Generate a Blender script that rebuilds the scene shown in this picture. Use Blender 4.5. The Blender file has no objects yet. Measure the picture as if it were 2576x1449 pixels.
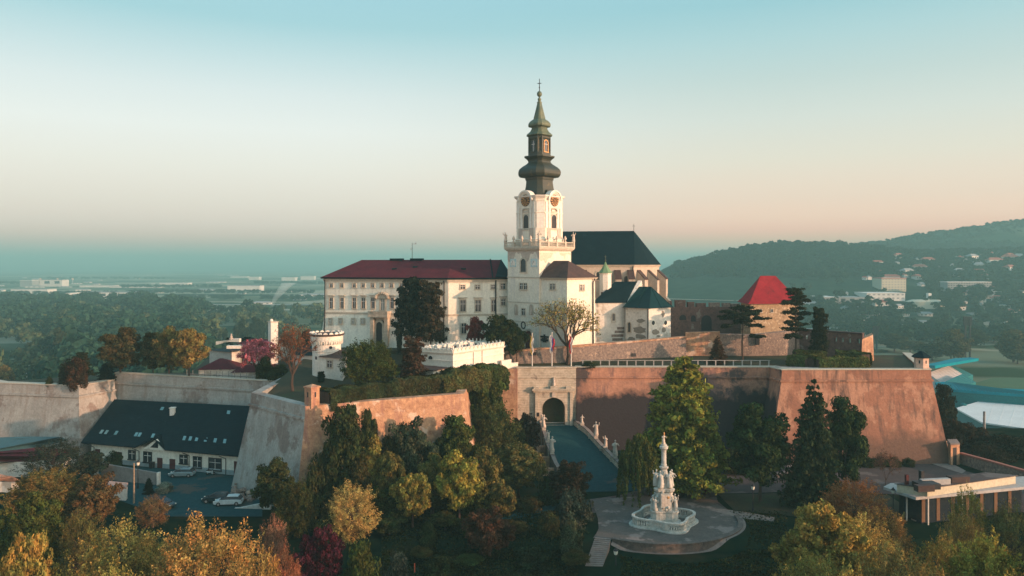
import bpy, bmesh, math, random
import numpy as np
from mathutils import Vector
R = math.radians
S = bpy.context.scene
COL = S.collection
# ---------------------------------------------------------------- camera
F, HX, HY, ZC = 1900.0, 1288.0, 665.0, 38.0
cd = bpy.data.cameras.new('camera'); cam = bpy.data.objects.new('camera', cd); COL.objects.link(cam)
cam.location = (0, 0, ZC); cam.rotation_euler = (R(90), 0, 0)
cd.sensor_width = 36; cd.lens = 36 * F / 2576; cd.shift_y = -(724.5 - HY) / 2576
cd.clip_start = 0.5; cd.clip_end = 40000
S.camera = cam
# ---------------------------------------------------------------- light
SUN_EL, SUN_AZ = 9.5, math.radians(-25)          # azimuth of the sun measured from +X
sd = Vector((math.cos(SUN_AZ) * math.cos(R(SUN_EL)), math.sin(SUN_AZ) * math.cos(R(SUN_EL)), math.sin(R(SUN_EL))))
sl = bpy.data.lights.new('sun', 'SUN'); sl.energy = 5.0; sl.angle = R(0.6); sl.color = (1.0, 0.57, 0.36)
so = bpy.data.objects.new('sun', sl); COL.objects.link(so); so.location = sd * 300
so.rotation_euler = sd.to_track_quat('Z', 'Y').to_euler()
W = bpy.data.worlds.new('World'); S.world = W; W.use_nodes = True
nt = W.node_tree; nt.nodes.clear()
def wn(t, **k):
    n = nt.nodes.new(t)
    for a, b in k.items(): setattr(n, a, b)
    return n
def ramp(n, stops):
    e = n.color_ramp.elements
    while len(e) > 1: e.remove(e[-1])
    e[0].position = stops[0][0]; e[0].color = (*stops[0][1], 1)
    for p, c in stops[1:]:
        x = e.new(p); x.color = (*c, 1)
def s2l(r, g, b):
    return tuple(((v / 255 + .055) / 1.055) ** 2.4 if v > 10 else v / 255 / 12.92 for v in (r, g, b))
tc = wn('ShaderNodeTexCoord'); sx = wn('ShaderNodeSeparateXYZ'); nt.links.new(tc.outputs['Generated'], sx.inputs[0])
rl, rr = wn('ShaderNodeValToRGB'), wn('ShaderNodeValToRGB')
for n_ in (rl, rr): nt.links.new(sx.outputs['Z'], n_.inputs[0])
ramp(rl, [(0.0, (0.8, 0.5, 0.43)), (0.014, (0.84, 0.52, 0.45)), (0.028, (0.92, 0.57, 0.48)), (0.035, (0.961, 0.625, 0.521)), (0.049, (0.936, 0.705, 0.611)), (0.0768, (0.895, 0.763, 0.667)), (0.1228, (0.864, 0.819, 0.74)), (0.168, (0.821, 0.842, 0.804)), (0.2122, (0.698, 0.774, 0.769)), (0.2551, (0.52, 0.682, 0.706)), (0.2945, (0.353, 0.594, 0.645)), (0.45, (0.28, 0.55, 0.69)), (1, (0.19, 0.46, 0.66))])
ramp(rr, [(0.0, (1.1, 0.62, 0.42)), (0.014, (1.15, 0.62, 0.4)), (0.03, (1.22, 0.62, 0.38)), (0.0425, (1.254, 0.626, 0.442)), (0.0575, (1.142, 0.7, 0.511)), (0.0824, (0.967, 0.701, 0.545)), (0.1316, (0.797, 0.724, 0.606)), (0.1799, (0.661, 0.699, 0.642)), (0.2269, (0.52, 0.636, 0.617)), (0.2723, (0.408, 0.604, 0.626)), (0.3139, (0.302, 0.548, 0.603)), (0.45, (0.28, 0.55, 0.69)), (1, (0.19, 0.46, 0.66))])
mr = wn('ShaderNodeMapRange'); mr.inputs[1].default_value = -.30; mr.inputs[2].default_value = .35
mr.interpolation_type = 'SMOOTHSTEP'; nt.links.new(sx.outputs['X'], mr.inputs[0])
mx = wn('ShaderNodeMix', data_type='RGBA'); nt.links.new(mr.outputs[0], mx.inputs[0])
nt.links.new(rl.outputs[0], mx.inputs[6]); nt.links.new(rr.outputs[0], mx.inputs[7])
# the bright low glow round the risen sun, well outside the picture on the right
gd = wn('ShaderNodeVectorMath', operation='DOT_PRODUCT'); nt.links.new(tc.outputs['Generated'], gd.inputs[0]); gd.inputs[1].default_value = tuple(sd)
glow = wn('ShaderNodeMapRange', interpolation_type='SMOOTHSTEP'); glow.inputs[1].default_value = .55; glow.inputs[2].default_value = 1.0; glow.inputs[4].default_value = 1.6; nt.links.new(gd.outputs['Value'], glow.inputs[0])
gb = wn('ShaderNodeBackground'); gb.inputs[0].default_value = (1, .84, .66, 1); nt.links.new(glow.outputs[0], gb.inputs[1])
sky = wn('ShaderNodeTexSky', sky_type='NISHITA'); sky.sun_disc = False; sky.sun_elevation = R(SUN_EL)
sky.sun_rotation = math.pi / 2 - SUN_AZ; sky.altitude = 200; sky.air_density = 1.2; sky.dust_density = 2
b1, b2, ad = wn('ShaderNodeBackground'), wn('ShaderNodeBackground'), wn('ShaderNodeAddShader')
nt.links.new(mx.outputs[2], b1.inputs[0]); b1.inputs[1].default_value = .80
nt.links.new(sky.outputs[0], b2.inputs[0]); b2.inputs[1].default_value = .006
nt.links.new(b1.outputs[0], ad.inputs[0]); nt.links.new(b2.outputs[0], ad.inputs[1])
ad2 = wn('ShaderNodeAddShader'); nt.links.new(ad.outputs[0], ad2.inputs[0]); nt.links.new(gb.outputs[0], ad2.inputs[1])
wo = wn('ShaderNodeOutputWorld'); nt.links.new(ad2.outputs[0], wo.inputs[0])
vs = S.view_settings; vs.view_transform = 'Standard'; vs.look = 'None'; vs.exposure = .5; vs.gamma = 1
S.render.engine = 'CYCLES'
cy = S.cycles; cy.use_denoising = True; cy.max_bounces = 8; cy.diffuse_bounces = 2; cy.glossy_bounces = 2
cy.transmission_bounces = 2; cy.transparent_max_bounces = 8; cy.volume_bounces = 4; cy.caustics_reflective = False; cy.caustics_refractive = False
# ---------------------------------------------------------------- materials
MATS = {}; GRAIN = .16
def mat(name, c1, c2=None, scale=.5, c3=None, s3=.12, t3=.56, rough=.9, bump=0, bs=4, stretch=(1,1,1), brick=None, metal=0, streak=None, spec=.2, amp=1, stain_shade=None):
    """two noise-mixed colours, an optional third in ragged patches, optional courses, streaks and bump"""
    if name in MATS: return MATS[name]
    m = bpy.data.materials.new(name); m.use_nodes = True; t = m.node_tree; N = t.nodes; L = t.links
    bs_ = N['Principled BSDF']; bs_.inputs['Roughness'].default_value = rough; bs_.inputs['Metallic'].default_value = metal
    bs_.inputs['Specular IOR Level'].default_value = spec
    g = N.new('ShaderNodeNewGeometry'); mp = N.new('ShaderNodeMapping'); mp.inputs['Scale'].default_value = stretch
    L.new(g.outputs['Position'], mp.inputs[0])
    def noise(sc, det=5, src=None):
        n = N.new('ShaderNodeTexNoise'); n.inputs['Scale'].default_value = sc; n.inputs['Detail'].default_value = det; n.inputs['Roughness'].default_value = .65
        L.new((src or mp).outputs[0], n.inputs['Vector']); return n
    def mapr(o, a, b):
        r = N.new('ShaderNodeMapRange'); r.inputs[1].default_value = a; r.inputs[2].default_value = b; L.new(o, r.inputs[0]); return r.outputs[0]
    def mix(f, a, b):
        x = N.new('ShaderNodeMix'); x.data_type = 'RGBA'; L.new(f, x.inputs[0])
        for i, v in ((6, a), (7, b)):
            if isinstance(v, tuple): x.inputs[i].default_value = (*v, 1)
            else: L.new(v, x.inputs[i])
        return x.outputs[2]
    c2 = c2 or tuple(v * .8 for v in c1)
    col = mix(mapr(noise(scale).outputs[0], .35, .68), c1, c2)
    if c3:
        col = mix(mapr(noise(s3, 7).outputs[0], t3, t3 + .05), col, c3)
    if streak:
        m2 = N.new('ShaderNodeMapping'); m2.inputs['Scale'].default_value = (1, 1, .12); L.new(g.outputs['Position'], m2.inputs[0])
        col = mix(mapr(noise(.8, 8, m2).outputs[0], .50, .66), col, streak)
    if stain_shade:
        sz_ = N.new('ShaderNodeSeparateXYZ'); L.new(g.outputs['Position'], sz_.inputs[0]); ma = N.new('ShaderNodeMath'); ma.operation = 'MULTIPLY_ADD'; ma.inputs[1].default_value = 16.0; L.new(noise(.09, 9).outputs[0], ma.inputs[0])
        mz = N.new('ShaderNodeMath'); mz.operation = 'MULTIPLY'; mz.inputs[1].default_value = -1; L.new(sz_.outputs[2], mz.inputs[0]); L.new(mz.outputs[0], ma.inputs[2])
        col = mix(mapr(ma.outputs[0], stain_shade[0], stain_shade[1]), col, stain_shade[2])
    hgt = noise(bs, 4).outputs[0]
    if brick:
        w = N.new('ShaderNodeTexWave'); w.wave_type = 'BANDS'; w.bands_direction = 'Z'; w.inputs['Scale'].default_value = brick
        w.inputs['Distortion'].default_value = .6; L.new(g.outputs['Position'], w.inputs['Vector'])
        d = N.new('ShaderNodeMix'); d.data_type = 'RGBA'; d.blend_type = 'MULTIPLY'; L.new(mapr(w.outputs['Fac'], 0, .35), d.inputs[0])
        d.inputs[0].default_value = .3
        v = N.new('ShaderNodeMix'); v.data_type = 'RGBA'; L.new(mapr(w.outputs['Fac'], 0, .3), v.inputs[0])
        v.inputs[6].default_value = (.72, .72, .72, 1); v.inputs[7].default_value = (1, 1, 1, 1)
        N.remove(d); d = N.new('ShaderNodeMix'); d.data_type = 'RGBA'; d.blend_type = 'MULTIPLY'; d.inputs[0].default_value = 1
        L.new(col, d.inputs[6]); L.new(v.outputs[2], d.inputs[7]); col = d.outputs[2]
    gn = noise(2.6, 8).outputs[0]; gm = N.new('ShaderNodeMapRange'); gm.inputs[1].default_value = .3; gm.inputs[2].default_value = .7; gm.inputs[3].default_value = 1 - GRAIN; gm.inputs[4].default_value = 1 + GRAIN; L.new(gn, gm.inputs[0])
    gv = N.new('ShaderNodeVectorMath'); gv.operation = 'SCALE'; L.new(col, gv.inputs[0]); L.new(gm.outputs[0], gv.inputs['Scale']); col = gv.outputs[0]
    L.new(col, bs_.inputs['Base Color'])
    if bump:
        b = N.new('ShaderNodeBump'); b.inputs['Strength'].default_value = bump; b.inputs['Distance'].default_value = .15
        L.new(hgt, b.inputs['Height']); L.new(b.outputs[0], bs_.inputs['Normal'])
    MATS[name] = m; return m
def foliage():
    m = bpy.data.materials.new('foliage'); m.use_nodes = True; t = m.node_tree; N = t.nodes; L = t.links; N.clear()
    oi = N.new('ShaderNodeObjectInfo'); g = N.new('ShaderNodeNewGeometry')
    r = N.new('ShaderNodeMapRange'); r.inputs[3].default_value = .55; r.inputs[4].default_value = 1.5; L.new(g.outputs['Random Per Island'], r.inputs[0])
    n = N.new('ShaderNodeTexNoise'); n.inputs['Scale'].default_value = .45; L.new(g.outputs['Position'], n.inputs['Vector'])
    r2 = N.new('ShaderNodeMapRange'); r2.inputs[1].default_value = .3; r2.inputs[2].default_value = .7; r2.inputs[3].default_value = .65; r2.inputs[4].default_value = 1.35; L.new(n.outputs[0], r2.inputs[0])
    a = N.new('ShaderNodeMath'); a.operation = 'MULTIPLY'; L.new(r.outputs[0], a.inputs[0]); L.new(r2.outputs[0], a.inputs[1])
    v = N.new('ShaderNodeVectorMath'); v.operation = 'SCALE'; L.new(oi.outputs['Color'], v.inputs[0]); L.new(a.outputs[0], v.inputs['Scale'])
    n3 = N.new('ShaderNodeTexNoise'); n3.inputs['Scale'].default_value = .8; n3.inputs['Detail'].default_value = 3; L.new(g.outputs['Position'], n3.inputs['Vector'])
    r3 = N.new('ShaderNodeMapRange'); r3.inputs[1].default_value = .38; r3.inputs[2].default_value = .62; L.new(n3.outputs[0], r3.inputs[0])
    tm = N.new('ShaderNodeMix'); tm.data_type = 'RGBA'; tm.inputs[6].default_value = (1.12,.92,.80,1); tm.inputs[7].default_value = (.86,1.07,.95,1); L.new(r3.outputs[0], tm.inputs[0])
    tint = N.new('ShaderNodeMix'); tint.data_type = 'RGBA'; tint.blend_type = 'MULTIPLY'; tint.inputs[0].default_value = 1; L.new(v.outputs[0], tint.inputs[6]); L.new(tm.outputs[2], tint.inputs[7])
    d = N.new('ShaderNodeBsdfDiffuse'); tr = N.new('ShaderNodeBsdfTranslucent'); mx_ = N.new('ShaderNodeMixShader'); mx_.inputs[0].default_value = .22
    for s in (d, tr): L.new(tint.outputs[2], s.inputs[0])
    L.new(d.outputs[0], mx_.inputs[1]); L.new(tr.outputs[0], mx_.inputs[2])
    o = N.new('ShaderNodeOutputMaterial'); L.new(mx_.outputs[0], o.inputs[0]); MATS['foliage'] = m; return m
FOL = foliage()
CREAM = mat('cream_plaster', (.80,.75,.62), (.73,.68,.56), .25, streak=(.60,.56,.47), rough=.95)
CREAM2 = mat('weathered_plaster', (.66,.62,.54), (.55,.51,.44), .5, c3=(.42,.37,.30), s3=.3, t3=.57, rough=.95, bump=.2)
NAVEP = mat('nave_plaster', (.50,.41,.32), (.40,.33,.26), .5, c3=(.32,.27,.22), s3=.3, t3=.6, rough=.95, bump=.2)
CANOPY = mat('canopy_sheet', (.42,.40,.37), (.34,.32,.30), .8)
TOWERP = mat('tower_plaster', (.74,.67,.54), (.66,.59,.47), .3, rough=.95, streak=(.62,.56,.48))
WHITE = mat('white_plaster', (.76,.70,.60), (.68,.62,.52), .4, rough=.9, streak=(.66,.61,.54))
TRIM = mat('stone_trim', (.52,.45,.35), (.42,.36,.28), 1.5, bump=.2)
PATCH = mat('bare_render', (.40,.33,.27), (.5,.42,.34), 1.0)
STONE = mat('sandstone', (.60,.50,.38), (.42,.34,.25), .9, c3=(.30,.24,.19), s3=.5, t3=.6, bump=.3, brick=.9)
RAMPL = mat('grey_rampart_render', (.37,.35,.31), (.27,.25,.22), .35, c3=(.21,.165,.14), s3=.16, t3=.555, streak=(.27,.225,.19), bump=.4, bs=2)
RAMPR = mat('red_rampart_render', (.54,.26,.16), (.28,.135,.09), .22, c3=(.085,.06,.055), s3=.085, t3=.50, streak=(.22,.12,.10), bump=.4, bs=2, stain_shade=(-4.4,-2.4,(.036,.027,.028)))  # dark lower part paints a cast shadow along with real black staining
RAMPB = mat('warm_rampart_render', (.34,.155,.095), (.25,.115,.075), .15, c3=(.40,.205,.13), s3=.16, t3=.52, streak=(.13,.075,.058), bump=.6, bs=2, stain_shade=(2.2,5.2,(.15,.085,.06)))
BRICK = mat('rubble_brick', (.56,.32,.18), (.30,.15,.09), 1.0, c3=(.60,.42,.30), s3=.35, t3=.56, streak=(.30,.15,.11), bump=.9, bs=5)
RUBBLE = mat('rubble_stone', (.30,.22,.17), (.13,.10,.09), 2.2, c3=(.42,.30,.22), s3=.9, t3=.6, bump=.8, bs=5)
RUBBLE2 = mat('ochre_rubble', (.42,.29,.17), (.24,.16,.10), 1.6, c3=(.48,.37,.25), s3=1.3, t3=.55, bump=.8, bs=4)
DARKBRICK = mat('dark_brick', (.17,.095,.075), (.085,.055,.05), 1.2, c3=(.22,.17,.14), s3=.6, t3=.58, bump=.5)
REDROOF = mat('red_tiles', (.115,.018,.026), (.075,.015,.022), .35, brick=1.6, rough=.8, c3=(.07,.02,.024), s3=.3, t3=.6, spec=.1)
REDROOF2 = mat('bright_red_tiles', (.27,.018,.026), (.19,.014,.02), .5, brick=1.6, rough=.85, c3=(.14,.016,.02), s3=.4, t3=.6, spec=.1)
SLATE = mat('dark_slate', (.004,.015,.020), (.006,.020,.026), .5, brick=1.5, rough=.8, c3=(.012,.03,.035), s3=.25, t3=.64, spec=.06)
BROWNROOF = mat('brown_shingle', (.085,.05,.042), (.05,.034,.032), .7, brick=1.5, rough=.8)
COPPER = mat('green_copper', (.12,.13,.07), (.055,.085,.055), .9, rough=.55, c3=(.05,.055,.035), s3=.5, t3=.57, spec=.4)
COPPERD = mat('dark_copper', (.040,.038,.020), (.018,.026,.020), .8, rough=.5, c3=(.09,.07,.032), s3=.6, t3=.6, spec=.4)
GREENROOF = mat('green_sheet_roof', (.002,.020,.021), (.004,.028,.028), 1, rough=.6, spec=.12)
GLASS = mat('dark_glass', (.015,.022,.03), (.03,.035,.04), 2, rough=.15, spec=.5)
GREYPANE = mat('pale_blind', (.33,.32,.28), (.26,.26,.23), 1)
WFRAME = mat('white_frame', (.62,.60,.54), (.5,.48,.43), 2)
DARK = mat('dark_metal', (.03,.03,.032), (.02,.02,.022), 3, rough=.5)
DOORRED = mat('oxblood_door', (.10,.025,.025), (.07,.018,.018), 2)
GOLD = mat('gilding', (.62,.34,.13), (.45,.22,.09), 3, rough=.4, metal=.3)
CLOCKD = mat('clock_black', (.045,.025,.02), (.03,.02,.018), 3)
DIAL = mat('pale_blue_dial', (.42,.58,.58), (.34,.50,.50), 2)
GRASS = mat('lawn', (.008,.020,.012), (.014,.026,.014), .35, c3=(.07,.055,.025), s3=.12, t3=.58, bump=.6, bs=3)
DRYGRASS = mat('dry_lawn', (.035,.035,.018), (.05,.042,.022), .4, c3=(.04,.05,.02), bump=.4)
ASPH = mat('asphalt', (.085,.06,.056), (.06,.048,.046), .4, c3=(.13,.105,.095), s3=.15, t3=.55)
TEALASPH = mat('dark_cobbles', (.008,.045,.052), (.014,.058,.063), 1.2, brick=None, c3=(.075,.065,.055), s3=.1, bump=.4, spec=.1)
PAVE = mat('plaza_paving', (.12,.10,.088), (.085,.075,.066), .5, c3=(.21,.17,.15), s3=.2, t3=.53, bump=.2)
PATHM = mat('pale_path', (.25,.20,.17), (.17,.135,.12), .8)
MARBLE = mat('pale_marble', (.52,.50,.44), (.38,.36,.31), 1.5, c3=(.36,.33,.28), s3=1.1, t3=.6, bump=.3)
STATUE = mat('statue_sandstone', (.62,.52,.42), (.45,.37,.30), 2, bump=.3)
BARK = mat('bark', (.085,.055,.04), (.05,.035,.028), 2.5, bump=.6, stretch=(2,2,.5))
PALEBARK = mat('pale_bark', (.30,.22,.15), (.2,.15,.1), 2.5, bump=.4)
STADB = mat('stadium_blue', (.0,.25,.30), (.0,.19,.24), .2, rough=.95, spec=.05)
STADG = mat('stadium_green_seats', (.01,.13,.14), (.02,.19,.19), 3)
HALLW = mat('hall_membrane', (.74,.70,.66), (.66,.62,.58), .1, rough=.7)
HALLS = mat('hall_side', (.10,.22,.22), (.08,.18,.18), .2)
FARW = mat('far_white', (.75,.72,.66), (.6,.58,.54), .05)
FARG = mat('far_grey', (.32,.33,.33), (.25,.26,.26), .05)
FARR = mat('far_red_roof', (.34,.12,.09), (.25,.09,.07), .05)
CONC = mat('concrete', (.34,.31,.28), (.26,.24,.22), 1, c3=(.2,.18,.17), s3=.4)
YELLOWP = mat('ochre_paint', (.50,.33,.10), (.42,.27,.09), 1)
LAMPG = mat('lamp_glass', (.75,.72,.6), (.7,.66,.55), 2, rough=.3)
CARSIL = mat('silver_car_paint', (.38,.46,.46), (.34,.42,.42), .5, rough=.25, metal=.5, spec=.5)
CARDK = mat('dark_car_paint', (.012,.025,.03), (.015,.03,.035), .5, rough=.2, spec=.5)
CARWH = mat('pale_car_paint', (.55,.60,.58), (.5,.55,.53), .5, rough=.25, spec=.5)
RUBBER = mat('rubber', (.012,.012,.013), (.018,.018,.018), 2)
CHIMRED = mat('chimney_red', (.42,.12,.08), (.3,.09,.06), 1)
def flatmat(n, c): return mat(n, c, tuple(v * .85 for v in c), 3)
# ---------------------------------------------------------------- projection helpers: a pixel and a distance make a point
def P(px, py, Y): return Vector(((px - HX) / F * Y, Y, ZC - (py - HY) / F * Y))
def X(px, Y): return (px - HX) / F * Y
def Z(py, Y): return ZC - (py - HY) / F * Y
def G(px, py, z=0.0):
    Y = (ZC - z) * F / (py - HY); return Vector((X(px, Y), Y, z))
# ---------------------------------------------------------------- mesh builder
class MB:
    def __init__(s): s.v = []; s.f = []
    def add(s, vs_, fs_):
        o = len(s.v); s.v += [tuple(v) for v in vs_]; s.f += [tuple(i + o for i in f) for f in fs_]; return s
    def poly(s, pts): return s.add(pts, [tuple(range(len(pts)))])
    def box(s, x0, x1, y0, y1, z0, z1, org=(0,0,0), rz=0):
        c, n = math.cos(rz), math.sin(rz)
        vs_ = [(org[0] + x*c - y*n, org[1] + x*n + y*c, org[2] + z) for z in (z0, z1) for x, y in ((x0,y0),(x1,y0),(x1,y1),(x0,y1))]
        return s.add(vs_, [(3,2,1,0),(4,5,6,7),(0,1,5,4),(1,2,6,5),(2,3,7,6),(3,0,4,7)])
    def ext(s, pts, d):
        """polygon swept along d"""
        n = len(pts); d = Vector(d); a = [Vector(p) for p in pts]; b = [p + d for p in a]
        return s.add(a + b, [tuple(range(n))[::-1], tuple(range(n, 2*n))] + [(i, (i+1) % n, n + (i+1) % n, n + i) for i in range(n)])
    def loft(s, rings, cap=True):
        n = len(rings[0]); vs_ = [p for r in rings for p in r]; fs_ = []
        for k in range(len(rings) - 1):
            for i in range(n):
                j = (i + 1) % n; fs_.append((k*n+i, k*n+j, (k+1)*n+j, (k+1)*n+i))
        if cap: fs_ += [tuple(range(n))[::-1], tuple((len(rings)-1)*n + i for i in range(n))]
        return s.add(vs_, fs_)
    def lathe(s, prof, n=16, c=(0,0,0), sy=1, rz=0):
        cr, sr = math.cos(rz), math.sin(rz); rings = []
        for r, z in prof:
            ring = []
            for i in range(n):
                a = 2 * math.pi * i / n; x, y = r * math.cos(a), r * math.sin(a) * sy
                ring.append((c[0] + x*cr - y*sr, c[1] + x*sr + y*cr, c[2] + z))
            rings.append(ring)
        return s.loft(rings)
    def tube(s, p0, p1, r0, r1=None, n=6):
        p0, p1 = Vector(p0), Vector(p1); r1 = r0 if r1 is None else r1; d = (p1 - p0)
        if d.length < 1e-6: return s
        q = d.to_track_quat('Z', 'Y'); rings = []
        for p, r in ((p0, r0), (p1, r1)):
            rings.append([p + q @ Vector((r*math.cos(2*math.pi*i/n), r*math.sin(2*math.pi*i/n), 0)) for i in range(n)])
        return s.loft(rings)
    def path(s, pts, rs, n=6):
        for i in range(len(pts) - 1): s.tube(pts[i], pts[i+1], rs[i], rs[i+1], n)
        return s
    def ball(s, c, r, sx=1, sy=1, sz=1, n=8, m=6):
        prof = [(r * math.sin(math.pi * k / m) + 1e-4, -r * sz * math.cos(math.pi * k / m)) for k in range(m + 1)]
        rings = [[(c[0] + a*math.cos(2*math.pi*i/n)*sx, c[1] + a*math.sin(2*math.pi*i/n)*sy, c[2] + z) for i in range(n)] for a, z in prof]
        return s.loft(rings)
    def build(s, name, m, parent=None, smooth=False, bevel=0):
        me = bpy.data.meshes.new(name); me.from_pydata(s.v, [], s.f); me.update()
        bm = bmesh.new(); bm.from_mesh(me); bmesh.ops.recalc_face_normals(bm, faces=bm.faces); bm.to_mesh(me); bm.free()
        if smooth: me.polygons.foreach_set('use_smooth', [True] * len(me.polygons))
        if m: me.materials.append(m)
        o = bpy.data.objects.new(name, me); COL.objects.link(o)
        if parent:
            o.parent = parent
            if parent.location.length > 0:
                o.matrix_parent_inverse = parent_inv(parent)
        if bevel:
            b = o.modifiers.new('bevel', 'BEVEL'); b.width = bevel; b.segments = 2; b.limit_method = 'ANGLE'
        return o
def pieces(mb, name, m, parent=None, smooth=False):
    """build every separate piece of a collected mesh as an object of its own"""
    par = list(range(len(mb.v)))
    def find(i):
        while par[i] != i: par[i] = par[par[i]]; i = par[i]
        return i
    for f in mb.f:
        for i in f[1:]: par[find(i)] = find(f[0])
    grp = {}
    for f in mb.f: grp.setdefault(find(f[0]), []).append(f)
    out = []
    for fs in grp.values():
        ids = sorted({i for f in fs for i in f}); mp = {i: k for k, i in enumerate(ids)}; p = MB(); p.add([mb.v[i] for i in ids], [tuple(mp[i] for i in f) for f in fs]); out.append(p.build(name, m, parent, smooth))
    return out
def parent_inv(p):
    from mathutils import Matrix
    m = Matrix.LocRotScale(p.location, p.rotation_euler, p.scale)
    return (parent_inv(p.parent) if p.parent else Matrix()) if False else m.inverted()
def thing(name, label, cat, loc=(0,0,0), group=None):
    o = bpy.data.objects.new(name, None); COL.objects.link(o); o.location = loc; o.empty_display_size = .5
    o['label'] = label; o['category'] = cat
    if group: o['group'] = group
    return o
def tag(o, label, cat, group=None):
    o['label'] = label; o['category'] = cat
    if group: o['group'] = group
    return o
def structure(o): o['kind'] = 'structure'; return o
def copy_tree(o, parent=None):
    kids = list(o.children); c = o.copy(); COL.objects.link(c)
    if parent: c.parent = parent
    for ch in kids: copy_tree(ch, c)
    return c
class Face:
    """a vertical facade running from a to b; windows are placed on it by where they are seen"""
    def __init__(s, a, b):
        s.a = Vector(a[:2]); s.b = Vector(b[:2]); s.L = (s.b - s.a).length; s.d = (s.b - s.a) / s.L; s.n = Vector((s.d.y, -s.d.x))
    def t(s, px):
        k = (px - HX) / F; return (k * s.a.y - s.a.x) / (s.d.x - k * s.d.y)
    def z(s, px, py): return Z(py, s.a.y + s.t(px) * s.d.y)
    def p(s, t, z, o=0): q = s.a + s.d * t + s.n * o; return Vector((q.x, q.y, z))
    def box(s, mb, t0, t1, z0, z1, o0, o1):
        vs_ = [s.p(t, z, o) for z in (z0, z1) for t, o in ((t0,o1),(t1,o1),(t1,o0),(t0,o0))]
        mb.add(vs_, [(3,2,1,0),(4,5,6,7),(0,1,5,4),(1,2,6,5),(2,3,7,6),(3,0,4,7)]); return mb
    def arch(s, mb, tc, w, z0, z1, o0, o1, n=10, inner=None):
        """round-headed slab (or surround when inner is the border width)"""
        def outl(w_, z1_): 
            r = w_ / 2; zs = z1_ - r
            return [(tc - r, z0)] + [(tc - r*math.cos(math.pi*i/n), zs + r*math.sin(math.pi*i/n)) for i in range(n+1)] + [(tc + r, z0)]
        if inner is None:
            mb.ext([s.p(t, z, o0) for t, z in outl(w, z1)], (s.n * (o1 - o0)).to_3d())
        else:
            A = outl(w, z1); B = outl(w - 2*inner, z1 - inner)
            for i in range(len(A) - 1):
                q = [A[i], A[i+1], B[i+1], B[i]]
                mb.ext([s.p(t, z, o0) for t, z in q], (s.n * (o1 - o0)).to_3d())
        return mb
def window(par, f, t, w, z0, z1, fr=.18, hood=False, cross=True, pane=None, arch=False, frame=None, sill=True, off=0):
    m = MB(); frame = frame or TRIM
    if arch:
        f.arch(m, t, w + 2*fr, z0, z1 + fr, off-.05, off+.14, inner=fr)
    else:
        for a, b, c, d in ((t-w/2-fr, t-w/2, z0, z1), (t+w/2, t+w/2+fr, z0, z1), (t-w/2-fr, t+w/2+fr, z1, z1+fr)): f.box(m, a, b, c, d, off-.05, off+.13)
    if sill: f.box(m, t-w/2-fr-.08, t+w/2+fr+.08, z0-.16, z0, off-.05, off+.24)
    if hood: f.box(m, t-w/2-fr-.2, t+w/2+fr+.2, z1+fr+.28, z1+fr+.5, off-.05, off+.4)
    o = m.build('window', frame, par)
    p = MB()
    if arch: f.arch(p, t, w, z0, z1, off-.05, off+.03)
    else: f.box(p, t-w/2, t+w/2, z0, z1, off-.05, off+.03)
    p.build('pane', pane or GLASS, o)
    if cross:
        c = MB(); f.box(c, t-.05, t+.05, z0, z1, off+.032, off+.07)
        zz = z0 + (z1-z0)*.66; f.box(c, t-w/2, t+w/2, zz-.05, zz+.05, off+.034, off+.075)
        c.build('glazing_bar', WFRAME, o)
    return o
def winpx(par, f, px0, px1, py0, py1, **k):
    t0, t1 = f.t(px0), f.t(px1); c = (px0+px1)/2
    return window(par, f, (t0+t1)/2, t1-t0, f.z(c, py1), f.z(c, py0), **k)
def offset(pts, d, closed=False):
    """mitred outward offset of an open or closed plan polyline, outward = right hand of travel"""
    n = len(pts); out = []
    seg = lambda i: (Vector(pts[(i+1) % n][:2]) - Vector(pts[i % n][:2])).normalized()
    for i in range(n):
        ds = []
        if closed or i > 0: ds.append(seg((i-1) % n))
        if closed or i < n-1: ds.append(seg(i))
        ns = [Vector((q.y, -q.x)) for q in ds]; m = sum(ns, Vector((0, 0))).normalized()
        c = max(.35, m.dot(ns[0])); out.append(Vector(pts[i][:2]) + m * (d / c))
    return out
def block(name, m, par, plan, z0, z1, grow=0):
    """closed plan extruded between two heights, base grown outward by grow"""
    b = offset(plan, grow, True) if grow else [Vector(p[:2]) for p in plan]
    return MB().loft([[(p[0], p[1], z0) for p in b], [(p[0], p[1], z1) for p in plan]]).build(name, m, par)
HAZE_D, HAZE_C = 3.1e-4, (.29,.565,.575)
# ================================================================ terrain
def interp(prof, x):
    if x <= prof[0][0]: return prof[0][1]
    for (a, b), (c, d) in zip(prof, prof[1:]):
        if x <= c: return b + (d - b) * (x - a) / (c - a)
    return prof[-1][1]
def sst(a, b, x):
    t = min(1, max(0, (x - a) / (b - a))); return t * t * (3 - 2 * t)
RID1 = [(1500,790),(1600,740),(1650,690),(1680,669),(1740,657),(1790,643),(1850,630),(1900,620),(1950,614),(2050,613),(2120,614),(2170,619),(2250,628),(2320,634),(2420,632),(2576,627),(2900,618),(3600,612)]
RID2 = [(1600,760),(1700,700),(1800,668),(1900,657),(2000,645),(2100,627),(2150,617),(2220,607),(2300,592),(2376,581),(2440,572),(2500,562),(2576,553),(2750,552),(3600,556)]
RID3 = [(-1200,672),(0,669),(150,667),(300,668),(430,665),(520,661),(650,663),(900,669),(1200,671),(1400,670),(1640,666),(1750,664),(3600,660)]
YR1, YF1, YR2, YF2, YR3, YF3 = 1490.0, 830.0, 1960.0, 1520.0, 13500.0, 9500.0
def lump(x, y, s):
    return (math.sin(x/s + 1.3*math.sin(y/s*.7)) + math.sin(y/s*1.3 + 2*math.sin(x/s*.6 + 1)) + .5*math.sin(x/s*2.7+y/s*1.9)) / 2.5
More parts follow.
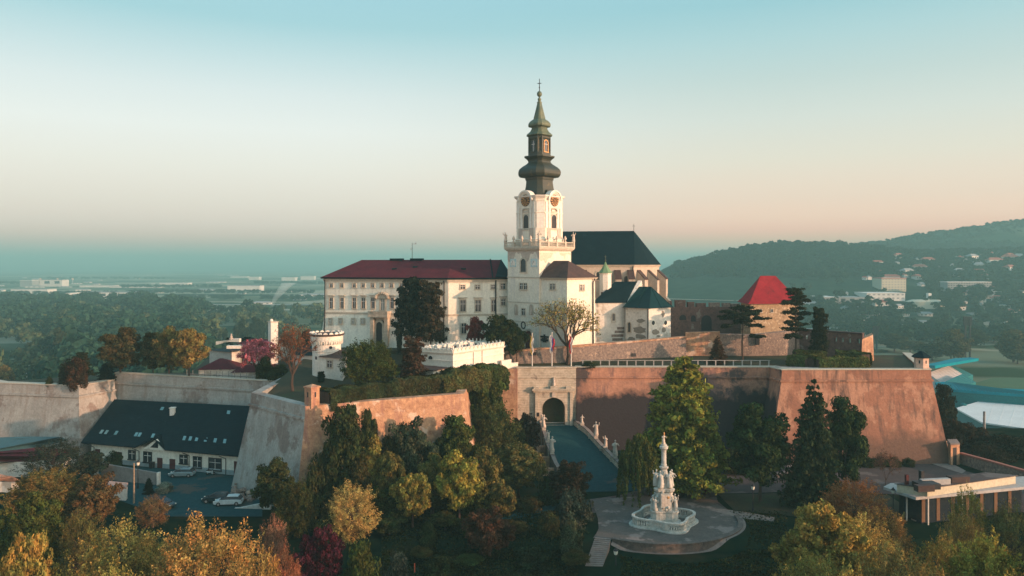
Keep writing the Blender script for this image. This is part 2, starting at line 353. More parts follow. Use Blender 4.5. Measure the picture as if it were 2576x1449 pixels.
def T(x, Y):
    u = HX + F * x / max(Y, 1)
    if Y < 315:
        z = -38 * sst(165, 305, Y)
        z += -1.45 * sst(107.5, 103.5, Y) if False else 0
        if Y < 108: z -= 1.05 * (1 - sst(102.6, 104.6, Y)) + .6 * (1 - sst(80, 102, Y))
        return z
    z = -38.0
    for rid, yr, yf, pw in ((RID1, YR1, YF1, 1.5), (RID2, YR2, YF2, 1.3), (RID3, YR3, YF3, 1.0)):
        h = Z(interp(rid, u), yr) + 38
        if h <= 0: continue
        g = max(0, (Y - yf) / (yr - yf))
        z1 = -38 + h * (g ** pw if g < 1 else max(0, 1 - .12 * (g - 1) ** 2))
        z = max(z, z1)
    return z
def GT(px, py, y0=300, y1=15000):
    """first place where the ray through a pixel meets the ground"""
    Y = y0; k = (px - HX) / F
    while Y < y1:
        if Z(py, Y) <= T(k * Y, Y): break
        Y *= 1.004
    return Vector((k * Y, Y, T(k * Y, Y)))
def grid_mesh(name, m, rows, us, fz, kind=True):
    n = len(us); v = []
    for Y in rows:
        for u in us: v.append((u * Y, Y, fz(u * Y, Y)))
    f = [(r*n+c, r*n+c+1, (r+1)*n+c+1, (r+1)*n+c) for r in range(len(rows)-1) for c in range(n-1)]
    me = bpy.data.meshes.new(name); me.from_pydata(v, [], f); me.materials.append(m)
    me.polygons.foreach_set('use_smooth', [True] * len(me.polygons)); o = bpy.data.objects.new(name, me); COL.objects.link(o)
    return structure(o) if kind else o
def terrain_mat():
    m = bpy.data.materials.new('plain_fields'); m.use_nodes = True; t = m.node_tree; N = t.nodes; L = t.links; b = N['Principled BSDF']
    b.inputs['Roughness'].default_value = 1; b.inputs['Specular IOR Level'].default_value = 0
    g = N.new('ShaderNodeNewGeometry'); sp = N.new('ShaderNodeSeparateXYZ'); L.new(g.outputs['Position'], sp.inputs[0])
    def nz(sc, st=(1,1,1), d=4):
        mp = N.new('ShaderNodeMapping'); mp.inputs['Scale'].default_value = st; L.new(g.outputs['Position'], mp.inputs[0])
        n = N.new('ShaderNodeTexNoise'); n.inputs['Scale'].default_value = sc; n.inputs['Detail'].default_value = d; L.new(mp.outputs[0], n.inputs['Vector']); return n.outputs[0]
    def mapr(o, a, c):
        r = N.new('ShaderNodeMapRange'); r.inputs[1].default_value = a; r.inputs[2].default_value = c; L.new(o, r.inputs[0]); return r.outputs[0]
    def mix(f, a, c):
        x = N.new('ShaderNodeMix'); x.data_type = 'RGBA'; L.new(f, x.inputs[0])
        for i, v in ((6, a), (7, c)):
            if isinstance(v, tuple): x.inputs[i].default_value = (*v, 1)
            else: L.new(v, x.inputs[i])
        return x.outputs[2]
    near = mix(mapr(nz(.35), .35, .65), (.005,.016,.010), (.011,.022,.012))
    near = mix(mapr(nz(.1), .55, .62), near, (.025,.024,.013))
    vo = N.new('ShaderNodeTexVoronoi'); vo.inputs['Scale'].default_value = .0042; mp = N.new('ShaderNodeMapping'); mp.inputs['Scale'].default_value = (.5, 1, 0); mp.inputs['Rotation'].default_value = (0, 0, .25)
    L.new(g.outputs['Position'], mp.inputs[0]); L.new(mp.outputs[0], vo.inputs['Vector'])
    sc_ = N.new('ShaderNodeSeparateColor'); L.new(vo.outputs['Color'], sc_.inputs[0])
    far = mix(mapr(sc_.outputs[0], .2, .9), (.10,.12,.07), (.34,.31,.22))
    far = mix(mapr(nz(.006, (.6,1,1)), .56, .6), far, (.03,.05,.02))
    wood = mix(mapr(nz(.05, d=6), .35, .65), (.010,.028,.018), (.022,.048,.030))
    wood = mix(mapr(nz(.004), .60, .66), wood, (.05,.075,.05))
    c = mix(mapr(sp.outputs[2], -35, -27), far, wood)
    c = mix(mapr(sp.outputs[1], 300, 320), near, c)
    L.new(c, b.inputs['Base Color']); return m
rows = [2, 20, 40, 55, 70, 80, 88, 94, 98, 101, 102, 102.6, 103, 103.4, 103.8, 104.2, 104.6, 105, 108, 112, 118, 125, 135, 145, 155, 165, 172, 180, 190, 200, 210, 220, 232, 245, 259, 270, 280, 290, 300, 312, 316]
while rows[-1] < 15500: rows.append(rows[-1] * 1.022)
us = [-1.0 + 2.2 * i / 220 for i in range(221)]
grid_mesh('ground', terrain_mat(), rows, us, T)
# crowns of the forested hill tops: one mass of woodland nobody could count
# ================================================================ castle ground
def slab(name, m, pts, depth=12, par=None):
    """a level or gently sloping terrace with vertical sides down into the hill"""
    a = [Vector(p) for p in pts]; b = [Vector((p[0], p[1], -39)) for p in a]; n = len(a)
    mb = MB().add(a + b, [tuple(range(n))] + [(i, (i+1) % n, n + (i+1) % n, n + i) for i in range(n)])
    return structure(mb.build(name, m))
def V3(px, Y, z): return (X(px, Y), Y, z)
slab('castle_ground_left', DRYGRASS, [(-135,155,13.4),(-112,155,13.4),(X(190,151),151,13.4),(X(284,161),161,13.6),(X(700,156),156,13.6),(X(720,160),160,13.8),(X(790,200),200,15),(X(520,192),192,14),(X(480,172),172,13.4),(X(250,170),170,13.2),(X(60,162),162,13.2),(-135,165,13.2)])
slab('castle_ground_middle', DRYGRASS, [V3(700,153,13.9),V3(650,131.5,14.9),V3(776,120,14.9),V3(1150,131,15.3),V3(1240,150,15.6),V3(1270,158,16.2),V3(1262,170,18.0),V3(780,170,18.0),V3(720,156,14.0)])
slab('castle_ground_upper', DRYGRASS, [V3(760,169,18.3),V3(1260,169,19.2),V3(1440,171,19.2),V3(1730,173,19.6),V3(2000,180,19.8),V3(1990,240,19),V3(760,250,16)])
slab('castle_terrace', DRYGRASS, [V3(1268,158.4,16.1),V3(1450,158.6,16.1),V3(1942,158.6,16.1),V3(1978,149,17.0),V3(2328,149.5,17.0),V3(2300,178,16.6),V3(1900,174,17.2),V3(1725,169.5,17.4),V3(1600,167,17.4),V3(1440,162,17.4),V3(1268,161.5,17.3)])
# ================================================================ ramparts
def rampart(name, label, m, pts, sel, zb=-1.5, bat=.19, th=1.6, cord=True, grow0=0, cordm=None, parapet=None):
    """battered wall over a polyline of (x, y, ztop); sel = (first, last) segment kept, mitred with its neighbours"""
    i0, i1 = sel; plan = [(p[0], p[1]) for p in pts]; zt = [p[2] for p in pts]
    H = sum(zt) / len(zt) - zb
    def line(d, z):
        o = offset(plan, d); return [Vector((o[i].x, o[i].y, z if not isinstance(z, list) else z[i])) for i in range(i0, i1 + 2)]
    hc = 2.0
    top_o = line(0, zt); cor = line(hc * bat * .4, [z - hc for z in zt]); base = line(H * bat, zb); top_i = line(-th, zt); bot_i = line(-th, zb)
    mb = MB(); n = len(top_o)
    # face divided so that the wall edges stay soft and slightly uneven
    K = 8; rowsv = [top_o, cor]
    for k in range(1, K + 1):
        q = k / K; rowsv.append([cor[i].lerp(base[i], q) for i in range(n)])
    rowsv = [top_i] + rowsv
    M = 1; vsr = []
    for r in rowsv: vsr += r
    fs_ = [(r*n+i, r*n+i+1, (r+1)*n+i+1, (r+1)*n+i) for r in range(len(rowsv)-1) for i in range(n-1)]
    vsr += bot_i; q = len(vsr) - n
    fs_ += [(q+i, q+i+1, i+1, i) for i in range(n-1)]
    last = (len(rowsv)-1) * n
    fs_ += [(last+i, last+i+1, q+i+1, q+i) for i in range(n-1)]
    for e in (0, n-1): fs_.append(tuple([r*n+e for r in range(len(rowsv))] + [q+e]))
    mb.add(vsr, fs_)
    root = thing(name, label, 'rampart wall', tuple(base[0]))
    mb.build('wall', m, root)
    if cord:
        c = MB(); A = line(hc*bat*.4 + .30, [z - hc + .17 for z in zt]); B = line(hc*bat*.4 + .30, [z - hc - .17 for z in zt]); C = line(hc*bat*.4 - .15, [z - hc + .25 for z in zt]); D = line(hc*bat*.4 - .1, [z - hc - .25 for z in zt])
        for i in range(n-1):
            c.add([A[i],A[i+1],B[i+1],B[i],C[i],C[i+1],D[i+1],D[i]], [(0,1,2,3),(4,5,1,0),(3,2,6,7),(4,0,3,7),(5,1,2,6)])
        c.build('cordon', cordm or m, root)
    if parapet:
        c = MB(); A = line(.12, [z + .06 for z in zt]); B = line(-th - .12, [z + .06 for z in zt])
        for i in range(n-1): c.ext([A[i], A[i+1], B[i+1], B[i]], (0, 0, .16))
        c.build('coping', parapet, root)
    return root
def TP(px, py, Y): return (X(px, Y), Y, Z(py, Y))
zc_ = 14.0
A_ = [(X(-160,168),168,14.0), TP(0,965,152), TP(198,972,148.5), TP(288,957,158.5)]
rampart('rampart', 'grey patched rampart wall at far left behind the low roofs', RAMPL, A_, (0, 1), parapet=TRIM)
rampart('rampart', 'short warm lit rampart flank left of the dark roofed building', RAMPL, A_, (2, 2), parapet=TRIM)
B_ = [(X(288,160),160,14.9), (X(715,152),152,14.25), (X(760,150.5),150.5,14.1)]
rampart('rampart', 'long grey rampart wall above the ridge of the dark roofed building', RAMPL, B_, (0, 1), th=1.2, parapet=TRIM)
C_ = [(X(705,149),149,15.6), TP(632,988,130), TP(768,1022,117.6), TP(1168,990,129), (X(1192,150),150,16.2)]
rampart('bastion_wall', 'pale grey sloping bastion face below the left sentry turret', RAMPL, C_, (0, 1), parapet=None)
rampart('bastion_wall', 'crumbling orange brick bastion wall under the clipped hedge', BRICK, C_, (2, 3), cord=False)
# curtain wall right of the gate and the big bastion
D_ = [(X(1448,157.5),157.5,16.45), (X(1936,157.5),157.5,16.45), (X(1967,146),146,17.5), (X(2342,147),147,17.4), (X(2290,182),182,16.5)]
rampart('curtain_wall', 'dark stained and shaded curtain wall between the gate and the red bastion', RAMPR, D_, (0, 1), parapet=TRIM)
rampart('bastion_wall', 'large reddish bastion with a sentry turret on its right corner', RAMPB, D_, (2, 3), parapet=TRIM)
E_ = [(X(1150,156.5),156.5,16.1), (X(1302,156),156,16.4)]
rampart('curtain_wall', 'short ruddy brick wall left of the gate portal', BRICK, E_, (0, 0), bat=.1, cord=False)
# dark recess at the foot: bank of the ditch
# ---------------------------------------------------------------- gate portal
gr = thing('gate_portal', 'pale sandstone gate portal with dark round arch above the bridge', 'castle gate', (X(1395,157.5),157.5,4.8))
gf = Face((X(1300,156.3),156.3), (X(1449,156.7),156.7)); zt_ = 16.5; zr = 4.85
tc_ = gf.t(1392.5); w_ = gf.t(1421) - gf.t(1364.5); za = gf.z(1392, 1000)
def arch_wall(mb, f, t0, t1, z0, z1, tc, w, zb, za, o0, o1, n=16):
    r = w / 2; zs = za - r; ar = [(tc - r*math.cos(math.pi*i/n), zs + r*math.sin(math.pi*i/n)) for i in range(n+1)]
    # left and right piers, then strips over the arch
    f.box(mb, t0, tc - r, z0, z1, o0, o1); f.box(mb, tc + r, t1, z0, z1, o0, o1)
    f.box(mb, tc - r, tc + r, z0, zb, o0, o1) if zb > z0 else None
    f.box(mb, tc - r, tc - r + 1e-3, zb, zs, o0, o1)
    for i in range(n):
        (a, za_), (b, zb_) = ar[i], ar[i+1]
        q = [(a, za_), (b, zb_), (b, z1), (a, z1)]
        mb.ext([f.p(t, z, o0) for t, z in q], (f.n * (o1 - o0)).to_3d())
mb = MB(); arch_wall(mb, gf, 0, gf.L, -2, zt_, tc_, w_, zr - .1, za, -1.2, 0)
mb.build('wall', STONE, gr)
mb = MB(); px0, px1 = gf.t(1343), gf.t(1443)
arch_wall(mb, gf, gf.t(1345), gf.t(1441), -2, gf.z(1392, 984), tc_, w_ * 1.02, zr - .1, za + .03, 0.0, .35)
for a, b in ((gf.t(1346), gf.t(1353)), (gf.t(1433), gf.t(1440))): gf.box(mb, a, b, zr - 1, gf.z(1392, 980), .35, .6)
mb.build('portal_surround', STONE, gr)
mb = MB(); gf.box(mb, gf.t(1338), gf.t(1446), gf.z(1392, 981), gf.z(1392, 977), 0, .95); gf.box(mb, gf.t(1341), gf.t(1444), gf.z(1392, 985.5), gf.z(1392, 981), 0, .7)
for a in (1342, 1423): gf.box(mb, gf.t(a), gf.t(a + 14), gf.z(1392, 977), gf.z(1392, 972), .0, .8)
gf.box(mb, gf.t(1384), gf.t(1402), gf.z(1392, 977), gf.z(1392, 971), 0, .7)
gf.box(mb, 0, gf.L, zt_ - 2.1, zt_ - 1.8, 0, .16); gf.box(mb, -.1, gf.L + .1, zt_, zt_ + .22, -1.4, .2)
mb.build('cornice', STONE, gr)
mb = MB(); gf.arch(mb, gf.t(1393), 1.0, gf.z(1392, 970), gf.z(1392, 951), -.05, .06); mb.build('niche', PATCH, gr)
mb = MB(); mb.lathe([(.28,0),(.34,.3),(.22,.9),(.26,1.2),(.1,1.35),(.17,1.5),(.1,1.7)], 8, tuple(gf.p(gf.t(1393), gf.z(1392, 969.5), .3))); mb.build('niche_figure', STATUE, gr)
mb = MB(); gf.box(mb, tc_ - .35, tc_ + .35, gf.z(1392, 998), gf.z(1392, 986), .36, .6); mb.build('coat_of_arms', STATUE, gr)
mb = MB(); gf.box(mb, gf.t(1350), gf.t(1356), gf.z(1392, 1046), gf.z(1392, 1036), .61, .66); mb.build('plaque', DARK, gr)
# vaulted passage behind the arch
mb = MB(); r = w_ / 2 + .05; zs = za - w_ / 2
prof = [(tc_ - r, zr)] + [(tc_ - r*math.cos(math.pi*i/12), zs + r*math.sin(math.pi*i/12)) for i in range(13)] + [(tc_ + r, zr)]
fr_, bk = [gf.p(t, z, -1.2) for t, z in prof], [gf.p(t, z, -11) for t, z in prof]; n = len(prof)
mb.add(fr_ + bk, [(i, i+1, n+i+1, n+i) for i in range(n-1)] + [tuple(range(n, 2*n))]); mb.add([fr_[0], fr_[-1], bk[-1], bk[0]], [(0,1,2,3)])
mb.build('passage', CREAM2, gr)
mb = MB(); gf.box(mb, tc_ - .1, tc_ + 1.7, zr + .8, zr + 4.0, -10.9, -10.7); mb.build('door', DARK, gr)
# ---------------------------------------------------------------- bridge up to the gate
def road_pt(q, side):
    """q 0 at the gate .. 1 at the foot; side 0 left edge, 1 right edge"""
    L = [(X(1363,157.2),157.2,4.85), (X(1372,150),150,4.0), (X(1384,143),143,2.6), (X(1402,136),136,1.2), (X(1425,130),130,.35), (X(1462,126),126,.04)]
    Rr = [(X(1438,157.2),157.2,4.85), (X(1474,151),151,4.0), (X(1508,144.5),144.5,2.6), (X(1540,139.5),139.5,1.4), (X(1566,135.5),135.5,.5), (X(1612,126.6),126.6,.04)]
    A = L if side == 0 else Rr; s = q * 5; i = min(4, int(s)); return Vector(A[i]).lerp(Vector(A[i+1]), s - i)
mb = MB(); NB = 30; ls, rs = [road_pt(i/NB, 0) for i in range(NB+1)], [road_pt(i/NB, 1) for i in range(NB+1)]
for i in range(NB):
    mb.add([ls[i], rs[i], rs[i+1], ls[i+1]], [(0,1,2,3)])
structure(mb.build('bridge_roadway', TEALASPH))
def parapet(side, q0, q1, label):
    root = thing('bridge_parapet', label, 'parapet wall', tuple(road_pt(q1, side))); mb, cp = MB(), MB(); N = 24; sg = -1 if side == 0 else 1
    pts = [road_pt(q0 + (q1-q0)*i/N, side) for i in range(N+1)]
    for i in range(N):
        a, b = pts[i], pts[i+1]; d = (b - a); nn = Vector((d.y, -d.x, 0)).normalized() * (.55 if side == 0 else -.55)
        q = [a, b, b + nn, a + nn]
        mb.ext([Vector((p.x, p.y, -2)) for p in q], (0,0,1)); mb.v = mb.v[:-4] + [(p.x, p.y, p.z + .95) for p in q]
        q2 = [a - nn*.15, b - nn*.15, b + nn*1.15, a + nn*1.15]
        cp.ext([p + Vector((0,0,.951)) for p in q2], (0,0,.17))
    mb.build('wall', RUBBLE if side == 0 else STONE, root); cp.build('coping', PATHM, root)
    for q in ((.12,.3,.5,.7,.88) if side == 1 else (.2,.42,.66)):
        c = MB(); p = road_pt(q0 + (q1-q0)*q, side); c.box(-.42,.42,-.42,.42,-3,.94, org=(p.x + sg*.3, p.y, p.z)); c.build('pier', STONE, root)
    return root
parapet(0, 0.02, .66, 'low wall with four pale statues on the left side of the bridge')
parapet(1, 0.0, .82, 'curving pale capped wall along the right side of the bridge')
mb = MB(); a, b = road_pt(.3, 0), road_pt(.62, 0)
for i in range(3):
    p = road_pt(.34 + .13*i, 0); mb.box(-2.6,-.6,-.5,.5,-1,p.z+.1, org=(p.x, p.y, 0))
bp_ = thing('bridge_substructure', 'sunlit red brick piers holding up the left side of the bridge', 'bridge', tuple(a)); pieces(mb, 'pier', BRICK, bp_)
# statues
def statue_mesh(h, variant, mb=None, c=(0,0,0)):
    """a robed standing figure, contrapposto, one arm raised or folded"""
    mb = mb or MB(); s = h / 1.9; rnd = random.Random(variant); lean = rnd.uniform(-.12, .12)
    rings = []
    for z, rx, ry in ((0,.30,.26),(.12,.33,.28),(.5,.27,.23),(.85,.25,.2),(1.05,.22,.17),(1.3,.28,.18),(1.45,.27,.16),(1.53,.12,.11),(1.58,.075,.075),(1.64,.07,.075)):
        ring = []
        for i in range(12):
            a = 2*math.pi*i/12; k = 1 + (.13 * math.cos(5*a + variant) if z < 1 else 0)
            ring.append((c[0] + s*(rx*k*math.cos(a) + lean*math.sin(z*2)), c[1] + s*ry*k*math.sin(a), c[2] + s*z))
        rings.append(ring)
    mb.loft(rings); hx = c[0] + s*lean*math.sin(3.4)
    mb.ball((hx, c[1] - s*.02, c[2] + s*1.76), s*.125, .85, 1, 1.15, 10, 7)
    sh = c[2] + s*1.42
    for sd_ in (-1, 1):
        up = (variant + (sd_ > 0)) % 3
        e = (hx + s*sd_*.4, c[1] - s*.08, sh - s*(.22 if up else -.02)); hnd = (hx + s*sd_*(.18 if up == 1 else .42), c[1] - s*.3, sh - s*(.2 if up else -.35))
        mb.path([(hx + s*sd_*.25, c[1], sh), e, hnd], [s*.085, s*.07, s*.05], 7); mb.ball(hnd, s*.06, 1, 1, 1.2, 6, 4)
    return mb
def statue(pos, h, variant, label, ped=.9, pw=.34, m=None, cat='statue', group=None):
    root = thing('statue', label, cat, pos, group); m = m or STATUE
    if ped:
        b = MB(); b.box(-pw-.06,pw+.06,-pw-.06,pw+.06,0,.14, org=pos); b.box(-pw,pw,-pw,pw,.14,ped-.12, org=pos); b.box(-pw-.07,pw+.07,-pw-.07,pw+.07,ped-.12,ped, org=pos); b.build('pedestal', m, root)
    statue_mesh(h, variant, c=(pos[0], pos[1], pos[2] + ped)).build('figure', m, root, smooth=True)
    return root
for i, (q, side, h, ped, lab) in enumerate((
    (.07, 0, 1.6, .35, 'small pale statue closest to the gate arch on the left bridge wall'),
    (.20, 0, 2.5, .55, 'tall robed statue second from the gate on the left bridge wall'),
    (.36, 0, 2.0, .3, 'stooping stone figure in the middle of the left bridge wall'),
    (.50, 0, 2.7, .55, 'tall stone saint at the lower end of the left bridge wall'),
    (.13, 1, 1.7, .4, 'short rounded stone figure at the top of the right bridge wall'),
    (.33, 1, 2.7, .55, 'tall stone saint second from the gate on the right bridge wall'),
    (.47, 1, 2.0, .35, 'shorter hunched stone figure midway down the right bridge wall'),
    (.63, 1, 2.8, .55, 'tallest stone saint low down on the right bridge wall'),
    (.82, 1, 1.5, .3, 'small stone bust at the foot of the right bridge wall beside the willow'))):
    p = road_pt(q, side); sg = -1 if side == 0 else 1
    statue((p.x + sg*.28, p.y, p.z + 1.12), h, i, lab, ped, group='statues on the bridge walls')
# ================================================================ plaza, roads, lawns
def sheet(name, m, pts, lift, par=None):
    v = [Vector((p.x, p.y, T(p.x, p.y) + lift)) if p.z == 0 else p for p in pts]
    return structure(MB().poly(v).build(name, m))
g = lambda a, b: G(a, b, 0)
yard = [g(1484,1256),g(1560,1246),g(1600,1234),g(1660,1205),g(1740,1178),g(1830,1172),g(1950,1166),g(2060,1160),g(2210,1158),g(2330,1166),g(2440,1188),g(2640,1250),g(2640,1300),g(2400,1262),g(2240,1243),g(2000,1237),g(1880,1241),g(1800,1242),g(1806,1262),g(1838,1288),g(1700,1288),g(1490,1290)]
sheet('road', ASPH, yard, .03)
# the plaza slab with its curved front edge
front = [(1542,1357),(1580,1364),(1640,1370),(1700,1371),(1760,1367),(1810,1357),(1845,1343),(1862,1328),(1860,1310),(1846,1294),(1828,1282)]
back = [(1790,1262),(1700,1252),(1600,1249),(1492,1259),(1496,1280),(1504,1305),(1506,1330),(1500,1343),(1492,1354)]
def chaikin(p, n=2):
    for _ in range(n):
        q = [p[0]]
        for a, b in zip(p, p[1:]): q += [(a[0]*.75+b[0]*.25, a[1]*.75+b[1]*.25), (a[0]*.25+b[0]*.75, a[1]*.25+b[1]*.75)]
        p = q + [p[-1]]
    return p
front = chaikin(front); NF_ = int(len(front)*.86); fp, bp = [g(*q) for q in front], [g(*q) for q in back]
pl = MB(); allp = fp + bp; pl.ext([Vector((p.x, p.y, -3.5)) for p in allp], (0,0,3.56)); structure(pl.build('plaza', PAVE))
DARKRUB = mat('dark_rubble', (.15,.12,.10), (.08,.07,.065), 1.6, c3=(.24,.20,.17), s3=.9, t3=.6, bump=.6)
rw = thing('retaining_wall', 'low curved stone wall edging the front of the plaza', 'low wall', tuple(fp[0]))
mb, cp = MB(), MB(); fo = offset(fp[:NF_], .35); f2 = offset(fp[:NF_], .5); fi = offset(fp[:NF_], -.25)
for i in range(NF_-1):
    mb.ext([Vector((q[0], q[1], -3.4)) for q in (fp[i]+Vector((0,.02,0)), fp[i+1]+Vector((0,.02,0)), fo[i+1], fo[i])], (0,0,3.55))
    cp.ext([Vector((q[0], q[1], .152)) for q in (fi[i], fi[i+1], f2[i+1], f2[i])], (0,0,.14))
mb.build('wall', DARKRUB, rw); cp.build('coping', DARKRUB, rw)
ch = offset(fp[:NF_], .85); ch2 = offset(fp[:NF_], .36)
structure(MB().add([Vector((q[0], q[1], T(q[0], q[1]) + .07)) for q in ch + ch2], [(i, i+1, NF_+1+i, NF_+i) for i in range(NF_-1)]).build('gutter', PATHM))
# steps down from the plaza
st = thing('steps', 'worn pale stone steps leading down from the plaza through the lawn', 'garden steps', tuple(G(1515,1352,0)))
mb = MB(); la, lb, ra, rb = G(1497,1352,.04), G(1462,1452,-1.5), G(1537,1356,.04), G(1508,1452,-1.5); N = 20
for i in range(N):
    q = i / N; q2 = (i + 1) / N; zz = .07 - 2.1 * (q if (i % 7) else q); z_ = .09 - 1.62 * q
    l0, l1, r0, r1 = la.lerp(lb, q), la.lerp(lb, q2), ra.lerp(rb, q), ra.lerp(rb, q2)
    l1, r1 = l0.lerp(l1, .74), r0.lerp(r1, .74)
    mb.ext([Vector((p.x, p.y, z_ - 1.2)) for p in (l0, r0, r1, l1)], (0, 0, 1.2 - (.0 if i % 6 < 4 else .02)))
pieces(mb, 'tread', PATHM, st)
sheet('path', PATHM, [g(1782,1283),g(1815,1281),g(1880,1290),g(1950,1303),g(1946,1313),g(1880,1307),g(1836,1298)], .075)
sheet('lawn_strip', DRYGRASS, [g(1806,1244),g(1880,1243),g(2000,1240),g(2235,1246),g(2300,1290),g(2000,1300),g(1880,1287),g(1845,1283)], .055)
sheet('courtyard_paving', TEALASPH, [g(236,1172),g(420,1178),g(610,1200),g(660,1235),g(660,1300),g(430,1300),g(330,1270),g(220,1230)], .045)
sheet('park_path', TEALASPH, [g(1010,1350),g(1160,1335),g(1300,1290),g(1420,1262),g(1480,1258),g(1486,1268),g(1400,1282),g(1310,1312),g(1190,1350),g(1020,1366)], .03)
# ================================================================ palace (long wing with the dark red roof)
pal = thing('palace', 'long white three storey palace with dark red hipped roof left of the bell tower', 'palace', (X(1128,173),173,19))
K0, K1, K2 = Vector((X(818,183),183)), Vector((X(1128,173),173)), Vector((X(1279,176.6),176.6))
inn = offset([K0, K1, K2], -14.5)
plan = [K0, K1, K2, inn[2], inn[1], inn[0]]; ze = 34.9
block('wall', CREAM, pal, plan, 16, ze - .35)
zs_ = 26.4
f1, f2 = Face(K0, K1), Face(K1, K2)
# battered plinth storey
pb = offset([inn[0], K0, K1, K2], 1.1); pt = offset([inn[0], K0, K1, K2], .12)
MB().loft([[(p[0],p[1],16) for p in pb] + [(inn[2].x, inn[2].y, 16)], [(p[0],p[1],zs_-.2) for p in pt] + [(inn[2].x, inn[2].y, zs_-.2)]]).build('plinth', CREAM, pal)
mb = MB()
for f in (f1, f2): f.box(mb, 0, f.L, zs_-.2, zs_+.16, -.1, .32); f.box(mb, -.3, f.L + .2, ze-.95, ze-.36, -.1, .35)
Face(inn[0], K0).box(mb, 0, 14.4, zs_-.2, zs_+.16, -.1, .32)
mb.build('string_course', TRIM, pal)
EO = offset(plan, .75, True); rz = 39.1
mid = offset([K0, K1, K2], -7.25); r0 = mid[0].lerp(mid[1], .195)
E = [Vector((p.x, p.y, ze)) for p in EO]; Rg = [Vector((r0.x, r0.y, rz)), Vector((mid[1].x, mid[1].y, rz)), Vector((mid[2].x, mid[2].y, rz))]
MB().add(E + Rg, [(0,1,7,6),(1,2,8,7),(3,4,7,8),(4,5,6,7),(5,0,6),(2,3,8),(0,5,4,3,2,1)]).build('roof', REDROOF, pal)
mb = MB(); mb.loft([[(p.x,p.y,ze-.36) for p in EO], [(p.x,p.y,ze-.02) for p in offset(plan, .85, True)]]); mb.build('gutter', SLATE, pal)
# dark cross roof by the tower
dz = lambda p, z: Vector((p[0], p[1], z)); g2 = Face(EO[1], EO[2])
a0, a1 = g2.t(1246), g2.L
q0, q1 = g2.p(a0, ze+.08, .05), g2.p(a1, ze+.08, .05); up = Vector((mid[2].x, mid[2].y, rz+.12))
MB().ext([q0, q1, up], (0, 0, .1)).build('dark_roof_panel', SLATE, pal)
mb = MB(); g3 = g2.p(g2.t(1240), ze+.1, 0); g4 = mid[1].lerp(mid[2], .78); mb.tube(g3, (g4.x, g4.y, rz+.1), .16, .16, 5); mb.build('valley_gutter', SLATE, pal)
for px, f in ((817.5, f1), (1118.5, f1), (1246.5, f2)):
    mb = MB(); t = max(.12, f.t(px)); mb.path([f.p(t, ze-.6, .5), f.p(t, ze-1.3, .3), f.p(t, zs_, .38), f.p(t, 17, 1.0)], [.15]*4, 6); mb.build('downpipe', DARK, pal)
for px in (833.5,859.9,891.2,913.6,937.7,960.9,984.7,1009.7,1034,1057,1079,1101): winpx(pal, f1, px-3.6, px+3.6, 713.5, 722.5, fr=.22)
for px in (833.5,860.5,891.5,914.5,938.5,986.5,1011,1035,1058,1080,1102): winpx(pal, f1, px-4.1, px+4.1, 749.5, 775.5, fr=.2, hood=True)
for px in (834,859.5,891.5,915): winpx(pal, f1, px-3.2, px+3.2, 801.5, 813.5, fr=.22, pane=GREYPANE, off=.55)
for a, b, c, d in ((1158.5,1169.5,717.5,727),(1196,1206.5,717.5,727),(1236,1244.5,717.5,727)): winpx(pal, f2, a, b, c, d, fr=.2)
for a, b, c, d in ((1158,1171,755.3,783),(1196,1209,755.3,783),(1237,1246,755.3,783)): winpx(pal, f2, a, b, c, d, fr=.2, hood=True)
winpx(pal, f2, 1259.5, 1270.5, 714, 727, fr=.25); winpx(pal, f2, 1261, 1270, 753, 768, fr=.25, hood=True)
winpx(pal, f2, 1160, 1171, 813, 838, fr=.12, pane=GLASS, off=.6)
for a, b, c, d in ((1009,1018,800,816),(1035,1044,800,816),(1060,1069,800,816)): winpx(pal, f1, a, b, c, d, fr=.2, pane=GREYPANE, off=.55)
# portal with balcony
mb = MB(); O = .75
tl, tr = f1.t(943), f1.t(978); zb_ = f1.z(960, 858); zt2 = f1.z(960, 797)
for t in (tl, tr): f1.box(mb, t-.45, t+.45, zb_-1, zt2, 0, O+.75)
tcx = f1.t(958.6); f1.arch(mb, tcx, f1.t(971) - f1.t(946.5), zb_-1, f1.z(960, 804), 0, O+.25, inner=.5)
f1.box(mb, tl+.3, tr-.3, f1.z(960,804), zt2, 0, O+.2)
mb.build('portal', STONE, pal)
mb = MB(); f1.arch(mb, tcx, f1.t(969) - f1.t(948.5), zb_-1, f1.z(960, 808), 0, O+.1); mb.build('door', DARK, pal)
bal = MB(); f1.box(bal, f1.t(936), f1.t(984), zt2, zt2+.25, 0, O+1.3)
for o_ in (O+1.15,):
    f1.box(bal, f1.t(937), f1.t(983), zt2+1.25, zt2+1.42, o_-.12, o_+.12)
    n = 20
    for i in range(n+1):
        t = f1.t(937.5) + (f1.t(982.5)-f1.t(937.5))*i/n; f1.box(bal, t-.09, t+.09, zt2+.25, zt2+1.25, o_-.09, o_+.09)
for t in (f1.t(937), f1.t(983)): f1.box(bal, t-.12, t+.12, zt2+.25, zt2+1.42, 0, O+1.25)
bal.build('balcony', STONE, pal)
winpx(pal, f1, 957.2, 967.8, 752, 780, fr=.35, pane=GREYPANE)
mb = MB(); c = f1.t(962)
for i in range(9):
    a = math.pi * i / 8; mb.ball(f1.p(c - 1.6*math.cos(a), f1.z(962,748) + 1.0*math.sin(a), .3), .42, 1, 1, 1, 6, 4)
f1.box(mb, c-1.3, c+1.3, f1.z(962,751), f1.z(962,744), .14, .35); mb.build('pediment_ornament', STONE, pal)
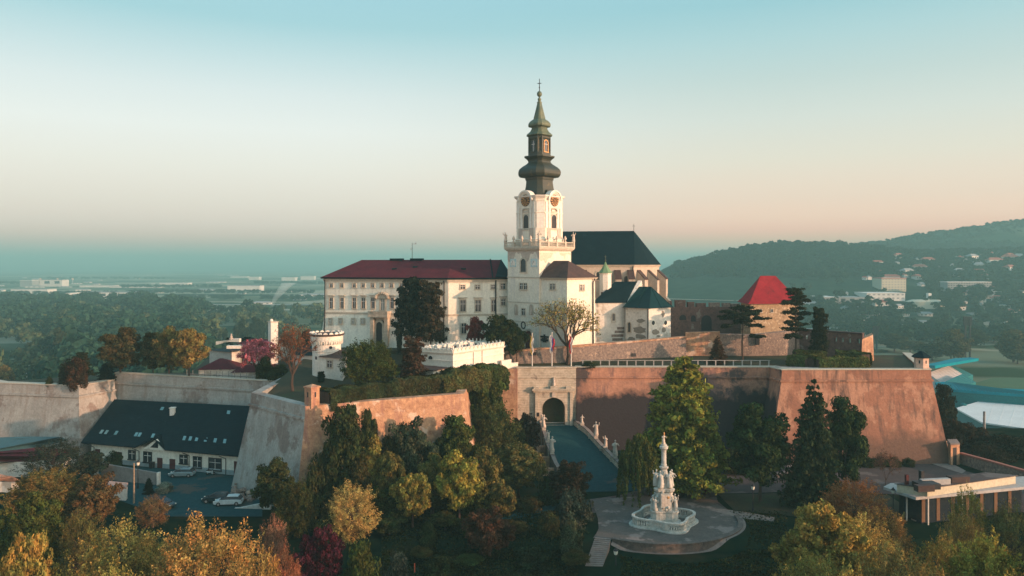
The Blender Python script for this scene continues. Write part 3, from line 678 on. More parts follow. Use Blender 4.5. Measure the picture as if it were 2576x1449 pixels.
# roof fittings
for px, py in ((978,714-8),(1150+6,0)): pass
rf = Face(mid[0], mid[1])
for a, b in ((983, 1014), (1034, 1064)):
    mb = MB(); rf.box(mb, rf.t(a), rf.t(b), rz-.2, rz+.35, -.6, .6); mb.build('ridge_vent', SLATE, pal)
for (px, py, Y) in ((1026, 660, 178), (977, 678.5, 183), (1173, 680, 173)):
    p = P(px, py, Y); mb = MB(); ff = f1 if px < 1120 else f2; t = ff.t(px); q = .62 if px == 1026 else .5
    b0 = ff.p(t, ze + (rz-ze)*q*.9, -7.25*q + .4); mb.box(-.55,.55,-.5,.5,-.5,.35, org=tuple(b0)); mb.build('roof_hatch', SLATE, pal)
an = thing('antenna', 'thin mast with small dishes on the red palace roof ridge', 'antenna', tuple(rf.p(rf.t(1037), rz, 0)))
mb = MB(); q = rf.p(rf.t(1037), rz - .2, 0); mb.tube(q, q + Vector((0,0,4.3)), .07, .05, 5); mb.build('mast', DARK, an)
mb = MB(); mb.tube(q + Vector((0,0,4.0)), q + Vector((.9,0,4.15)), .04, .04, 5); mb.ball(tuple(q + Vector((.9,0,4.2))), .28, .4, 1, 1, 6, 4); mb.tube(q + Vector((-.45,0,3.0)), q + Vector((.2,0,3.0)), .04, .04, 5); mb.ball(tuple(q+Vector((-.3,0,2.7))), .18, .4,1,1,6,4); mb.build('dish', CONC, an)
# ================================================================ bell tower
s2 = 1 / math.sqrt(2); e1 = Vector((s2, s2)); e2 = Vector((-s2, s2)); TC = Vector((6.33, 174.25)); HA, HB = 5.4, 4.95   # half sizes along e1, e2
tw = thing('bell_tower', 'tall cream baroque bell tower with layered dark green copper spire', 'church tower', (TC.x, TC.y, 19))
def oc(a, b, z=None): q = TC + e1*a + e2*b; return Vector((q.x, q.y, z)) if z is not None else q
sq = lambda g_=0: [oc(-HA-g_, -HB-g_), oc(HA+g_, -HB-g_), oc(HA+g_, HB+g_), oc(-HA-g_, HB+g_)]
zco = 41.0
block('lower_stage', TOWERP, tw, sq(), 15, zco)
def bands(name, m, lst, shape, par=tw):
    mb = MB()
    for z0, z1, g0, g1 in lst: mb.loft([[(p.x,p.y,z0) for p in shape(g0)], [(p.x,p.y,z1) for p in shape(g1)]])
    return mb.build(name, m, par)
bands('cornice', TRIM, [(zco, zco+.35, .15, .45), (zco+.35, zco+.75, .5, .65), (zco+.75, zco+.9, .65, .65)], sq)
bands('string_course', TRIM, [(34.95, 35.2, .12, .12), (29.3, 29.5, .1, .1), (25.0, 25.15, .1, .1)], sq)
FL = Face(oc(-HA, HB), oc(-HA, -HB)); FR = Face(oc(-HA, -HB), oc(HA, -HB))
# ragged bare render band under the cornice, modelled as a thin layer on the wall
rnd = random.Random(4)
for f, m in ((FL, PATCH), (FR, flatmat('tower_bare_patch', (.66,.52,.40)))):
    mb = MB(); n = 40; top = zco; prev = None
    for i in range(n):
        t0, t1 = f.L*i/n, f.L*(i+1)/n
        dd = lambda t: (1.3 + 1.0*math.sin(t*1.25+.6) + .35*math.sin(t*4.1)) if f is FL else max(0, 1.0 + 1.1*math.sin(t*.75+.3) + .3*math.sin(t*3.7)) * (1 if t < 8.7 else .2)
        a, b = dd(t0), dd(t1); zz = top if f is FL else top - .35
        if a > .05 and b > .05: mb.add([f.p(t0, zz, .02), f.p(t1, zz, .02), f.p(t1, zz - b, .02), f.p(t0, zz - a, .02)], [(0,1,2,3)])
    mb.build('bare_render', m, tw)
tf = FL.t(1317); window(tw, FL, tf, FL.t(1323.5)-FL.t(1310.5), FL.z(1317,684), FL.z(1317,651), fr=.3, arch=True, cross=False)
for px in (1291, 1343.5):
    c = FL.t(px); m1, m2 = MB(), MB(); z0, z1 = FL.z(px,671.5), FL.z(px,651)
    FL.box(m1, c-.95, c+.95, z0, z1, 0, .06); dl = m1.build('sundial', DIAL, tw)
    FL.arch(m2, c, 1.25, z0+.35, z1-.3, .06, .09)
    for i in range(12):
        a = 2*math.pi*i/12; FL.box(m2, c+.8*math.cos(a)-.08, c+.8*math.cos(a)+.08, (z0+z1)/2+.8*math.sin(a)-.1, (z0+z1)/2+.8*math.sin(a)+.1, .06, .08)
    m2.build('dial_marks', WHITE, dl)
    m3 = MB(); m3.tube(FL.p(c, z1-.4, .1), FL.p(c-.3, z0+.6, .3), .03, .03, 4); m3.build('gnomon', DARK, dl)
for a, b in ((1308,1315.5),(1318.5,1326)): winpx(tw, FL, a, b, 713, 727.5, fr=.16)
winpx(tw, FL, 1313, 1321, 776.5, 792.5, fr=.2)
for a, b in ((1294.5,1303),(1332,1342)):
    mb = MB(); t0, t1 = FL.t(a), FL.t(b); FL.arch(mb, (t0+t1)/2, t1-t0, FL.z(a,792), FL.z(a,765), .0, .05); o = mb.build('wall_niche', PATCH, tw)
    mb = MB(); FL.arch(mb, (t0+t1)/2, t1-t0, FL.z(a,792), FL.z(a,765), -.02, .14, inner=.16); mb.build('surround', TRIM, o)
    mb = MB(); mb.lathe([(.22,0),(.26,.5),(.16,1.2),(.2,1.4),(.1,1.5),(.13,1.65),(.05,1.85)], 8, tuple(FL.p((t0+t1)/2, FL.z(a,791.5), .2))); mb.build('niche_figure', PATCH, o)
mb = MB(); c = FL.t(1317); 
for i in range(14):
    a = 2*math.pi*i/14; mb.ball(FL.p(c + .62*math.cos(a), FL.z(1317,818) + .75*math.sin(a), .08), .16, 1,1,1,6,4)
mb.build('medallion', DARK, tw)
mb = MB(); FL.arch(mb, FL.t(1330.5), 1.9, 15, FL.z(1330,832), 0, .06); mb.build('portal', DOORRED, tw)
mb = MB(); FL.arch(mb, FL.t(1330.5), 2.7, 15, FL.z(1330,826), -.02, .25, inner=.4); mb.build('portal_surround', TRIM, tw)
# balustrade with urns and statues
zb0 = zco + .9
bm_ = MB(); rl_ = MB(); ring = sq(.38)
for i in range(4):
    a, b = ring[i], ring[(i+1) % 4]; f = Face(a, b); n = 32
    f.box(rl_, 0, f.L, zb0+1.0, zb0+1.18, -.14, .14); f.box(rl_, 0, f.L, zb0, zb0+.15, -.14, .14)
    for k in range(5): t = f.L*k/4; f.box(rl_, t-.28, t+.28, zb0, zb0+1.3, -.22, .22)
    for k in range(n+1):
        if i in (1, 2) or k % 8 == 0: continue
        t = f.L*k/n; p = f.p(t, zb0+.15)
        bm_.lathe([(.06,0),(.1,.25),(.05,.55),(.08,.85)], 6, tuple(p))
bo = rl_.build('balustrade', TRIM, tw); pieces(bm_, 'baluster', TRIM, bo)
FB = [Face(ring[3], ring[0]), Face(ring[0], ring[1])]
for f, side in ((FB[0], 'shaded left'), (FB[1], 'sunlit right')):
    for k, lab in ((1, 'first'), (2, 'middle'), (3, 'last')):
        p = f.p(f.L*k/4, zb0+1.3)
        u = thing('urn', f'stone urn on the {side} tower balustrade, {lab} of three from the left', 'urn', tuple(p), 'urns on the tower balustrade')
        MB().lathe([(.2,0),(.12,.15),(.28,.45),(.34,.75),(.2,.95),(.24,1.02),(.08,1.2),(.02,1.35)], 10, tuple(p)).build('vase', STATUE, u, smooth=True)
for pnt, v, lab in ((FB[0].p(0, zb0+1.3), 0, 'stone saint on the left corner of the tower balustrade'), (FB[1].p(0, zb0+1.3), 1, 'stone saint on the front corner of the tower balustrade'), (FB[1].p(FB[1].L, zb0+1.3), 5, 'stone saint on the right corner of the tower balustrade')):
    statue(tuple(pnt), 2.2, v, lab, 0, group='statues on the tower balustrade')
# upper shaft, chamfered square
def octo(Rr, z=None, c=.283, a=.8485):
    A, B = a*Rr, (a-c)*Rr; q = [(-A,-B),(-B,-A),(B,-A),(A,-B),(A,B),(B,A),(-B,A),(-A,B)]
    return [oc(x, y, z) if z is not None else oc(x, y) for x, y in q]
zu = 53.3
MB().loft([octo(5.15, zco+.5), octo(5.15, zu)]).build('upper_stage', TOWERP, tw)
bands('base_moulding', TOWERP, [(zco+.9, zco+2.6, .35, .35), (zco+2.6, zco+2.8, .5, .3), (zco+2.8, zco+5.2, .12, .12)], lambda g_: octo(5.15 + g_*1.15))
bands('entablature', TOWERP, [(zu-3.9, zu-3.6, .08, .2), (zu-1.2, zu-.9, .05, .15)], lambda g_: octo(5.15 + g_*1.15))
bands('main_cornice', WHITE, [(zu-.45, zu-.1, .1, .3), (zu-.1, zu+.25, .45, .6)], lambda g_: octo(5.15 + g_*1.15))
oo = octo(5.15); faces8 = [(oo[7], oo[0]), (oo[1], oo[2])]
pil = MB()
for i in range(8):
    f = Face(oo[i], oo[(i+1) % 8])
    if f.L > 4:
        for t in (.5, f.L-.5, 1.55, f.L-1.55): f.box(pil, t-.32, t+.32, zco+5.2, zu-1.2, -.05, .16)
    else: f.box(pil, .2, f.L-.2, zco+5.2, zu-1.2, -.05, .14)
pieces(pil, 'pilaster', WHITE, tw)
mb = MB()
for i in range(8):
    f = Face(oo[i], oo[(i+1) % 8])
    if f.L > 4:
        for t in (1.2, f.L-1.2): f.box(mb, t-.62, t+.62, zco+2.85, zco+5.15, .14, .19)
pieces(mb, 'panel', PATCH, tw)
for fi, (pa, pb2) in enumerate(faces8):
    f = Face(pa, pb2); c = f.L / 2
    o = window(tw, f, c, 1.55, 45.9, 49.2, fr=.28, arch=True, cross=False, off=.02)
    lv = MB()
    for k in range(14): zz = 45.95 + k*.2; f.box(lv, c-.7, c+.7, zz, zz+.08, .05, .12)
    lv.build('louvre', BROWNROOF if fi else DARK, o)
    mb = MB()
    for k in range(7):
        a = math.pi*k/6; mb.ball(f.p(c - .95*math.cos(a), 50.2 + .35*math.sin(a)*1.2, .2), .2,1,1,1,6,4)
    f.box(mb, c-1.0, c+1.0, 49.7, 50.0, 0, .25); f.box(mb, c-1.15, c-.95, 48.2, 49.9, 0, .2); f.box(mb, c+.95, c+1.15, 48.2, 49.9, 0, .2); mb.build('window_ornament', TRIM, tw)
    # arched gable over the clock
    zc2 = 52.55; rb = 1.95
    g_ = MB(); g_.ext([f.p(c + rb*math.cos(math.pi*k/18), zc2 + rb*math.sin(math.pi*k/18), -.8) for k in range(19)], (f.n*1.05).to_3d()); f.box(g_, c-rb, c+rb, zc2-1.9, zc2, -.5, .24); g_.build('clock_gable', TOWERP, tw)
    hd = MB()
    for k in range(20):
        a, b = math.pi*k/20, math.pi*(k+1)/20
        for r_a, r_b, o_a, o_b in ((rb-.05, rb+.28, -.8, .65), (rb-.35, rb-.05, .2, .42)):
            q = [(c + r_*math.cos(x), zc2 + r_*math.sin(x)) for r_, x in ((r_a,a),(r_b,a),(r_b,b),(r_a,b))]
            hd.ext([f.p(t, z, o_a) for t, z in q], (f.n*(o_b-o_a)).to_3d())
    hd.build('gable_moulding', WHITE, tw)
    disc = lambda r_, o0, o1, n=32: MB().ext([f.p(c + r_*math.cos(2*math.pi*k/n), zc2 - .1 + r_*math.sin(2*math.pi*k/n), o0) for k in range(n)], (f.n*(o1-o0)).to_3d())
    ck = disc(1.36, .24, .34).build('clock', CLOCKD, tw)
    mk = MB()
    for k in range(12):
        a = 2*math.pi*k/12; u_ = Vector((math.cos(a), math.sin(a))); v_ = Vector((-u_.y, u_.x)); w1 = .13
        q = [u_*.85 + v_*w1*.8, u_*.85 - v_*w1*.8, u_*1.25 - v_*w1, u_*1.25 + v_*w1]; mk.ext([f.p(c + x.x, zc2 - .1 + x.y, .34) for x in q], (f.n*.05).to_3d())
    for k in range(24):
        a, b = 2*math.pi*k/24, 2*math.pi*(k+1)/24; q = [(c + r_*math.cos(x), zc2-.1 + r_*math.sin(x)) for r_, x in ((.62,a),(.70,a),(.70,b),(.62,b))]; mk.ext([f.p(t, z, .34) for t, z in q], (f.n*.04).to_3d())
    mk.build('numerals', GOLD, ck)
    hn = MB()
    for ang, ln, w1 in ((R(-92), .78, .09), (R(140), 1.15, .06)):
        u_ = Vector((math.cos(ang), math.sin(ang))); v_ = Vector((-u_.y, u_.x)); q = [-u_*.2 + v_*w1, -u_*.2 - v_*w1, u_*ln - v_*w1*.4, u_*ln + v_*w1*.4]; hn.ext([f.p(c + x.x, zc2 - .1 + x.y, .40) for x in q], (f.n*.05).to_3d())
    hn.build('hands', GOLD, ck)
# spire
SZ = lambda yc: 38 + (HY - (167.7 + yc * .23148)) / F * 174.3
def spire(name, m, prof, smooth=False): 
    return MB().loft([octo(max(h, 1) * .02124, SZ(y)) for y, h in prof]).build(name, m, tw)
spire('spire_skirt', COPPERD, [(1415,176),(1395,172),(1370,164),(1335,155),(1300,148),(1265,144),(1240,143),(1236,150),(1212,156),(1208,166)])
spire('spire_bulb', COPPERD, [(1210,166),(1206,188),(1203,208),(1190,222),(1175,229),(1155,230),(1135,225),(1118,214),(1104,198),(1092,182),(1080,163),(1066,142),(1050,124),(1035,120),(1018,128),(1004,142),(992,158),(990,163),(978,163),(975,150)])
spire('lantern', COPPERD, [(976,122),(945,120),(930,112),(800,108),(785,118),(770,118),(762,124),(756,134)])
spire('lantern_roof', COPPER, [(758,134),(752,140),(745,138),(732,124),(715,105),(700,95),(685,88),(670,82),(664,84),(660,100),(657,116)])
spire('upper_bulb', COPPER, [(658,112),(650,119),(638,122),(625,119),(612,110),(598,98),(587,84),(578,68),(566,63),(560,63),(480,43),(400,24),(396,26),(384,26),(380,16),(372,14),(360,20),(350,19),(343,11),(330,8)])
MB().ball((TC.x, TC.y, SZ(298)), .60, 1,1,1.15, 14, 10).build('finial_ball', COPPER, tw, smooth=True)
mb = MB(); cx, cyy = TC.x, TC.y; mb.tube((cx,cyy,SZ(270)), (cx,cyy,SZ(132)), .10, .07, 6); q = Vector((s2, -s2*.3, 0)) * .62; mb.tube(Vector((cx,cyy,SZ(182)))-q, Vector((cx,cyy,SZ(182)))+q, .09, .09, 6); mb.tube((cx,cyy,SZ(240)), (cx,cyy,SZ(225)), .05, .18, 6); mb.build('cross', DARK, tw)
ol = octo(110*.02124)
for i in range(8):
    f = Face(ol[i], ol[(i+1) % 8]); cc = f.L/2
    if f.L > 2: window(tw, f, cc, 1.15, SZ(935), SZ(812), fr=.18, arch=True, cross=True, frame=GOLD if i == 1 else COPPERD)
mb = MB(); og = octo(1.02*110*.02124)
for i in range(8): mb.box(-.14,.14,-.14,.14, SZ(950), SZ(765), org=(og[i].x, og[i].y, 0), rz=math.pi/4)
pieces(mb, 'lantern_post', COPPERD, tw)
mb = MB(); 
for f in (Face(octo(3.3)[1], octo(3.3)[2]),): mb.tube(f.p(f.L*.3, SZ(1370), -.3), f.p(f.L*.3, SZ(1370), .7), .45, .45, 12)
mb.build('round_dormer', COPPERD, tw)
# ================================================================ annex in front of the tower
ax = thing('tower_annex', 'cream block with brown hipped roof in front of the bell tower', 'church annex', (11.8,162,18))
A0 = Vector((11.82,162.0)); a1_, a2_ = Vector((6.15,167.55)), Vector((18.5,168.75)); a3_ = a1_ + (a2_ - A0)
pln = [a1_, A0, a2_, a3_]; zea = 35.1
block('wall', TOWERP, ax, pln, 15, zea, .12)
Eo = offset(pln, .55, True); Ez = [Vector((p.x,p.y,zea)) for p in Eo]
rA, rB = Vector((X(1393,168.5),168.5,38.8)), Vector((X(1430,167),167,38.8))
MB().add(Ez + [rA, rB], [(0,1,5,4),(1,2,5),(2,3,4,5),(3,0,4),(3,2,1,0)]).build('roof', BROWNROOF, ax)
MB().loft([[(p.x,p.y,zea-.4) for p in offset(pln,.3,True)], [(p.x,p.y,zea-.03) for p in offset(pln,.58,True)]]).build('cornice', TRIM, ax)
AL, AR = Face(a1_, A0), Face(A0, a2_)
for a, b in ((1384,1389.5),(1391.5,1397)): winpx(ax, AL, a, b, 714.5, 728, fr=.16)
for a, b in ((1458,1463),(1465,1469)): winpx(ax, AR, a, b, 717, 731, fr=.16)
for f, a, b in ((AL, 1385.5, 1395), (AR, 1458.5, 1467.5)): winpx(ax, f, a, b, 767, 787, fr=.22)
mb = MB(); zz = [AL.z(1371, y) for y in (841,845.5,850,853,857,861)]; c = AL.t(1371)
AL.box(mb, c-.55, c+.55, AL.z(1371,861), AL.z(1371,858), .12, .22); AL.box(mb, c-1.1, c+1.1, AL.z(1371,858), AL.z(1371,853), .12, .22); AL.box(mb, c-.8, c+.8, AL.z(1371,852.5), AL.z(1371,850), .12, .22); AL.box(mb, c-.25, c+.25, AL.z(1371,853), AL.z(1371,841), .12, .24); AL.box(mb, c-1.2, c+1.2, AL.z(1371,849), AL.z(1371,845), .12, .23)
mb.build('double_cross_emblem', DARK, ax)
mb = MB(); mb.path([AR.p(AR.L-.6, zea-.3, .5), AR.p(AR.L-.9, zea-1.1, .25), AR.p(AR.L-.9, 19, .3)], [.14]*3, 6); mb.build('downpipe', DARK, ax)
# ================================================================ cathedral nave
nv = thing('cathedral_nave', 'gothic church nave with steep dark slate roof behind the bell tower', 'church', (X(1560,190),190,19))
nb = [Vector((X(1395,190),190)), Vector((X(1594,190),190)), Vector((X(1630,194),194)), Vector((X(1658,201),201)), Vector((X(1640,209),209)), Vector((X(1590,212),212)), Vector((X(1395,212),212))]
block('wall', NAVEP, nv, nb, 16, 37.9)
EO2 = [Vector((p.x,p.y,37.9)) for p in offset(nb, .5, True)]; r1_, r2_ = Vector((X(1400,201),201,46.75)), Vector((X(1594.5,201),201,46.9))
MB().add(EO2 + [r1_, r2_], [(0,1,8,7),(1,2,8),(2,3,8),(3,4,8),(4,5,8),(5,6,7,8),(6,0,7),(6,5,4,3,2,1,0)]).build('roof', SLATE, nv)
MB().loft([[(p.x,p.y,37.4) for p in offset(nb,.2,True)], [(p.x,p.y,37.87) for p in offset(nb,.5,True)]]).build('cornice', TRIM, nv)
mb = MB(); q = r2_; mb.tube(q - Vector((0,0,.3)), q + Vector((0,0,1.9)), .07, .04, 5); mb.tube(q + Vector((-.35,0,1.3)), q + Vector((.35,0,1.3)), .05, .05, 5); mb.build('cross', DARK, nv)
NF = [Face(nb[0], nb[1]), Face(nb[1], nb[2]), Face(nb[2], nb[3])]
def buttress(f, t, w, dp, zt, zt2):
    mb = MB(); prof = [(0,16),(dp+.9,16),(dp+.9,zt2-2.6),(dp,zt2-1.6),(dp,zt-dp*.9),(0,zt)]
    mb.ext([f.p(t-w/2, z, o) for o, z in prof], (f.d*w).to_3d()); b = mb.build('buttress', NAVEP, nv)
    mb = MB(); mb.ext([f.p(t-w/2-.08, z, o) for o, z in ((0,zt+.05),(dp+.15,zt-dp*.9-.05),(dp+.15,zt-dp*.9+.12),(0,zt+.3))], (f.d*(w+.16)).to_3d()); mb.build('weathering', BROWNROOF, b)
for px in (1468, 1553, 1590.5): buttress(NF[0], min(NF[0].t(px), NF[0].L-.8), 1.5, 2.2, 36.3, 31)
buttress(NF[1], NF[1].L*.35, 1.3, 2.4, 36.3, 31); buttress(NF[2], .5, 1.4, 2.6, 36.3, 31); buttress(NF[2], NF[2].L-.7, 1.4, 2.4, 36.3, 31)
for a, b, c, d in ((1500,1510,684,704),(1570,1581,694.5,712)): winpx(nv, NF[0], a, b, c, d, fr=.3, arch=True, cross=False)
winpx(nv, NF[1], 1607, 1616, 695.5, 724, fr=.3, arch=True, cross=False)
mb = MB(); mb.tube(NF[0].p(NF[0].L-.2, 37.6, .2), NF[0].p(NF[0].L-.2, 20, .2), .13, .13, 6); mb.build('downpipe', DARK, nv)
# ================================================================ turret, chapel and round chapel
tt = thing('stair_turret', 'small white octagonal turret with green pointed cap beside the nave', 'turret', (X(1523,181),181,20))
c_ = (X(1523,181), 181, 0); MB().lathe([(1.5,19),(1.5,35.7),(1.65,35.75),(1.65,35.95)], 8, c_, rz=.25).build('shaft', WHITE, tt)
MB().lathe([(1.85,35.96),(1.2,36.7),(.7,37.4),(.3,38.1),(.12,38.6)], 8, c_, rz=.25).build('cap', flatmat('verdigris', (.16,.26,.14)), tt)
mb = MB(); mb.tube((c_[0],181,38.5), (c_[0],181,40.2), .06, .04, 5); mb.ball((c_[0],181,39.0), .2, 1,1,1,8,6); mb.tube((c_[0]-.3,181,39.8), (c_[0]+.3,181,39.8), .04,.04,5); mb.build('cross', COPPER, tt)
mb = MB(); mb.box(-.3,.3,-.1,.1,29.4,31.4, org=(X(1515,179.5),179.52,0)); mb.build('window', BROWNROOF, tt)
cp_ = thing('chapel', 'weathered chapel with steep dark roof and pale gable edge', 'chapel', (X(1535,177),177,19))
cb = [Vector((X(1494,176),176)), Vector((X(1572,177.5),177.5)), Vector((X(1600,186),186)), Vector((X(1510,187),187))]
block('wall', CREAM2, cp_, cb, 15, 29.0, .1)
ce = [Vector((p.x,p.y,29.0)) for p in offset(cb, .35, True)]; ra, rb_ = Vector((X(1546,182),182,33.8)), Vector((X(1603,182),182,33.9))
MB().add(ce + [ra, rb_], [(0,1,5,4),(1,2,5),(2,3,4,5),(3,0,4),(3,2,1,0)]).build('roof', SLATE, cp_)
q0, q1, q2 = Vector((X(1570,177.1),177.1,28.6)), Vector((X(1605,182.3),182.3,34.1)), Vector((X(1612,186.3),186.3,28.6))
MB().ext([q0, q1, q2, q2-Vector((0,0,.1)), q0-Vector((0,0,.1))], (.9,-.1,0)).build('gable_parapet', CREAM2, cp_)
CF = Face(cb[0], cb[1]); winpx(cp_, CF, 1540, 1546.5, 789, 809, fr=.2, arch=True, cross=False)
mb = MB(); t = CF.t(1505)
for i in range(6): CF.box(mb, t-.25, t+.25, 20+i*1.6, 21.1+i*1.6, .0, .16)
pieces(mb, 'ladder_box', TRIM, cp_)
mb = MB(); n = 10
for zz, w0, w1 in ((20.4,1540,1566),(21.3,1538,1568),(22.2,1546,1570),(23.0,1552,1570)): CF.box(mb, CF.t(w0), CF.t(w1), zz-.3, zz+.3, .09, .115)
pieces(mb, 'exposed_masonry', RUBBLE, cp_)
rc = thing('round_chapel', 'small polygonal apse with dark green sheet roof and patchy plaster', 'chapel', (X(1632,172),172,19))
rp = [Vector((X(1573.5,176),176)), Vector((X(1632,172.3),172.3)), Vector((X(1687,177),177)), Vector((X(1680,184),184)), Vector((X(1640,188),188)), Vector((X(1590,186),186))]
block('wall', CREAM2, rc, rp, 15, 27.95, .05)
re_ = [Vector((p.x,p.y,27.95)) for p in offset(rp, .55, True)]; s0, s1 = Vector((X(1609,181),181,32.6)), Vector((X(1638,181),181,32.55))
MB().add(re_ + [s0, s1], [(0,1,7,6),(1,2,7),(2,3,7),(3,4,7),(4,5,6,7),(5,0,6),(5,4,3,2,1,0)]).build('roof', GREENROOF, rc)
mb = MB()
for a, b in ((re_[1], s1), (re_[2], s1), (re_[0], s0), (s0, s1), (re_[1].lerp(re_[2], .5), s1), (re_[0].lerp(re_[1], .5), s0.lerp(s1,.5))): mb.tube(a, b, .1, .1, 5)
mb.build('roof_seam', GREENROOF, rc)
RF = [Face(rp[0], rp[1]), Face(rp[1], rp[2])]
winpx(rc, RF[0], 1580, 1587, 811, 835, fr=.18, arch=True, cross=False)
for px in (1643, 1674):
    t, z = RF[1].t(px), RF[1].z(px, 812); mb = MB(); mb.tube(RF[1].p(t,z,-.1), RF[1].p(t,z,.06), .72, .72, 20); o = mb.build('window', CREAM, rc); mb = MB(); mb.tube(RF[1].p(t,z,-.1), RF[1].p(t,z,.09), .52, .52, 20); mb.build('pane', GLASS, o)
for f, t in ((RF[0], RF[0].L-.15),): mb = MB(); mb.tube(f.p(t, 27.8, .2), f.p(t, 18, .2), .1, .1, 6); mb.build('downpipe', DARK, rc)
rnd = random.Random(8); mb = MB()
for f, lst in ((RF[0], ((1590,1628,818,840),(1594,1630,838,852),(1577,1600,846,858),(1600,1625,800,812))), (RF[1], ((1636,1660,828,845),(1663,1672,780,800),(1662,1676,822,838),(1650,1662,842,850)))):
    for a, b, c, d in lst:
        n = 10; t0, t1 = f.t(a), f.t(b); z0, z1 = f.z(a, d), f.z(a, c); tm, zm = (t0+t1)/2, (z0+z1)/2; pts = []
        for k in range(14):
            an_ = 2*math.pi*k/14; r_ = rnd.uniform(.65, 1.0); pts.append(f.p(tm + (t1-t0)/2*r_*math.cos(an_), zm + (z1-z0)/2*r_*math.sin(an_), .06))
        mb.ext(pts, (f.n*.02).to_3d())
pieces(mb, 'exposed_masonry', flatmat('greyed_masonry', (.24,.21,.17)), rc)
# ================================================================ white renaissance building with attic crest
rb_ = thing('attic_building', 'sunlit white building with a crest of arched merlons around its roof', 'manor building', (X(1139.5,145),145,15))
w0, w1, w2 = Vector((X(1059,148),148)), Vector((X(1139.5,145),145)), Vector((X(1267,157.7),157.7)); w3 = w0 + (w2 - w1)
wp = [w0, w1, w2, w3]; zc3 = 20.95
block('wall', WHITE, rb_, wp, 12, zc3)
bands('cornice', WHITE, [(zc3-.35, zc3, .1, .3), (zc3-1.6, zc3-1.45, .12, .12)], lambda g_: offset(wp, g_, True), rb_)
fl = [w0, w1, w2, w3]
MB().poly([Vector((p.x,p.y,zc3+.3)) for p in offset(wp, -.2, True)]).build('roof', BROWNROOF, rb_)
for i, nm in ((0, 8), (1, 13), (2, 8), (3, 13)):
    f = Face(fl[i], fl[(i+1) % 4]); wd = f.L / nm
    for k in range(nm):
        c = wd*(k+.5); r_ = wd*.47; mb = MB()
        pts = [(c-r_, zc3)] + [(c - r_*math.cos(math.pi*j/8), zc3 + .35 + r_*1.05*math.sin(math.pi*j/8)) for j in range(9)] + [(c+r_, zc3)]
        mb.ext([f.p(t, z, -.45) for t, z in pts], (f.n*.6).to_3d())
        for j in range(8):
            a, b = math.pi*j/8, math.pi*(j+1)/8; q = [(c - rr*r_*math.cos(x), zc3 + .35 + rr*1.05*r_*math.sin(x)) for rr, x in ((.82,a),(1.06,a),(1.06,b),(.82,b))]; mb.ext([f.p(t, z, .12) for t, z in q], (f.n*.16).to_3d())
        # pointed horn between the arches
        h = [(c+r_-.12, zc3+.2), (c+wd*.5+.12, zc3+.2), (c+wd*.5+.1, zc3+1.35)]; mb.ext([f.p(t, z, -.2) for t, z in h], (f.n*.35).to_3d())
        mb.build('merlon', WHITE, rb_)
# inner chimneys and vents crowd
mb = MB(); f = Face(w3, w2)
for k in range(5): mb.box(-.5,.5,-.4,.4,zc3+.2,zc3+1.0+.2*(k%2), org=((w0.lerp(w2, .2+.13*k)).x, (w0.lerp(w2, .2+.13*k)).y, 0), rz=.5)
pieces(mb, 'roof_vent', WHITE, rb_)
WL, WR = Face(w0, w1), Face(w1, w2)
mb = MB(); WL.arch(mb, WL.t(1083), .9, WL.z(1083,905), WL.z(1083,895), 0, .05); mb.build('niche', DARK, rb_)
mb = MB(); WR.arch(mb, WR.t(1152), 2.1, 13, WR.z(1152,925), 0, .05); o = mb.build('garage_arch', CREAM2, rb_)
for px in (1190, 1212): mb = MB(); mb.tube(WR.p(WR.t(px), zc3, .12), WR.p(WR.t(px), 14, .12), .06, .06, 5); mb.build('downpipe', CONC, rb_)
ch_ = thing('entrance_block', 'low white block with dark lean-to roof left of the attic building', 'outbuilding', (X(1090,141),141,15))
lp = [Vector((X(1046,143.5),143.5)), Vector((X(1089,141),141)), Vector((X(1125,144.4),144.4)), Vector((X(1059,147.6),147.6))]
block('wall', WHITE, ch_, lp, 12, 18.1); MB().loft([[(p.x,p.y,18.1) for p in offset(lp,.4,True)], [(p.x,p.y,18.3) for p in offset(lp,.4,True)]]).build('roof', BROWNROOF, ch_)
f = Face(lp[1], lp[2]); winpx(ch_, f, 1105, 1117, 932, 950, fr=.15); 
# short white wall and slab right of it
o = thing('garden_wall', 'low white garden wall stepping down right of the attic building', 'garden wall', (X(1267,156),156,16)); f = Face((X(1262,155.5),155.5), (X(1303,158.5),158.5)); mb = MB(); f.box(mb, 0, f.L*.6, 15, 18.2, -.4, 0); f.box(mb, f.L*.6, f.L, 15, 17.3, -.4, 0); mb.build('wall', WHITE, o); mb = MB(); f.box(mb, 0, f.L, 17.3, 17.45, -.5, .12); mb.build('coping', WHITE, o)
# ================================================================ round tower
rt = thing('round_tower', 'squat white round tower with arched frieze and crested rim', 'tower', (X(821.5,150),150,15)); cx, cy_ = X(821.5,150), 150.0
MB().lathe([(2.75,12),(2.75,20.8),(2.85,20.9),(2.8,21.0),(2.8,22.3),(2.95,22.4),(3.2,23.2),(3.2,23.9)], 32, (cx,cy_,0)).build('shaft', WHITE, rt)
MB().lathe([(3.2,23.9),(3.5,24.05),(3.5,24.3),(2.9,24.32)], 32, (cx,cy_,0)).build('rim', BROWNROOF, rt)
mb = MB()
for k in range(20):
    a = 2*math.pi*k/20; f = Face((cx + 2.95*math.cos(a-.13), cy_ + 2.95*math.sin(a-.13)), (cx + 2.95*math.cos(a+.13), cy_ + 2.95*math.sin(a+.13)))
    f.arch(mb, f.L/2, .72, 22.3, 23.1, .0, .25, inner=.12)
mb.build('arched_frieze', WHITE, rt)
mb = MB()
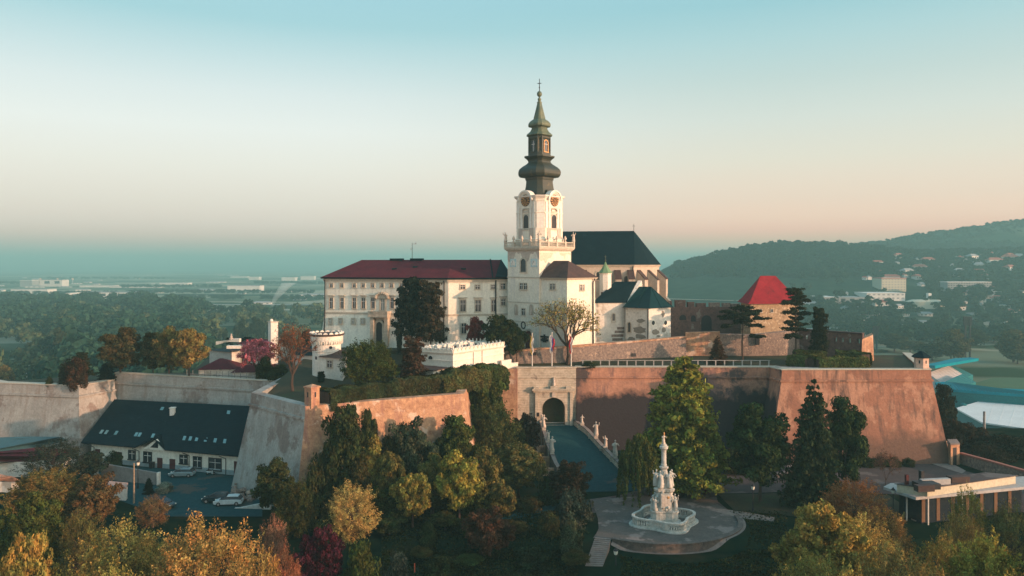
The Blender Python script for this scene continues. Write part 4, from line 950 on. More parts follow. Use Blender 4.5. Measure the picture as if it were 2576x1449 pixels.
for k in range(18):
    a = 2*math.pi*k/18; c = (cx + 3.15*math.cos(a), cy_ + 3.15*math.sin(a)); f = Face((c[0] - .4*math.sin(a), c[1] + .4*math.cos(a)) , (c[0] + .4*math.sin(a), c[1] - .4*math.cos(a)))
    mb.ext([f.p(f.L/2 + .42*math.cos(math.pi*j/8), 24.25 + .42*math.sin(math.pi*j/8), -.15) for j in range(9)], (f.n*.3).to_3d())
mb.build('crest', WHITE, rt)
for a in (R(-125), R(-60)):
    mb = MB(); d = Vector((math.cos(a), math.sin(a), 0)); p = Vector((cx,cy_,21.75)); mb.tube(p + d*2.5, p + d*2.9, .3, .3, 14); mb.build('round_window', GLASS, rt)
    mb = MB(); mb.box(2.5,2.82,-.22,.22,19.4,20.0, org=(cx,cy_,0), rz=a+.05); mb.build('small_window', GLASS, rt)
an2 = thing('tower_extension', 'small white extension with dark roof joined to the round tower', 'outbuilding', (X(830,146),146,15))
ap = [Vector((X(806,147),147)), Vector((X(862,144.5),144.5)), Vector((X(872,150),150)), Vector((X(812,152),152))]
block('wall', WHITE, an2, ap, 12, 20.0); MB().add([Vector((p.x,p.y,20.0)) for p in offset(ap,.4,True)] + [Vector((cx+.5,150,21.1)), Vector((X(866,149),149,21.1))], [(0,1,5,4),(1,2,5),(2,3,4,5),(3,0,4),(3,2,1,0)]).build('roof', BROWNROOF, an2)
f = Face(ap[0], ap[1]); winpx(an2, f, 824, 835.5, 908, 924, fr=.2)
# ================================================================ houses on the left rampart
def house(name, label, cat, plan, z0, ze, zr, wm, rm, ov=.4, ridge=.5, wins=(), group=None):
    h = thing(name, label, cat, (plan[0].x, plan[0].y, z0), group); block('wall', wm, h, plan, z0, ze)
    e = [Vector((p.x,p.y,ze)) for p in offset(plan, ov, True)]; m0, m1 = (plan[0]+plan[3])/2, (plan[1]+plan[2])/2
    a, b = m0.lerp(m1, ridge*.5), m1.lerp(m0, ridge*.5)
    MB().add(e + [Vector((a.x,a.y,zr)), Vector((b.x,b.y,zr))], [(0,1,5,4),(1,2,5),(2,3,4,5),(3,0,4),(3,2,1,0)]).build('roof', rm, h)
    f = Face(plan[0], plan[1])
    for w_ in wins: winpx(h, f, *w_, fr=.15)
    return h
pl4 = lambda p0, Y0, p1, Y1, dp: (lambda a, b: [a, b, b + Vector((-(b-a).y, (b-a).x)).normalized()*dp, a + Vector((-(b-a).y, (b-a).x)).normalized()*dp])(Vector((X(p0,Y0),Y0)), Vector((X(p1,Y1),Y1)))
h = house('castle_house', 'pale plastered house with dark green roof edge behind the golden chestnuts', 'house', pl4(527,172,583,168,9), 12, Z(883,170), Z(873,174), CREAM2, GREENROOF)
h = house('castle_house', 'pale house with one tall window between the chestnuts and the pink tree', 'house', pl4(583,168.5,690,172,8), 12, Z(880,170), Z(872,174), CREAM2, BROWNROOF, wins=((608,619,889,915),))
mb = MB(); q = Vector((X(600,167),167,Z(873,167))); mb.box(-2.4,2.4,-.6,.6,-.3,.35, org=tuple(q), rz=.12); mb.box(2.3,4.2,-1,1,-.2,.75, org=tuple(q), rz=.1); mb.build('roof_edge', WHITE, h)
h = thing('gable_wall', 'white stepped gable rising behind the house with the dark green roof edge', 'gable', (X(560,176),176,18)); f = Face((X(543,176),176), (X(602,175),175)); mb = MB(); mb.ext([f.p(t, z, -.8) for t, z in ((0,20),(0,Z(868,176)),(f.L*.55,Z(855,176)),(f.L*.72,Z(854,176)),(f.L*.75,Z(851,176)),(f.L,Z(851,176)),(f.L,20))], (f.n*.8).to_3d()); mb.build('wall', WHITE, h)
mb = MB(); mb.lathe([(.5,0),(.5,.35),(.25,.4),(.3,.8),(.12,1.0),(.2,1.2),(.05,1.4)], 10, tuple(f.p(f.L*.62, Z(854,176), -.4))); mb.build('finial', STATUE, h)
house('castle_house', 'long low house with a red ridge roof behind the pink tree', 'house', pl4(600,184,682,182,9), 14, Z(866,183), Z(853,187), CREAM2, REDROOF, ridge=.1)
house('low_house', 'low oxblood pitched roof at the foot of the golden chestnuts', 'low house', pl4(500,160,590,161,8), 12, Z(930,160), Z(902,164), CREAM2, REDROOF, ridge=.9)
house('low_house', 'low oxblood roof under the house with one tall window', 'low house', pl4(585,158.5,705,159.5,7), 12, Z(938,158), Z(917,162), CREAM2, REDROOF, ridge=.3)
house('low_house', 'low oxblood roof strip left of the round tower', 'low house', pl4(735,155,788,154,6), 12, Z(943,155), Z(931,158), CREAM2, REDROOF, ridge=.1)
house('castle_house', 'pale house with blue grey slate roof directly left of the round tower', 'house', pl4(735,165,786,163,8), 12, Z(893,164), Z(868,168), CREAM2, SLATE, ridge=.2)
cs = thing('chimney_stack', 'tall white square chimney stack behind the pink tree', 'chimney', (X(688,166),166,14)); bxp = [Vector((X(674.5,167.5),167.5)), Vector((X(681.5,166),166)), Vector((X(699.5,166.6),166.6)), Vector((X(693,168.2),168.2))]
block('shaft', WHITE, cs, bxp, 12, Z(811,166)); bands('cap', TRIM, [(Z(811,166), Z(809,166), .12, .12)], lambda g_: offset(bxp, g_, True), cs); MB().ball((X(683,167),167,Z(806.5,167)), .38,1,1,1,10,8).build('finial', WHITE, cs)
# fence on the rampart edge
fn = thing('rampart_fence', 'thin wire fence on posts along the long grey rampart', 'fence', (X(500,158),158,14)); mb = MB(); mr_ = MB()
for i in range(19):
    q = i/18; px = 470 + 270*q; Y = 160.5 - 6.5*q; p = Vector((X(px,Y), Y, 13.7)); mb.box(-.05,.05,-.05,.05,0,1.9, org=tuple(p))
    if i: 
        for h_ in (.35, 1.0): mr_.tube(pp + Vector((0,0,h_)), p + Vector((0,0,h_)), .04 if h_ < .9 else .09, None, 4)
    pp = p
pieces(mb, 'post', CONC, fn); mr_.build('rail', CONC, fn)
# ================================================================ rubble retaining walls on the right terrace
def plainwall(name, label, cat, m, pts, zb, th=1.0, cop=None, out=0.0, group=None):
    """pts: (px, Y, py_top)"""
    a = [Vector((X(p[0],p[1]), p[1], Z(p[2],p[1]))) for p in pts]; pn = [(v.x, v.y) for v in a]; bk = offset(pn, -th); ft = offset(pn, out)
    root = thing(name, label, cat, (a[0].x, a[0].y, zb), group); mb = MB()
    n = len(a); v = [(ft[i].x, ft[i].y, zb) for i in range(n)] + [tuple(q) for q in a] + [(bk[i].x, bk[i].y, a[i].z) for i in range(n)] + [(bk[i].x, bk[i].y, zb) for i in range(n)]
    fs_ = [(r*n+i, r*n+i+1, (r+1)*n+i+1, (r+1)*n+i) for r in range(3) for i in range(n-1)] + [(0,n,2*n,3*n), (n-1,2*n-1,3*n-1,4*n-1)]
    mb.add(v, fs_).build('wall', m, root)
    if cop:
        c = MB(); f2 = offset(pn, .12); b2 = offset(pn, -th-.12)
        for i in range(n-1): c.ext([(f2[i].x,f2[i].y,a[i].z+.003),(f2[i+1].x,f2[i+1].y,a[i+1].z+.003),(b2[i+1].x,b2[i+1].y,a[i+1].z+.003),(b2[i].x,b2[i].y,a[i].z+.003)], (0,0,.3))
        c.build('coping', cop, root)
    return root
w = plainwall('retaining_wall', 'long rubble retaining wall with sunlit capping in front of the church annex and chapels', 'rubble wall', RUBBLE, [(1258,160.6,889),(1350,160.9,880),(1440,161.3,874),(1600,166,861),(1725,169,850)], 15, 1.4, BRICK, .5)
for px, py, f in ((1344,890,Face((X(1258,160.1),160.1), (X(1350,160.4),160.4))),(1595,893,Face((X(1440,160.8),160.8), (X(1600,165.5),165.5)))): mb = MB(); t = f.t(px); f.box(mb, t-.45, t+.45, f.z(px,py+4), f.z(px,py-4), -.4, .06); mb.build('drain_opening', DARK, w)
plainwall('parapet_wall', 'raised sunlit brick parapet at the right end of the long retaining wall', 'brick wall', BRICK, [(1726,170.4,836),(1811,170.6,834)], 17, .9, None)
w = plainwall('retaining_wall', 'dark rubble wall below the stone tower with the red roof', 'rubble wall', RUBBLE, [(1726,171.5,848),(1815,171.6,840),(1890,172,842),(1975,174,834),(2009,178,830)], 15, 1.3, None, .5)
mb = MB(); q = P(1738, 872, 171.0); mb.add([P(1736,858,170.9), P(1788,890,170.9), P(1736,890,170.9)], [(0,1,2)]); mb.ext([P(1736,858,170.8),P(1788,890,170.8),P(1788,888.5,170.8),P(1736,856,170.8)], (0,.3,0)); mb.build('stair_flank', DARKBRICK, w)
mb = MB(); q = P(1905, 851, 171.5); mb.box(-.4,.4,-.4,.3,-1.5,.9, org=tuple(q)); mb.build('opening', DARK, w)
# loophole wall: piers, sill and head so that the openings are real holes
lw = thing('loophole_wall', 'dark defensive wall with a row of small sunlit loopholes', 'fortress wall', (X(2100,172),172,16))
lf = Face((X(2009,178),178), (X(2170,168),168)); mb = MB(); hz = [2028, 2044, 2059, 2102, 2119, 2137, 2160]; z0 = 15
zt4 = lambda t: Z(830,178) + (Z(841,168) - Z(830,178)) * t / lf.L
edges = [0.0]
for px in hz: t = lf.t(px); edges += [t-.28, t+.28]
edges.append(lf.L)
for i in range(0, len(edges)-1):
    a, b = edges[i], edges[i+1]; hole = i % 2 == 1; za_, zb2 = zt4(a), zt4(b)
    if not hole: mb.ext([lf.p(t, z, -.9) for t, z in ((a,z0),(b,z0),(b,zb2),(a,za_))], (lf.n*.9).to_3d())
    else:
        zl = za_ - 2.1; mb.ext([lf.p(t, z, -.9) for t, z in ((a,z0),(b,z0),(b,zl),(a,zl))], (lf.n*.9).to_3d()); mb.ext([lf.p(t, z, -.9) for t, z in ((a,zl+1.0),(b,zl+1.0),(b,zb2),(a,za_))], (lf.n*.9).to_3d())
mb.build('wall', DARKBRICK, lw)
mb = MB()
for i in range(1, len(edges)-1, 2):
    a, b = edges[i], edges[i+1]; zl = zt4(a) - 2.1; lf.box(mb, a, b, zl, zl+1.0, -1.6, -1.5)
mb.build('lit_backing', BRICK, lw)
mb = MB(); lf.box(mb, lf.t(2126), lf.t(2150), 15, Z(887,170), .0, .05); mb.build('doorway', DARK, lw)
mb = MB(); mb.ext([lf.p(t, z, -1.1) for t, z in ((0,zt4(0)+.02),(lf.L,zt4(lf.L)+.02),(lf.L,zt4(lf.L)+.3),(0,zt4(0)+.3))], (lf.n*1.4).to_3d()); mb.build('coping', BROWNROOF, lw)
pier = [Vector((X(2169,167.6),167.6)), Vector((X(2196,169),169)), Vector((X(2193,174),174)), Vector((X(2173,172),172))]
MB().loft([[(p.x,p.y,14) for p in offset(pier,.3,True)], [(pier[0].x,pier[0].y,Z(853,168)), (pier[1].x,pier[1].y,Z(843,168)), (pier[2].x,pier[2].y,Z(843,168)), (pier[3].x,pier[3].y,Z(850,168))]]).build('end_pier', BRICK, lw)
# crenellated wall
cw = thing('crenellated_wall', 'ruined dark brick wall with battered merlons and arched openings beside the red roofed tower', 'fortress wall', (X(1770,198),198,18))
cf = Face((X(1681,198),198), (X(1866,200),200)); zt5 = Z(773, 198); mb = MB()
cf.box(mb, 0, cf.L, 14, zt5, -1.2, 0); mb.build('wall', DARKBRICK, cw); cr = [(1681,1690),(1700,1725),(1731,1747),(1753,1776),(1786,1811),(1819,1837),(1841,1861)]
for i, (a, b) in enumerate(cr):
    mb = MB(); py = (757,755.5,760,763,762,763,765)[i]; cf.box(mb, cf.t(a), cf.t(b), zt5, Z(py,198), -1.2, .0); mb.build('merlon', DARKBRICK if i < 4 else RUBBLE, cw)
for a, b, c, d in ((1709,1726,792,805),(1738,1750,793,809),(1764,1790,793,832)): mb = MB(); cf.arch(mb, (cf.t(a)+cf.t(b))/2, cf.t(b)-cf.t(a), cf.z(a,d), cf.z(a,c), .0, .06); mb.build('opening', DARK, cw)
# red roofed stone tower
rw_ = thing('stone_tower', 'square ochre stone tower with bright red truncated pyramid roof', 'tower', (X(1888,185),185,18))
q0, q1 = Vector((X(1888,185),185)), Vector((X(2009,188),188)); dl = (q1-q0); nn = Vector((-dl.y, dl.x)).normalized()*11; q3 = Vector((X(1863.5,195.5),195.5)); tp = [q3, q0, q1, q1 + (q3 - q0)]
zeT = Z(763.5, 185); block('wall', RUBBLE2, rw_, tp, 14, zeT)
eT = [Vector((p.x,p.y,zeT-.1)) for p in offset(tp, .8, True)]; fl_ = [Vector((p.x,p.y,zeT+1.0)) for p in offset(tp, -.25, True)]
ra_, rb2 = Vector((X(1912.5,191),191,Z(694,191))), Vector((X(1951,192.5),192.5,Z(694,192.5)))
v = eT + fl_ + [ra_, rb2]
MB().add(v, [(i,(i+1)%4,4+(i+1)%4,4+i) for i in range(4)] + [(5,6,9,8),(6,7,9),(7,4,8,9),(4,5,8),(3,2,1,0)]).build('roof', REDROOF2, rw_)
f = Face(q0, q1); 
for px in (1914, 1941.5): winpx(rw_, f, px-2.8, px+2.8, 778, 785.5, fr=.08, cross=False)
# ================================================================ terrace things: fence, flags, hedges, sentry boxes
tfn = thing('terrace_fence', 'pale post and rail fence running along the top of the stained curtain wall', 'fence', (X(1450,159.6),159.6,16.2)); mr_ = MB()
for i in range(22):
    q = i/21; px = 1466 + (1934-1466)*q; p = Vector((X(px,159.6), 159.6, 16.2)); m_ = MB(); m_.box(-.12,.12,-.1,.1,0,1.45, org=tuple(p)); m_.build('post', CONC, tfn)
a, b = Vector((X(1462,159.6),159.6,17.65)), Vector((X(1936,159.6),159.6,17.65)); mr_.box(0,(b-a).length,-.1,.1,0,.12, org=tuple(a)); mr_.build('rail', CONC, tfn)
plainwall('kerb_wall', 'low rubble kerb wall behind the pale terrace fence', 'low wall', BRICK, [(1620,167,906),(1940,167,907)], 15.5, .5)
def cloth(mb, top, w, h, seed):
    rnd = random.Random(seed); n, m = 6, 8; v = []
    for j in range(m+1):
        for i in range(n+1):
            q = i/n; s_ = w*(.4+.25*(1-j/m)); v.append((top.x + q*s_ + .1*math.sin(j*1.1+seed), top.y + .12*math.sin(q*9+j*.6+seed), top.z - h*j/m - q*.5))
    mb.add(v, [(j*(n+1)+i, j*(n+1)+i+1, (j+1)*(n+1)+i+1, (j+1)*(n+1)+i) for j in range(m) for i in range(n)])
fc = {k: flatmat('flag_'+k, c) for k, c in dict(yellow=(.55,.36,.08), white=(.7,.65,.6), red=(.5,.03,.04), blue=(.06,.10,.35)).items()}
for i, (px, cols, lab) in enumerate(((1338.8, ('yellow','white'), 'white flagpole with drooping yellow and white flag, left of three'), (1388.5, ('white','blue','red'), 'white flagpole with drooping white blue and red flag, middle of three'), (1436.8, ('red','white'), 'white flagpole with drooping red flag, right of three by the gate'))):
    zt6 = Z((839,837,838)[i], 157.8); fp_ = thing('flagpole', lab, 'flagpole', (X(px,157.9),157.9,16.4), 'flagpoles above the gate'); mb = MB(); mb.tube((X(px,157.9),157.9,15.4), (X(px,157.9),157.9,zt6), .11, .07, 8); mb.ball((X(px,157.9),157.9,zt6), .12); mb.build('pole', WHITE, fp_)
    nst = len(cols)
    for k, c_ in enumerate(cols):
        mb = MB(); cloth(mb, Vector((X(px,157.9) - .42 + .27*k, 157.75, zt6 - .35 - .25*k)), .75, 3.6 - .5*k, i*3 + k*.7); mb.build('flag_stripe', fc[c_], fp_, smooth=True)
def sentry(name, label, c, w, z0, ze, zr, wm, rm, rz, cap=0):
    s = thing(name, label, 'sentry turret', (c[0],c[1],z0)); n = 6 if rm is SLATE else 4; ring = lambda r_, z: [(c[0] + r_*math.cos(rz + 2*math.pi*i/n), c[1] + r_*math.sin(rz + 2*math.pi*i/n), z) for i in range(n)]
    MB().loft([ring(w, z0), ring(w, ze)]).build('wall', wm, s)
    MB().loft([ring(w*(1.35 if rm is SLATE else 1.18), ze), ring(w*(1.35 if rm is SLATE else 1.18), ze+.18), ring(w*.3, zr-.1), ring(.06, zr)]).build('roof', rm, s)
    f = Face((c[0] + w*math.cos(rz+math.pi), c[1] + w*math.sin(rz+math.pi)), (c[0] + w*math.cos(rz+math.pi*1.5), c[1] + w*math.sin(rz+math.pi*1.5)))
    q = 2*math.pi/n
    for k in range(n):
        a, b = Vector((c[0] + w*math.cos(rz+q*k), c[1] + w*math.sin(rz+q*k))), Vector((c[0] + w*math.cos(rz+q*(k+1)), c[1] + w*math.sin(rz+q*(k+1)))); f = Face(a, b)
        if f.n.y < .2: mb = MB(); f.box(mb, f.L/2-.14, f.L/2+.14, z0+(ze-z0)*.55, z0+(ze-z0)*.8, -.1, .03); mb.build('slit', DARK, s)
    return s
sentry('sentry_turret', 'small brick sentry turret on the salient of the pale grey bastion', (X(782,118.2),118.9), 1.15, 15.4, Z(977,118), Z(968,118), BRICK, BRICK, R(8))
sentry('sentry_turret', 'small pink sentry turret with dark pointed roof on the red bastion', (X(2318,149),149), 1.35, 17.2, Z(899,149), Z(883,149), mat('pink_plaster', (.62,.42,.32), (.5,.33,.25), 1), SLATE, R(15))
# salient quoins of the pale bastion
# white stripe on bastion top
mb = MB(); a = [V3(1974,148.2,17.35), V3(2165,148.6,17.35), V3(2165,148.9,17.35), V3(1950,154,17.1)]; mb.ext(a, (0,0,.12)); tag(mb.build('coping_strip', CONC), 'pale flat strip in front of the clipped hedges on the bastion', 'coping')
mb = MB(); mb.ext([V3(1392,160.5,16.3), V3(1448,158.8,16.3), V3(1440,158.4,16.3), V3(1380,160,16.3)], (0,0,.25)); tag(mb.build('ramp', CONC), 'pale concrete ramp strip above the gate beside the flagpoles', 'ramp')
ow = plainwall('low_building', 'long dark lean-to roof behind the hedges leading to the pink sentry turret', 'low building', BROWNROOF, [(2200,172,908),(2300,166,925)], 15.5, 3)
# ================================================================ doorway hut and boundary wall at right
hut = thing('doorway_hut', 'small brick doorway hut with pale roof at the foot of the red bastion', 'hut', (X(2398,143.5),143.5,0)); hp = [Vector((X(2384,144.5),144.5)), Vector((X(2392,142.6),142.6)), Vector((X(2414,143.5),143.5)), Vector((X(2408,146),146))]
block('wall', BRICK, hut, hp, -1, Z(1117,143)); MB().ext([(X(2382,144.4),144.4,Z(1117,144)), (X(2391,142.3),142.3,Z(1118.5,142.6)), (X(2391,142.3),142.3,Z(1114,143)), (X(2383,145),145,Z(1108,144))], (1.95,.25,0)).build('roof', PATHM, hut)
f = Face(hp[1], hp[2]); mb = MB(); f.box(mb, f.t(2397.5), f.t(2406), -1, f.z(2400,1126), 0, .05); mb.build('doorway', DARK, hut)
plainwall('boundary_wall', 'long low brick boundary wall with reddish capping running right from the hut', 'boundary wall', RUBBLE, [(2414,144.2,1142),(2480,138,1160),(2576,130.5,1187),(2700,122,1220)], -3, .5, flatmat('red_capping', (.36,.14,.10)))
sheet('gravel_strip', PATHM, [g(2340,1166),g(2390,1164),g(2430,1185),g(2420,1192)], .06)
# rubble foot of the bastion
mb = MB(); rnd = random.Random(3)
for i in range(60):
    q = rnd.random(); px = 2370 + 25*q + rnd.uniform(-8,8); Y = 148.5 - 3.5*q; mb.ball((X(px,Y), Y, rnd.uniform(0,3.2)*(1-q)), rnd.uniform(.3,.8), 1, 1, .7, 6, 4)
tag(mb.build('rubble_heap', BRICK), 'crumbled pale rubble at the right foot of the red bastion', 'rubble')['kind'] = 'stuff'
# ================================================================ restaurant pavilion
rp_ = thing('pavilion', 'flat roofed cream pavilion with broad white canopy at right among the trees', 'pavilion', (X(2304,108.8),108.8,0))
zr1 = 3.85
can = [G(2222,1231,zr1), G(2304,1258,zr1), G(2560,1233,zr1), G(2660,1222,zr1), G(2660,1200,zr1), G(2240,1222,zr1)]
MB().ext(can, (0,0,.4)).build('canopy', CANOPY, rp_)
def at(px, py, z): return G(px, py, z)
bx = [at(2256,1222,5.2), at(2333,1233,5.2), at(2555,1201,5.2), at(2480,1194,5.2)]
bl = [Vector((p.x, p.y)) for p in bx]; block('upper_storey', mat('cream_panels', (.56,.50,.36), (.5,.44,.32), 1), rp_, bl, zr1+.4, 5.5)
MB().poly([Vector((p.x,p.y,5.53)) for p in offset(bl, .15, True)]).ext([Vector((p.x,p.y,5.42)) for p in offset(bl, .15, True)], (0,0,.1)).build('roof', ASPH, rp_)
gl_ = [at(2262,1232,3.8), at(2318,1252,3.8), at(2570,1226,3.8), at(2520,1200,3.8)]; block('glass_front', GLASS, rp_, [Vector((p.x,p.y)) for p in gl_], -1, 3.84)
for px, py in ((2281,1240),(2335,1250),(2420,1242)):
    p = at(px, py+5, 3.8); mb = MB(); mb.box(-.08,.08,-.08,.08,-.5,3.84, org=(p.x,p.y,0)); mb.build('post', WHITE, rp_)
f = Face((gl_[1].x,gl_[1].y-.02), (gl_[2].x,gl_[2].y-.02)); n = 14
for k in range(0, n, 2): mb = MB(); f.box(mb, f.L*k/n, f.L*(k+.45)/n, .2, 3.5, .0, .06); mb.build('panel', flatmat('brown_panel', (.16,.09,.05)), rp_)
for c, s_, m_ in ((at(2352,1207,6.2),(2.3,.35,.8),CANOPY),(at(2330,1214,6.2),(1.5,1.1,.7),DARK),(at(2325,1222,6.2),(1.3,.5,.8),BROWNROOF),(at(2410,1200,6.2),(1.5,.6,.8),BROWNROOF),(at(2281,1207,6.2),(.2,.2,1.4),DOORRED),(at(2318,1205,6.2),(.25,.3,1.9),DARK)):
    mb = MB(); mb.box(-s_[0],s_[0],-s_[1],s_[1],-.1,s_[2], org=(c.x,c.y,5.55), rz=.15); mb.build('roof_unit', m_, rp_)
s_ = thing('stair', 'short flight of sunlit steps under the pavilion canopy', 'stairs', tuple(g(2307,1305))); mb = MB()
for k in range(5): p = g(2298 + k*4.5, 1292 + k*4); mb.box(-1.3,1.3,-.45,.45,-1,.9 - k*.18, org=tuple(p), rz=.25)
pieces(mb, 'tread', PATHM, s_)
o = thing('ramp_wall', 'curved ochre sided ramp wall dropping left of the pavilion steps', 'ramp wall', tuple(g(2280,1300))); mb = MB(); pts = [g(2284,1277),g(2279,1293),g(2265,1312),g(2240,1330)]; 
for i in range(3): a, b = pts[i], pts[i+1]; mb.ext([(a.x,a.y,-1.5),(b.x,b.y,-1.5),(b.x,b.y,1.0-.5*(i+1)*.6),(a.x,a.y,1.3-.5*i*.6)], (.35,.1,0))
mb.build('wall', YELLOWP, o)
# white block left foot of bastion / serpentine bench
o = thing('serpentine_bench', 'pale curved stone bench wall behind the dark spruces', 'bench wall', tuple(g(1985,1190))); mb = MB(); pts = [g(1930,1168),g(1962,1170),g(1985,1178),g(1990,1190),g(1972,1199),g(1950,1200)]
for i in range(5): a, b = pts[i], pts[i+1]; d = (b-a).normalized(); nn = Vector((d.y,-d.x,0))*.45; mb.ext([a-nn,b-nn,b+nn,a+nn], (0,0,.7))
mb.build('wall', PATHM, o)
# ================================================================ plague column and its balustrade
CXY = g(1671, 1318); cx, cyy = CXY.x, CXY.y + .3; H = 38 - (1088 - HY)/F*cyy
pc = thing('plague_column', 'tall pale baroque plague column crowned by a golden lit figure on the plaza', 'monument', (cx, cyy, .06))
def tri(r_, z, k=.25, rot=0, n=24):
    """three-lobed concave plan ring"""
    return [(cx + r_*(1 + k*math.cos(3*a + rot))*math.cos(a), cyy + r_*(1 + k*math.cos(3*a + rot))*math.sin(a), z) for a in (2*math.pi*i/n for i in range(n))]
rot = math.pi/2 + .25
L_ = lambda prof, k0=.2: MB().loft([tri(r_, z, k0, rot) for r_, z in prof])
L_([(2.5,.06),(2.5,.35),(2.2,.36),(2.15,.7),(1.8,.72)]).build('step', MARBLE, pc)
L_([(1.75,.7),(1.7,1.9),(1.85,1.95),(1.85,2.15),(1.25,2.2),(1.1,2.9),(1.0,4.7),(1.25,4.9),(1.35,5.25),(.85,5.45)], .26).build('base', MARBLE, pc)
L_([(.95,5.4),(.85,6.1),(.7,6.8),(.52,7.4),(.42,8.0),(.62,8.15),(.64,8.35),(.42,8.4)], .12).build('plinth', MARBLE, pc)
MB().lathe([(.42,8.38),(.44,8.6),(.36,8.8),(.36,10.6),(.4,10.8),(.62,11.0),(.64,11.3),(.45,11.4),(.45,11.6),(.3,11.62)], 12, (cx,cyy,0)).build('column', MARBLE, pc)
zf = 11.6; statue_mesh(H - zf - .15, 4, c=(cx,cyy,zf)).build('crowning_figure', STATUE, pc, smooth=True)
MB().loft([[(cx + .12*math.cos(a), cyy - .1 + .12*math.sin(a), z) for a in (0,1.57,3.14,4.71)] for z in (H-.4, H+.05)]).build('raised_hand', GOLD, pc)
for k, a in enumerate((R(-52), R(-128), R(180), R(0), R(90), R(-90))):
    r_ = 1.12 if k < 5 else 1.35; p = (cx + r_*math.cos(a), cyy + r_*math.sin(a), 5.45); 
    if k != 5: statue_mesh(2.5, k+1, c=p).build('saint_figure', MARBLE, pc, smooth=True)
for k, a in enumerate((R(-35), R(-145), R(-165), R(10), R(60), R(130))):
    p = (cx + 1.72*math.cos(a), cyy + 1.72*math.sin(a), 2.15); statue_mesh(2.1, k+2, c=p).build('kneeling_figure', MARBLE, pc, smooth=True)
rnd = random.Random(11); mb = MB()
for k in range(80):
    a = rnd.uniform(-math.pi, math.pi); z = rnd.uniform(2.4, 7.2); r_ = 1.5 - (z-2.4)*.20; mb.ball((cx + r_*math.cos(a), cyy + r_*math.sin(a), z), rnd.uniform(.13,.27), 1,1,1.2, 7, 5)
mb.build('cloud_and_putti', MARBLE, pc, smooth=True)
f = Face((cx-1.0, cyy-1.32), (cx+1.0, cyy-1.32)); mb = MB(); f.box(mb, .3, 1.7, 2.7, 4.7, -.3, .1); o = mb.build('relief_panel', MARBLE, pc); mb = MB(); f.box(mb, .45, 1.55, 2.9, 4.5, .1, .13); mb.build('inset', STATUE, o)
mb = MB(); mb.ball(f.p(1.35, 4.2, .1), .22, 1,.5,1); mb.build('gilded_relief', GOLD, o)
bl_ = thing('balustrade', 'pale lobed stone balustrade ringing the plague column', 'balustrade', (cx, cyy, .06))
def lobe(r_, z, n=120):
    out = []
    for i in range(n):
        a = 2*math.pi*i/n + .35; rr = r_*(1 + .13*math.cos(4*a - 1.0)); out.append((cx + rr*math.cos(a)*1.04, cyy + rr*math.sin(a)*.96, z))
    return out
def ringband(r0, r1, z0, z1, name, m, par):
    a, b, c, d = lobe(r0,z0), lobe(r0,z1), lobe(r1,z1), lobe(r1,z0); n = len(a); mb = MB()
    mb.add(a+b+c+d, [(k*n+i, k*n+(i+1)%n, ((k+1)%4)*n+(i+1)%n, ((k+1)%4)*n+i) for k in range(4) for i in range(n)]); return mb.build(name, m, par)
RB = 4.0
ringband(RB+.55, RB-.4, .05, .22, 'kerb', MARBLE, bl_); ringband(RB+.2, RB-.2, .2, .42, 'plinth', MARBLE, bl_); ringband(RB+.2, RB-.2, 1.2, 1.42, 'rail', MARBLE, bl_)
L1 = lobe(RB, .42, 84)
bm2, pr = MB(), MB()
for i, p in enumerate(L1):
    if i % 14 in (0, 1): pr.box(-.24,.24,-.2,.2,0,.78, org=p, rz=math.atan2(p[1]-cyy, p[0]-cx)+math.pi/2)
    else: bm2.lathe([(.09,0),(.14,.2),(.08,.5),(.11,.78)], 6, p)
pieces(bm2, 'baluster', MARBLE, bl_); pieces(pr, 'pier', MARBLE, bl_)
# ================================================================ lower-left courtyard building
cb_ = thing('courtyard_house', 'long cream single storey house with huge dark slate roof below the rampart', 'house', (X(300,143),143,0))
u0, u1 = Vector((X(230,145.6),145.6)), Vector((X(612,135.6),135.6)); dd_ = (u1-u0).normalized(); nb_ = Vector((-dd_.y, dd_.x)); cpn = [u0, u1, u1 + nb_*11, u0 + nb_*11]
zeC = 3.75; block('wall', CREAM, cb_, cpn, -.5, zeC); CFc = Face(u0, u1)
block('plinth', mat('blue_grey_base', (.30,.36,.36), (.26,.31,.31), 1), cb_, offset(cpn, .06, True), -.5, .85)
e0, e1_ = CFc.p(CFc.t(207) if False else -1.6, zeC-.15, .9), CFc.p(CFc.L+.6, zeC-.15, .9)
rg0, rg1 = P(288, 1007, 155.5), P(628, 1024, 147.6)
gdx = CFc.t(400)
rfm = MB(); th_ = Vector((0,0,.22))
g0, g1 = CFc.p(gdx-3.6, zeC-.15, .9), CFc.p(gdx+1.9, zeC-.15, .9)
def on_roof(t, q): # point on the roof plane at distance t along the eave, q 0 eave 1 ridge
    a = e0.lerp(e1_, (t+1.6)/(CFc.L+2.2)); b = rg0.lerp(rg1, (t+1.6)/(CFc.L+2.2)); return a.lerp(b, q)
pk = on_roof(gdx-.3, .30)
gp = CFc.p(gdx-.3, pk.z, .95); gL, gR = on_roof(gdx-4.6, 0), on_roof(gdx+2.2, 0)
rfm.ext([e0, gL, pk, gR, e1_, rg1, rg0], th_)
rfm.add([gL, gp, pk], [(0,1,2)]); rfm.add([gp, gR, pk], [(0,1,2)])
bk0, bk1 = rg0 + Vector((nb_.x*3, nb_.y*3, -1.5)), rg1 + Vector((nb_.x*3, nb_.y*3, -1.5)); rfm.add([rg0+th_, rg1+th_, bk1, bk0], [(0,1,2,3)])
rfm.build('roof', SLATE, cb_)
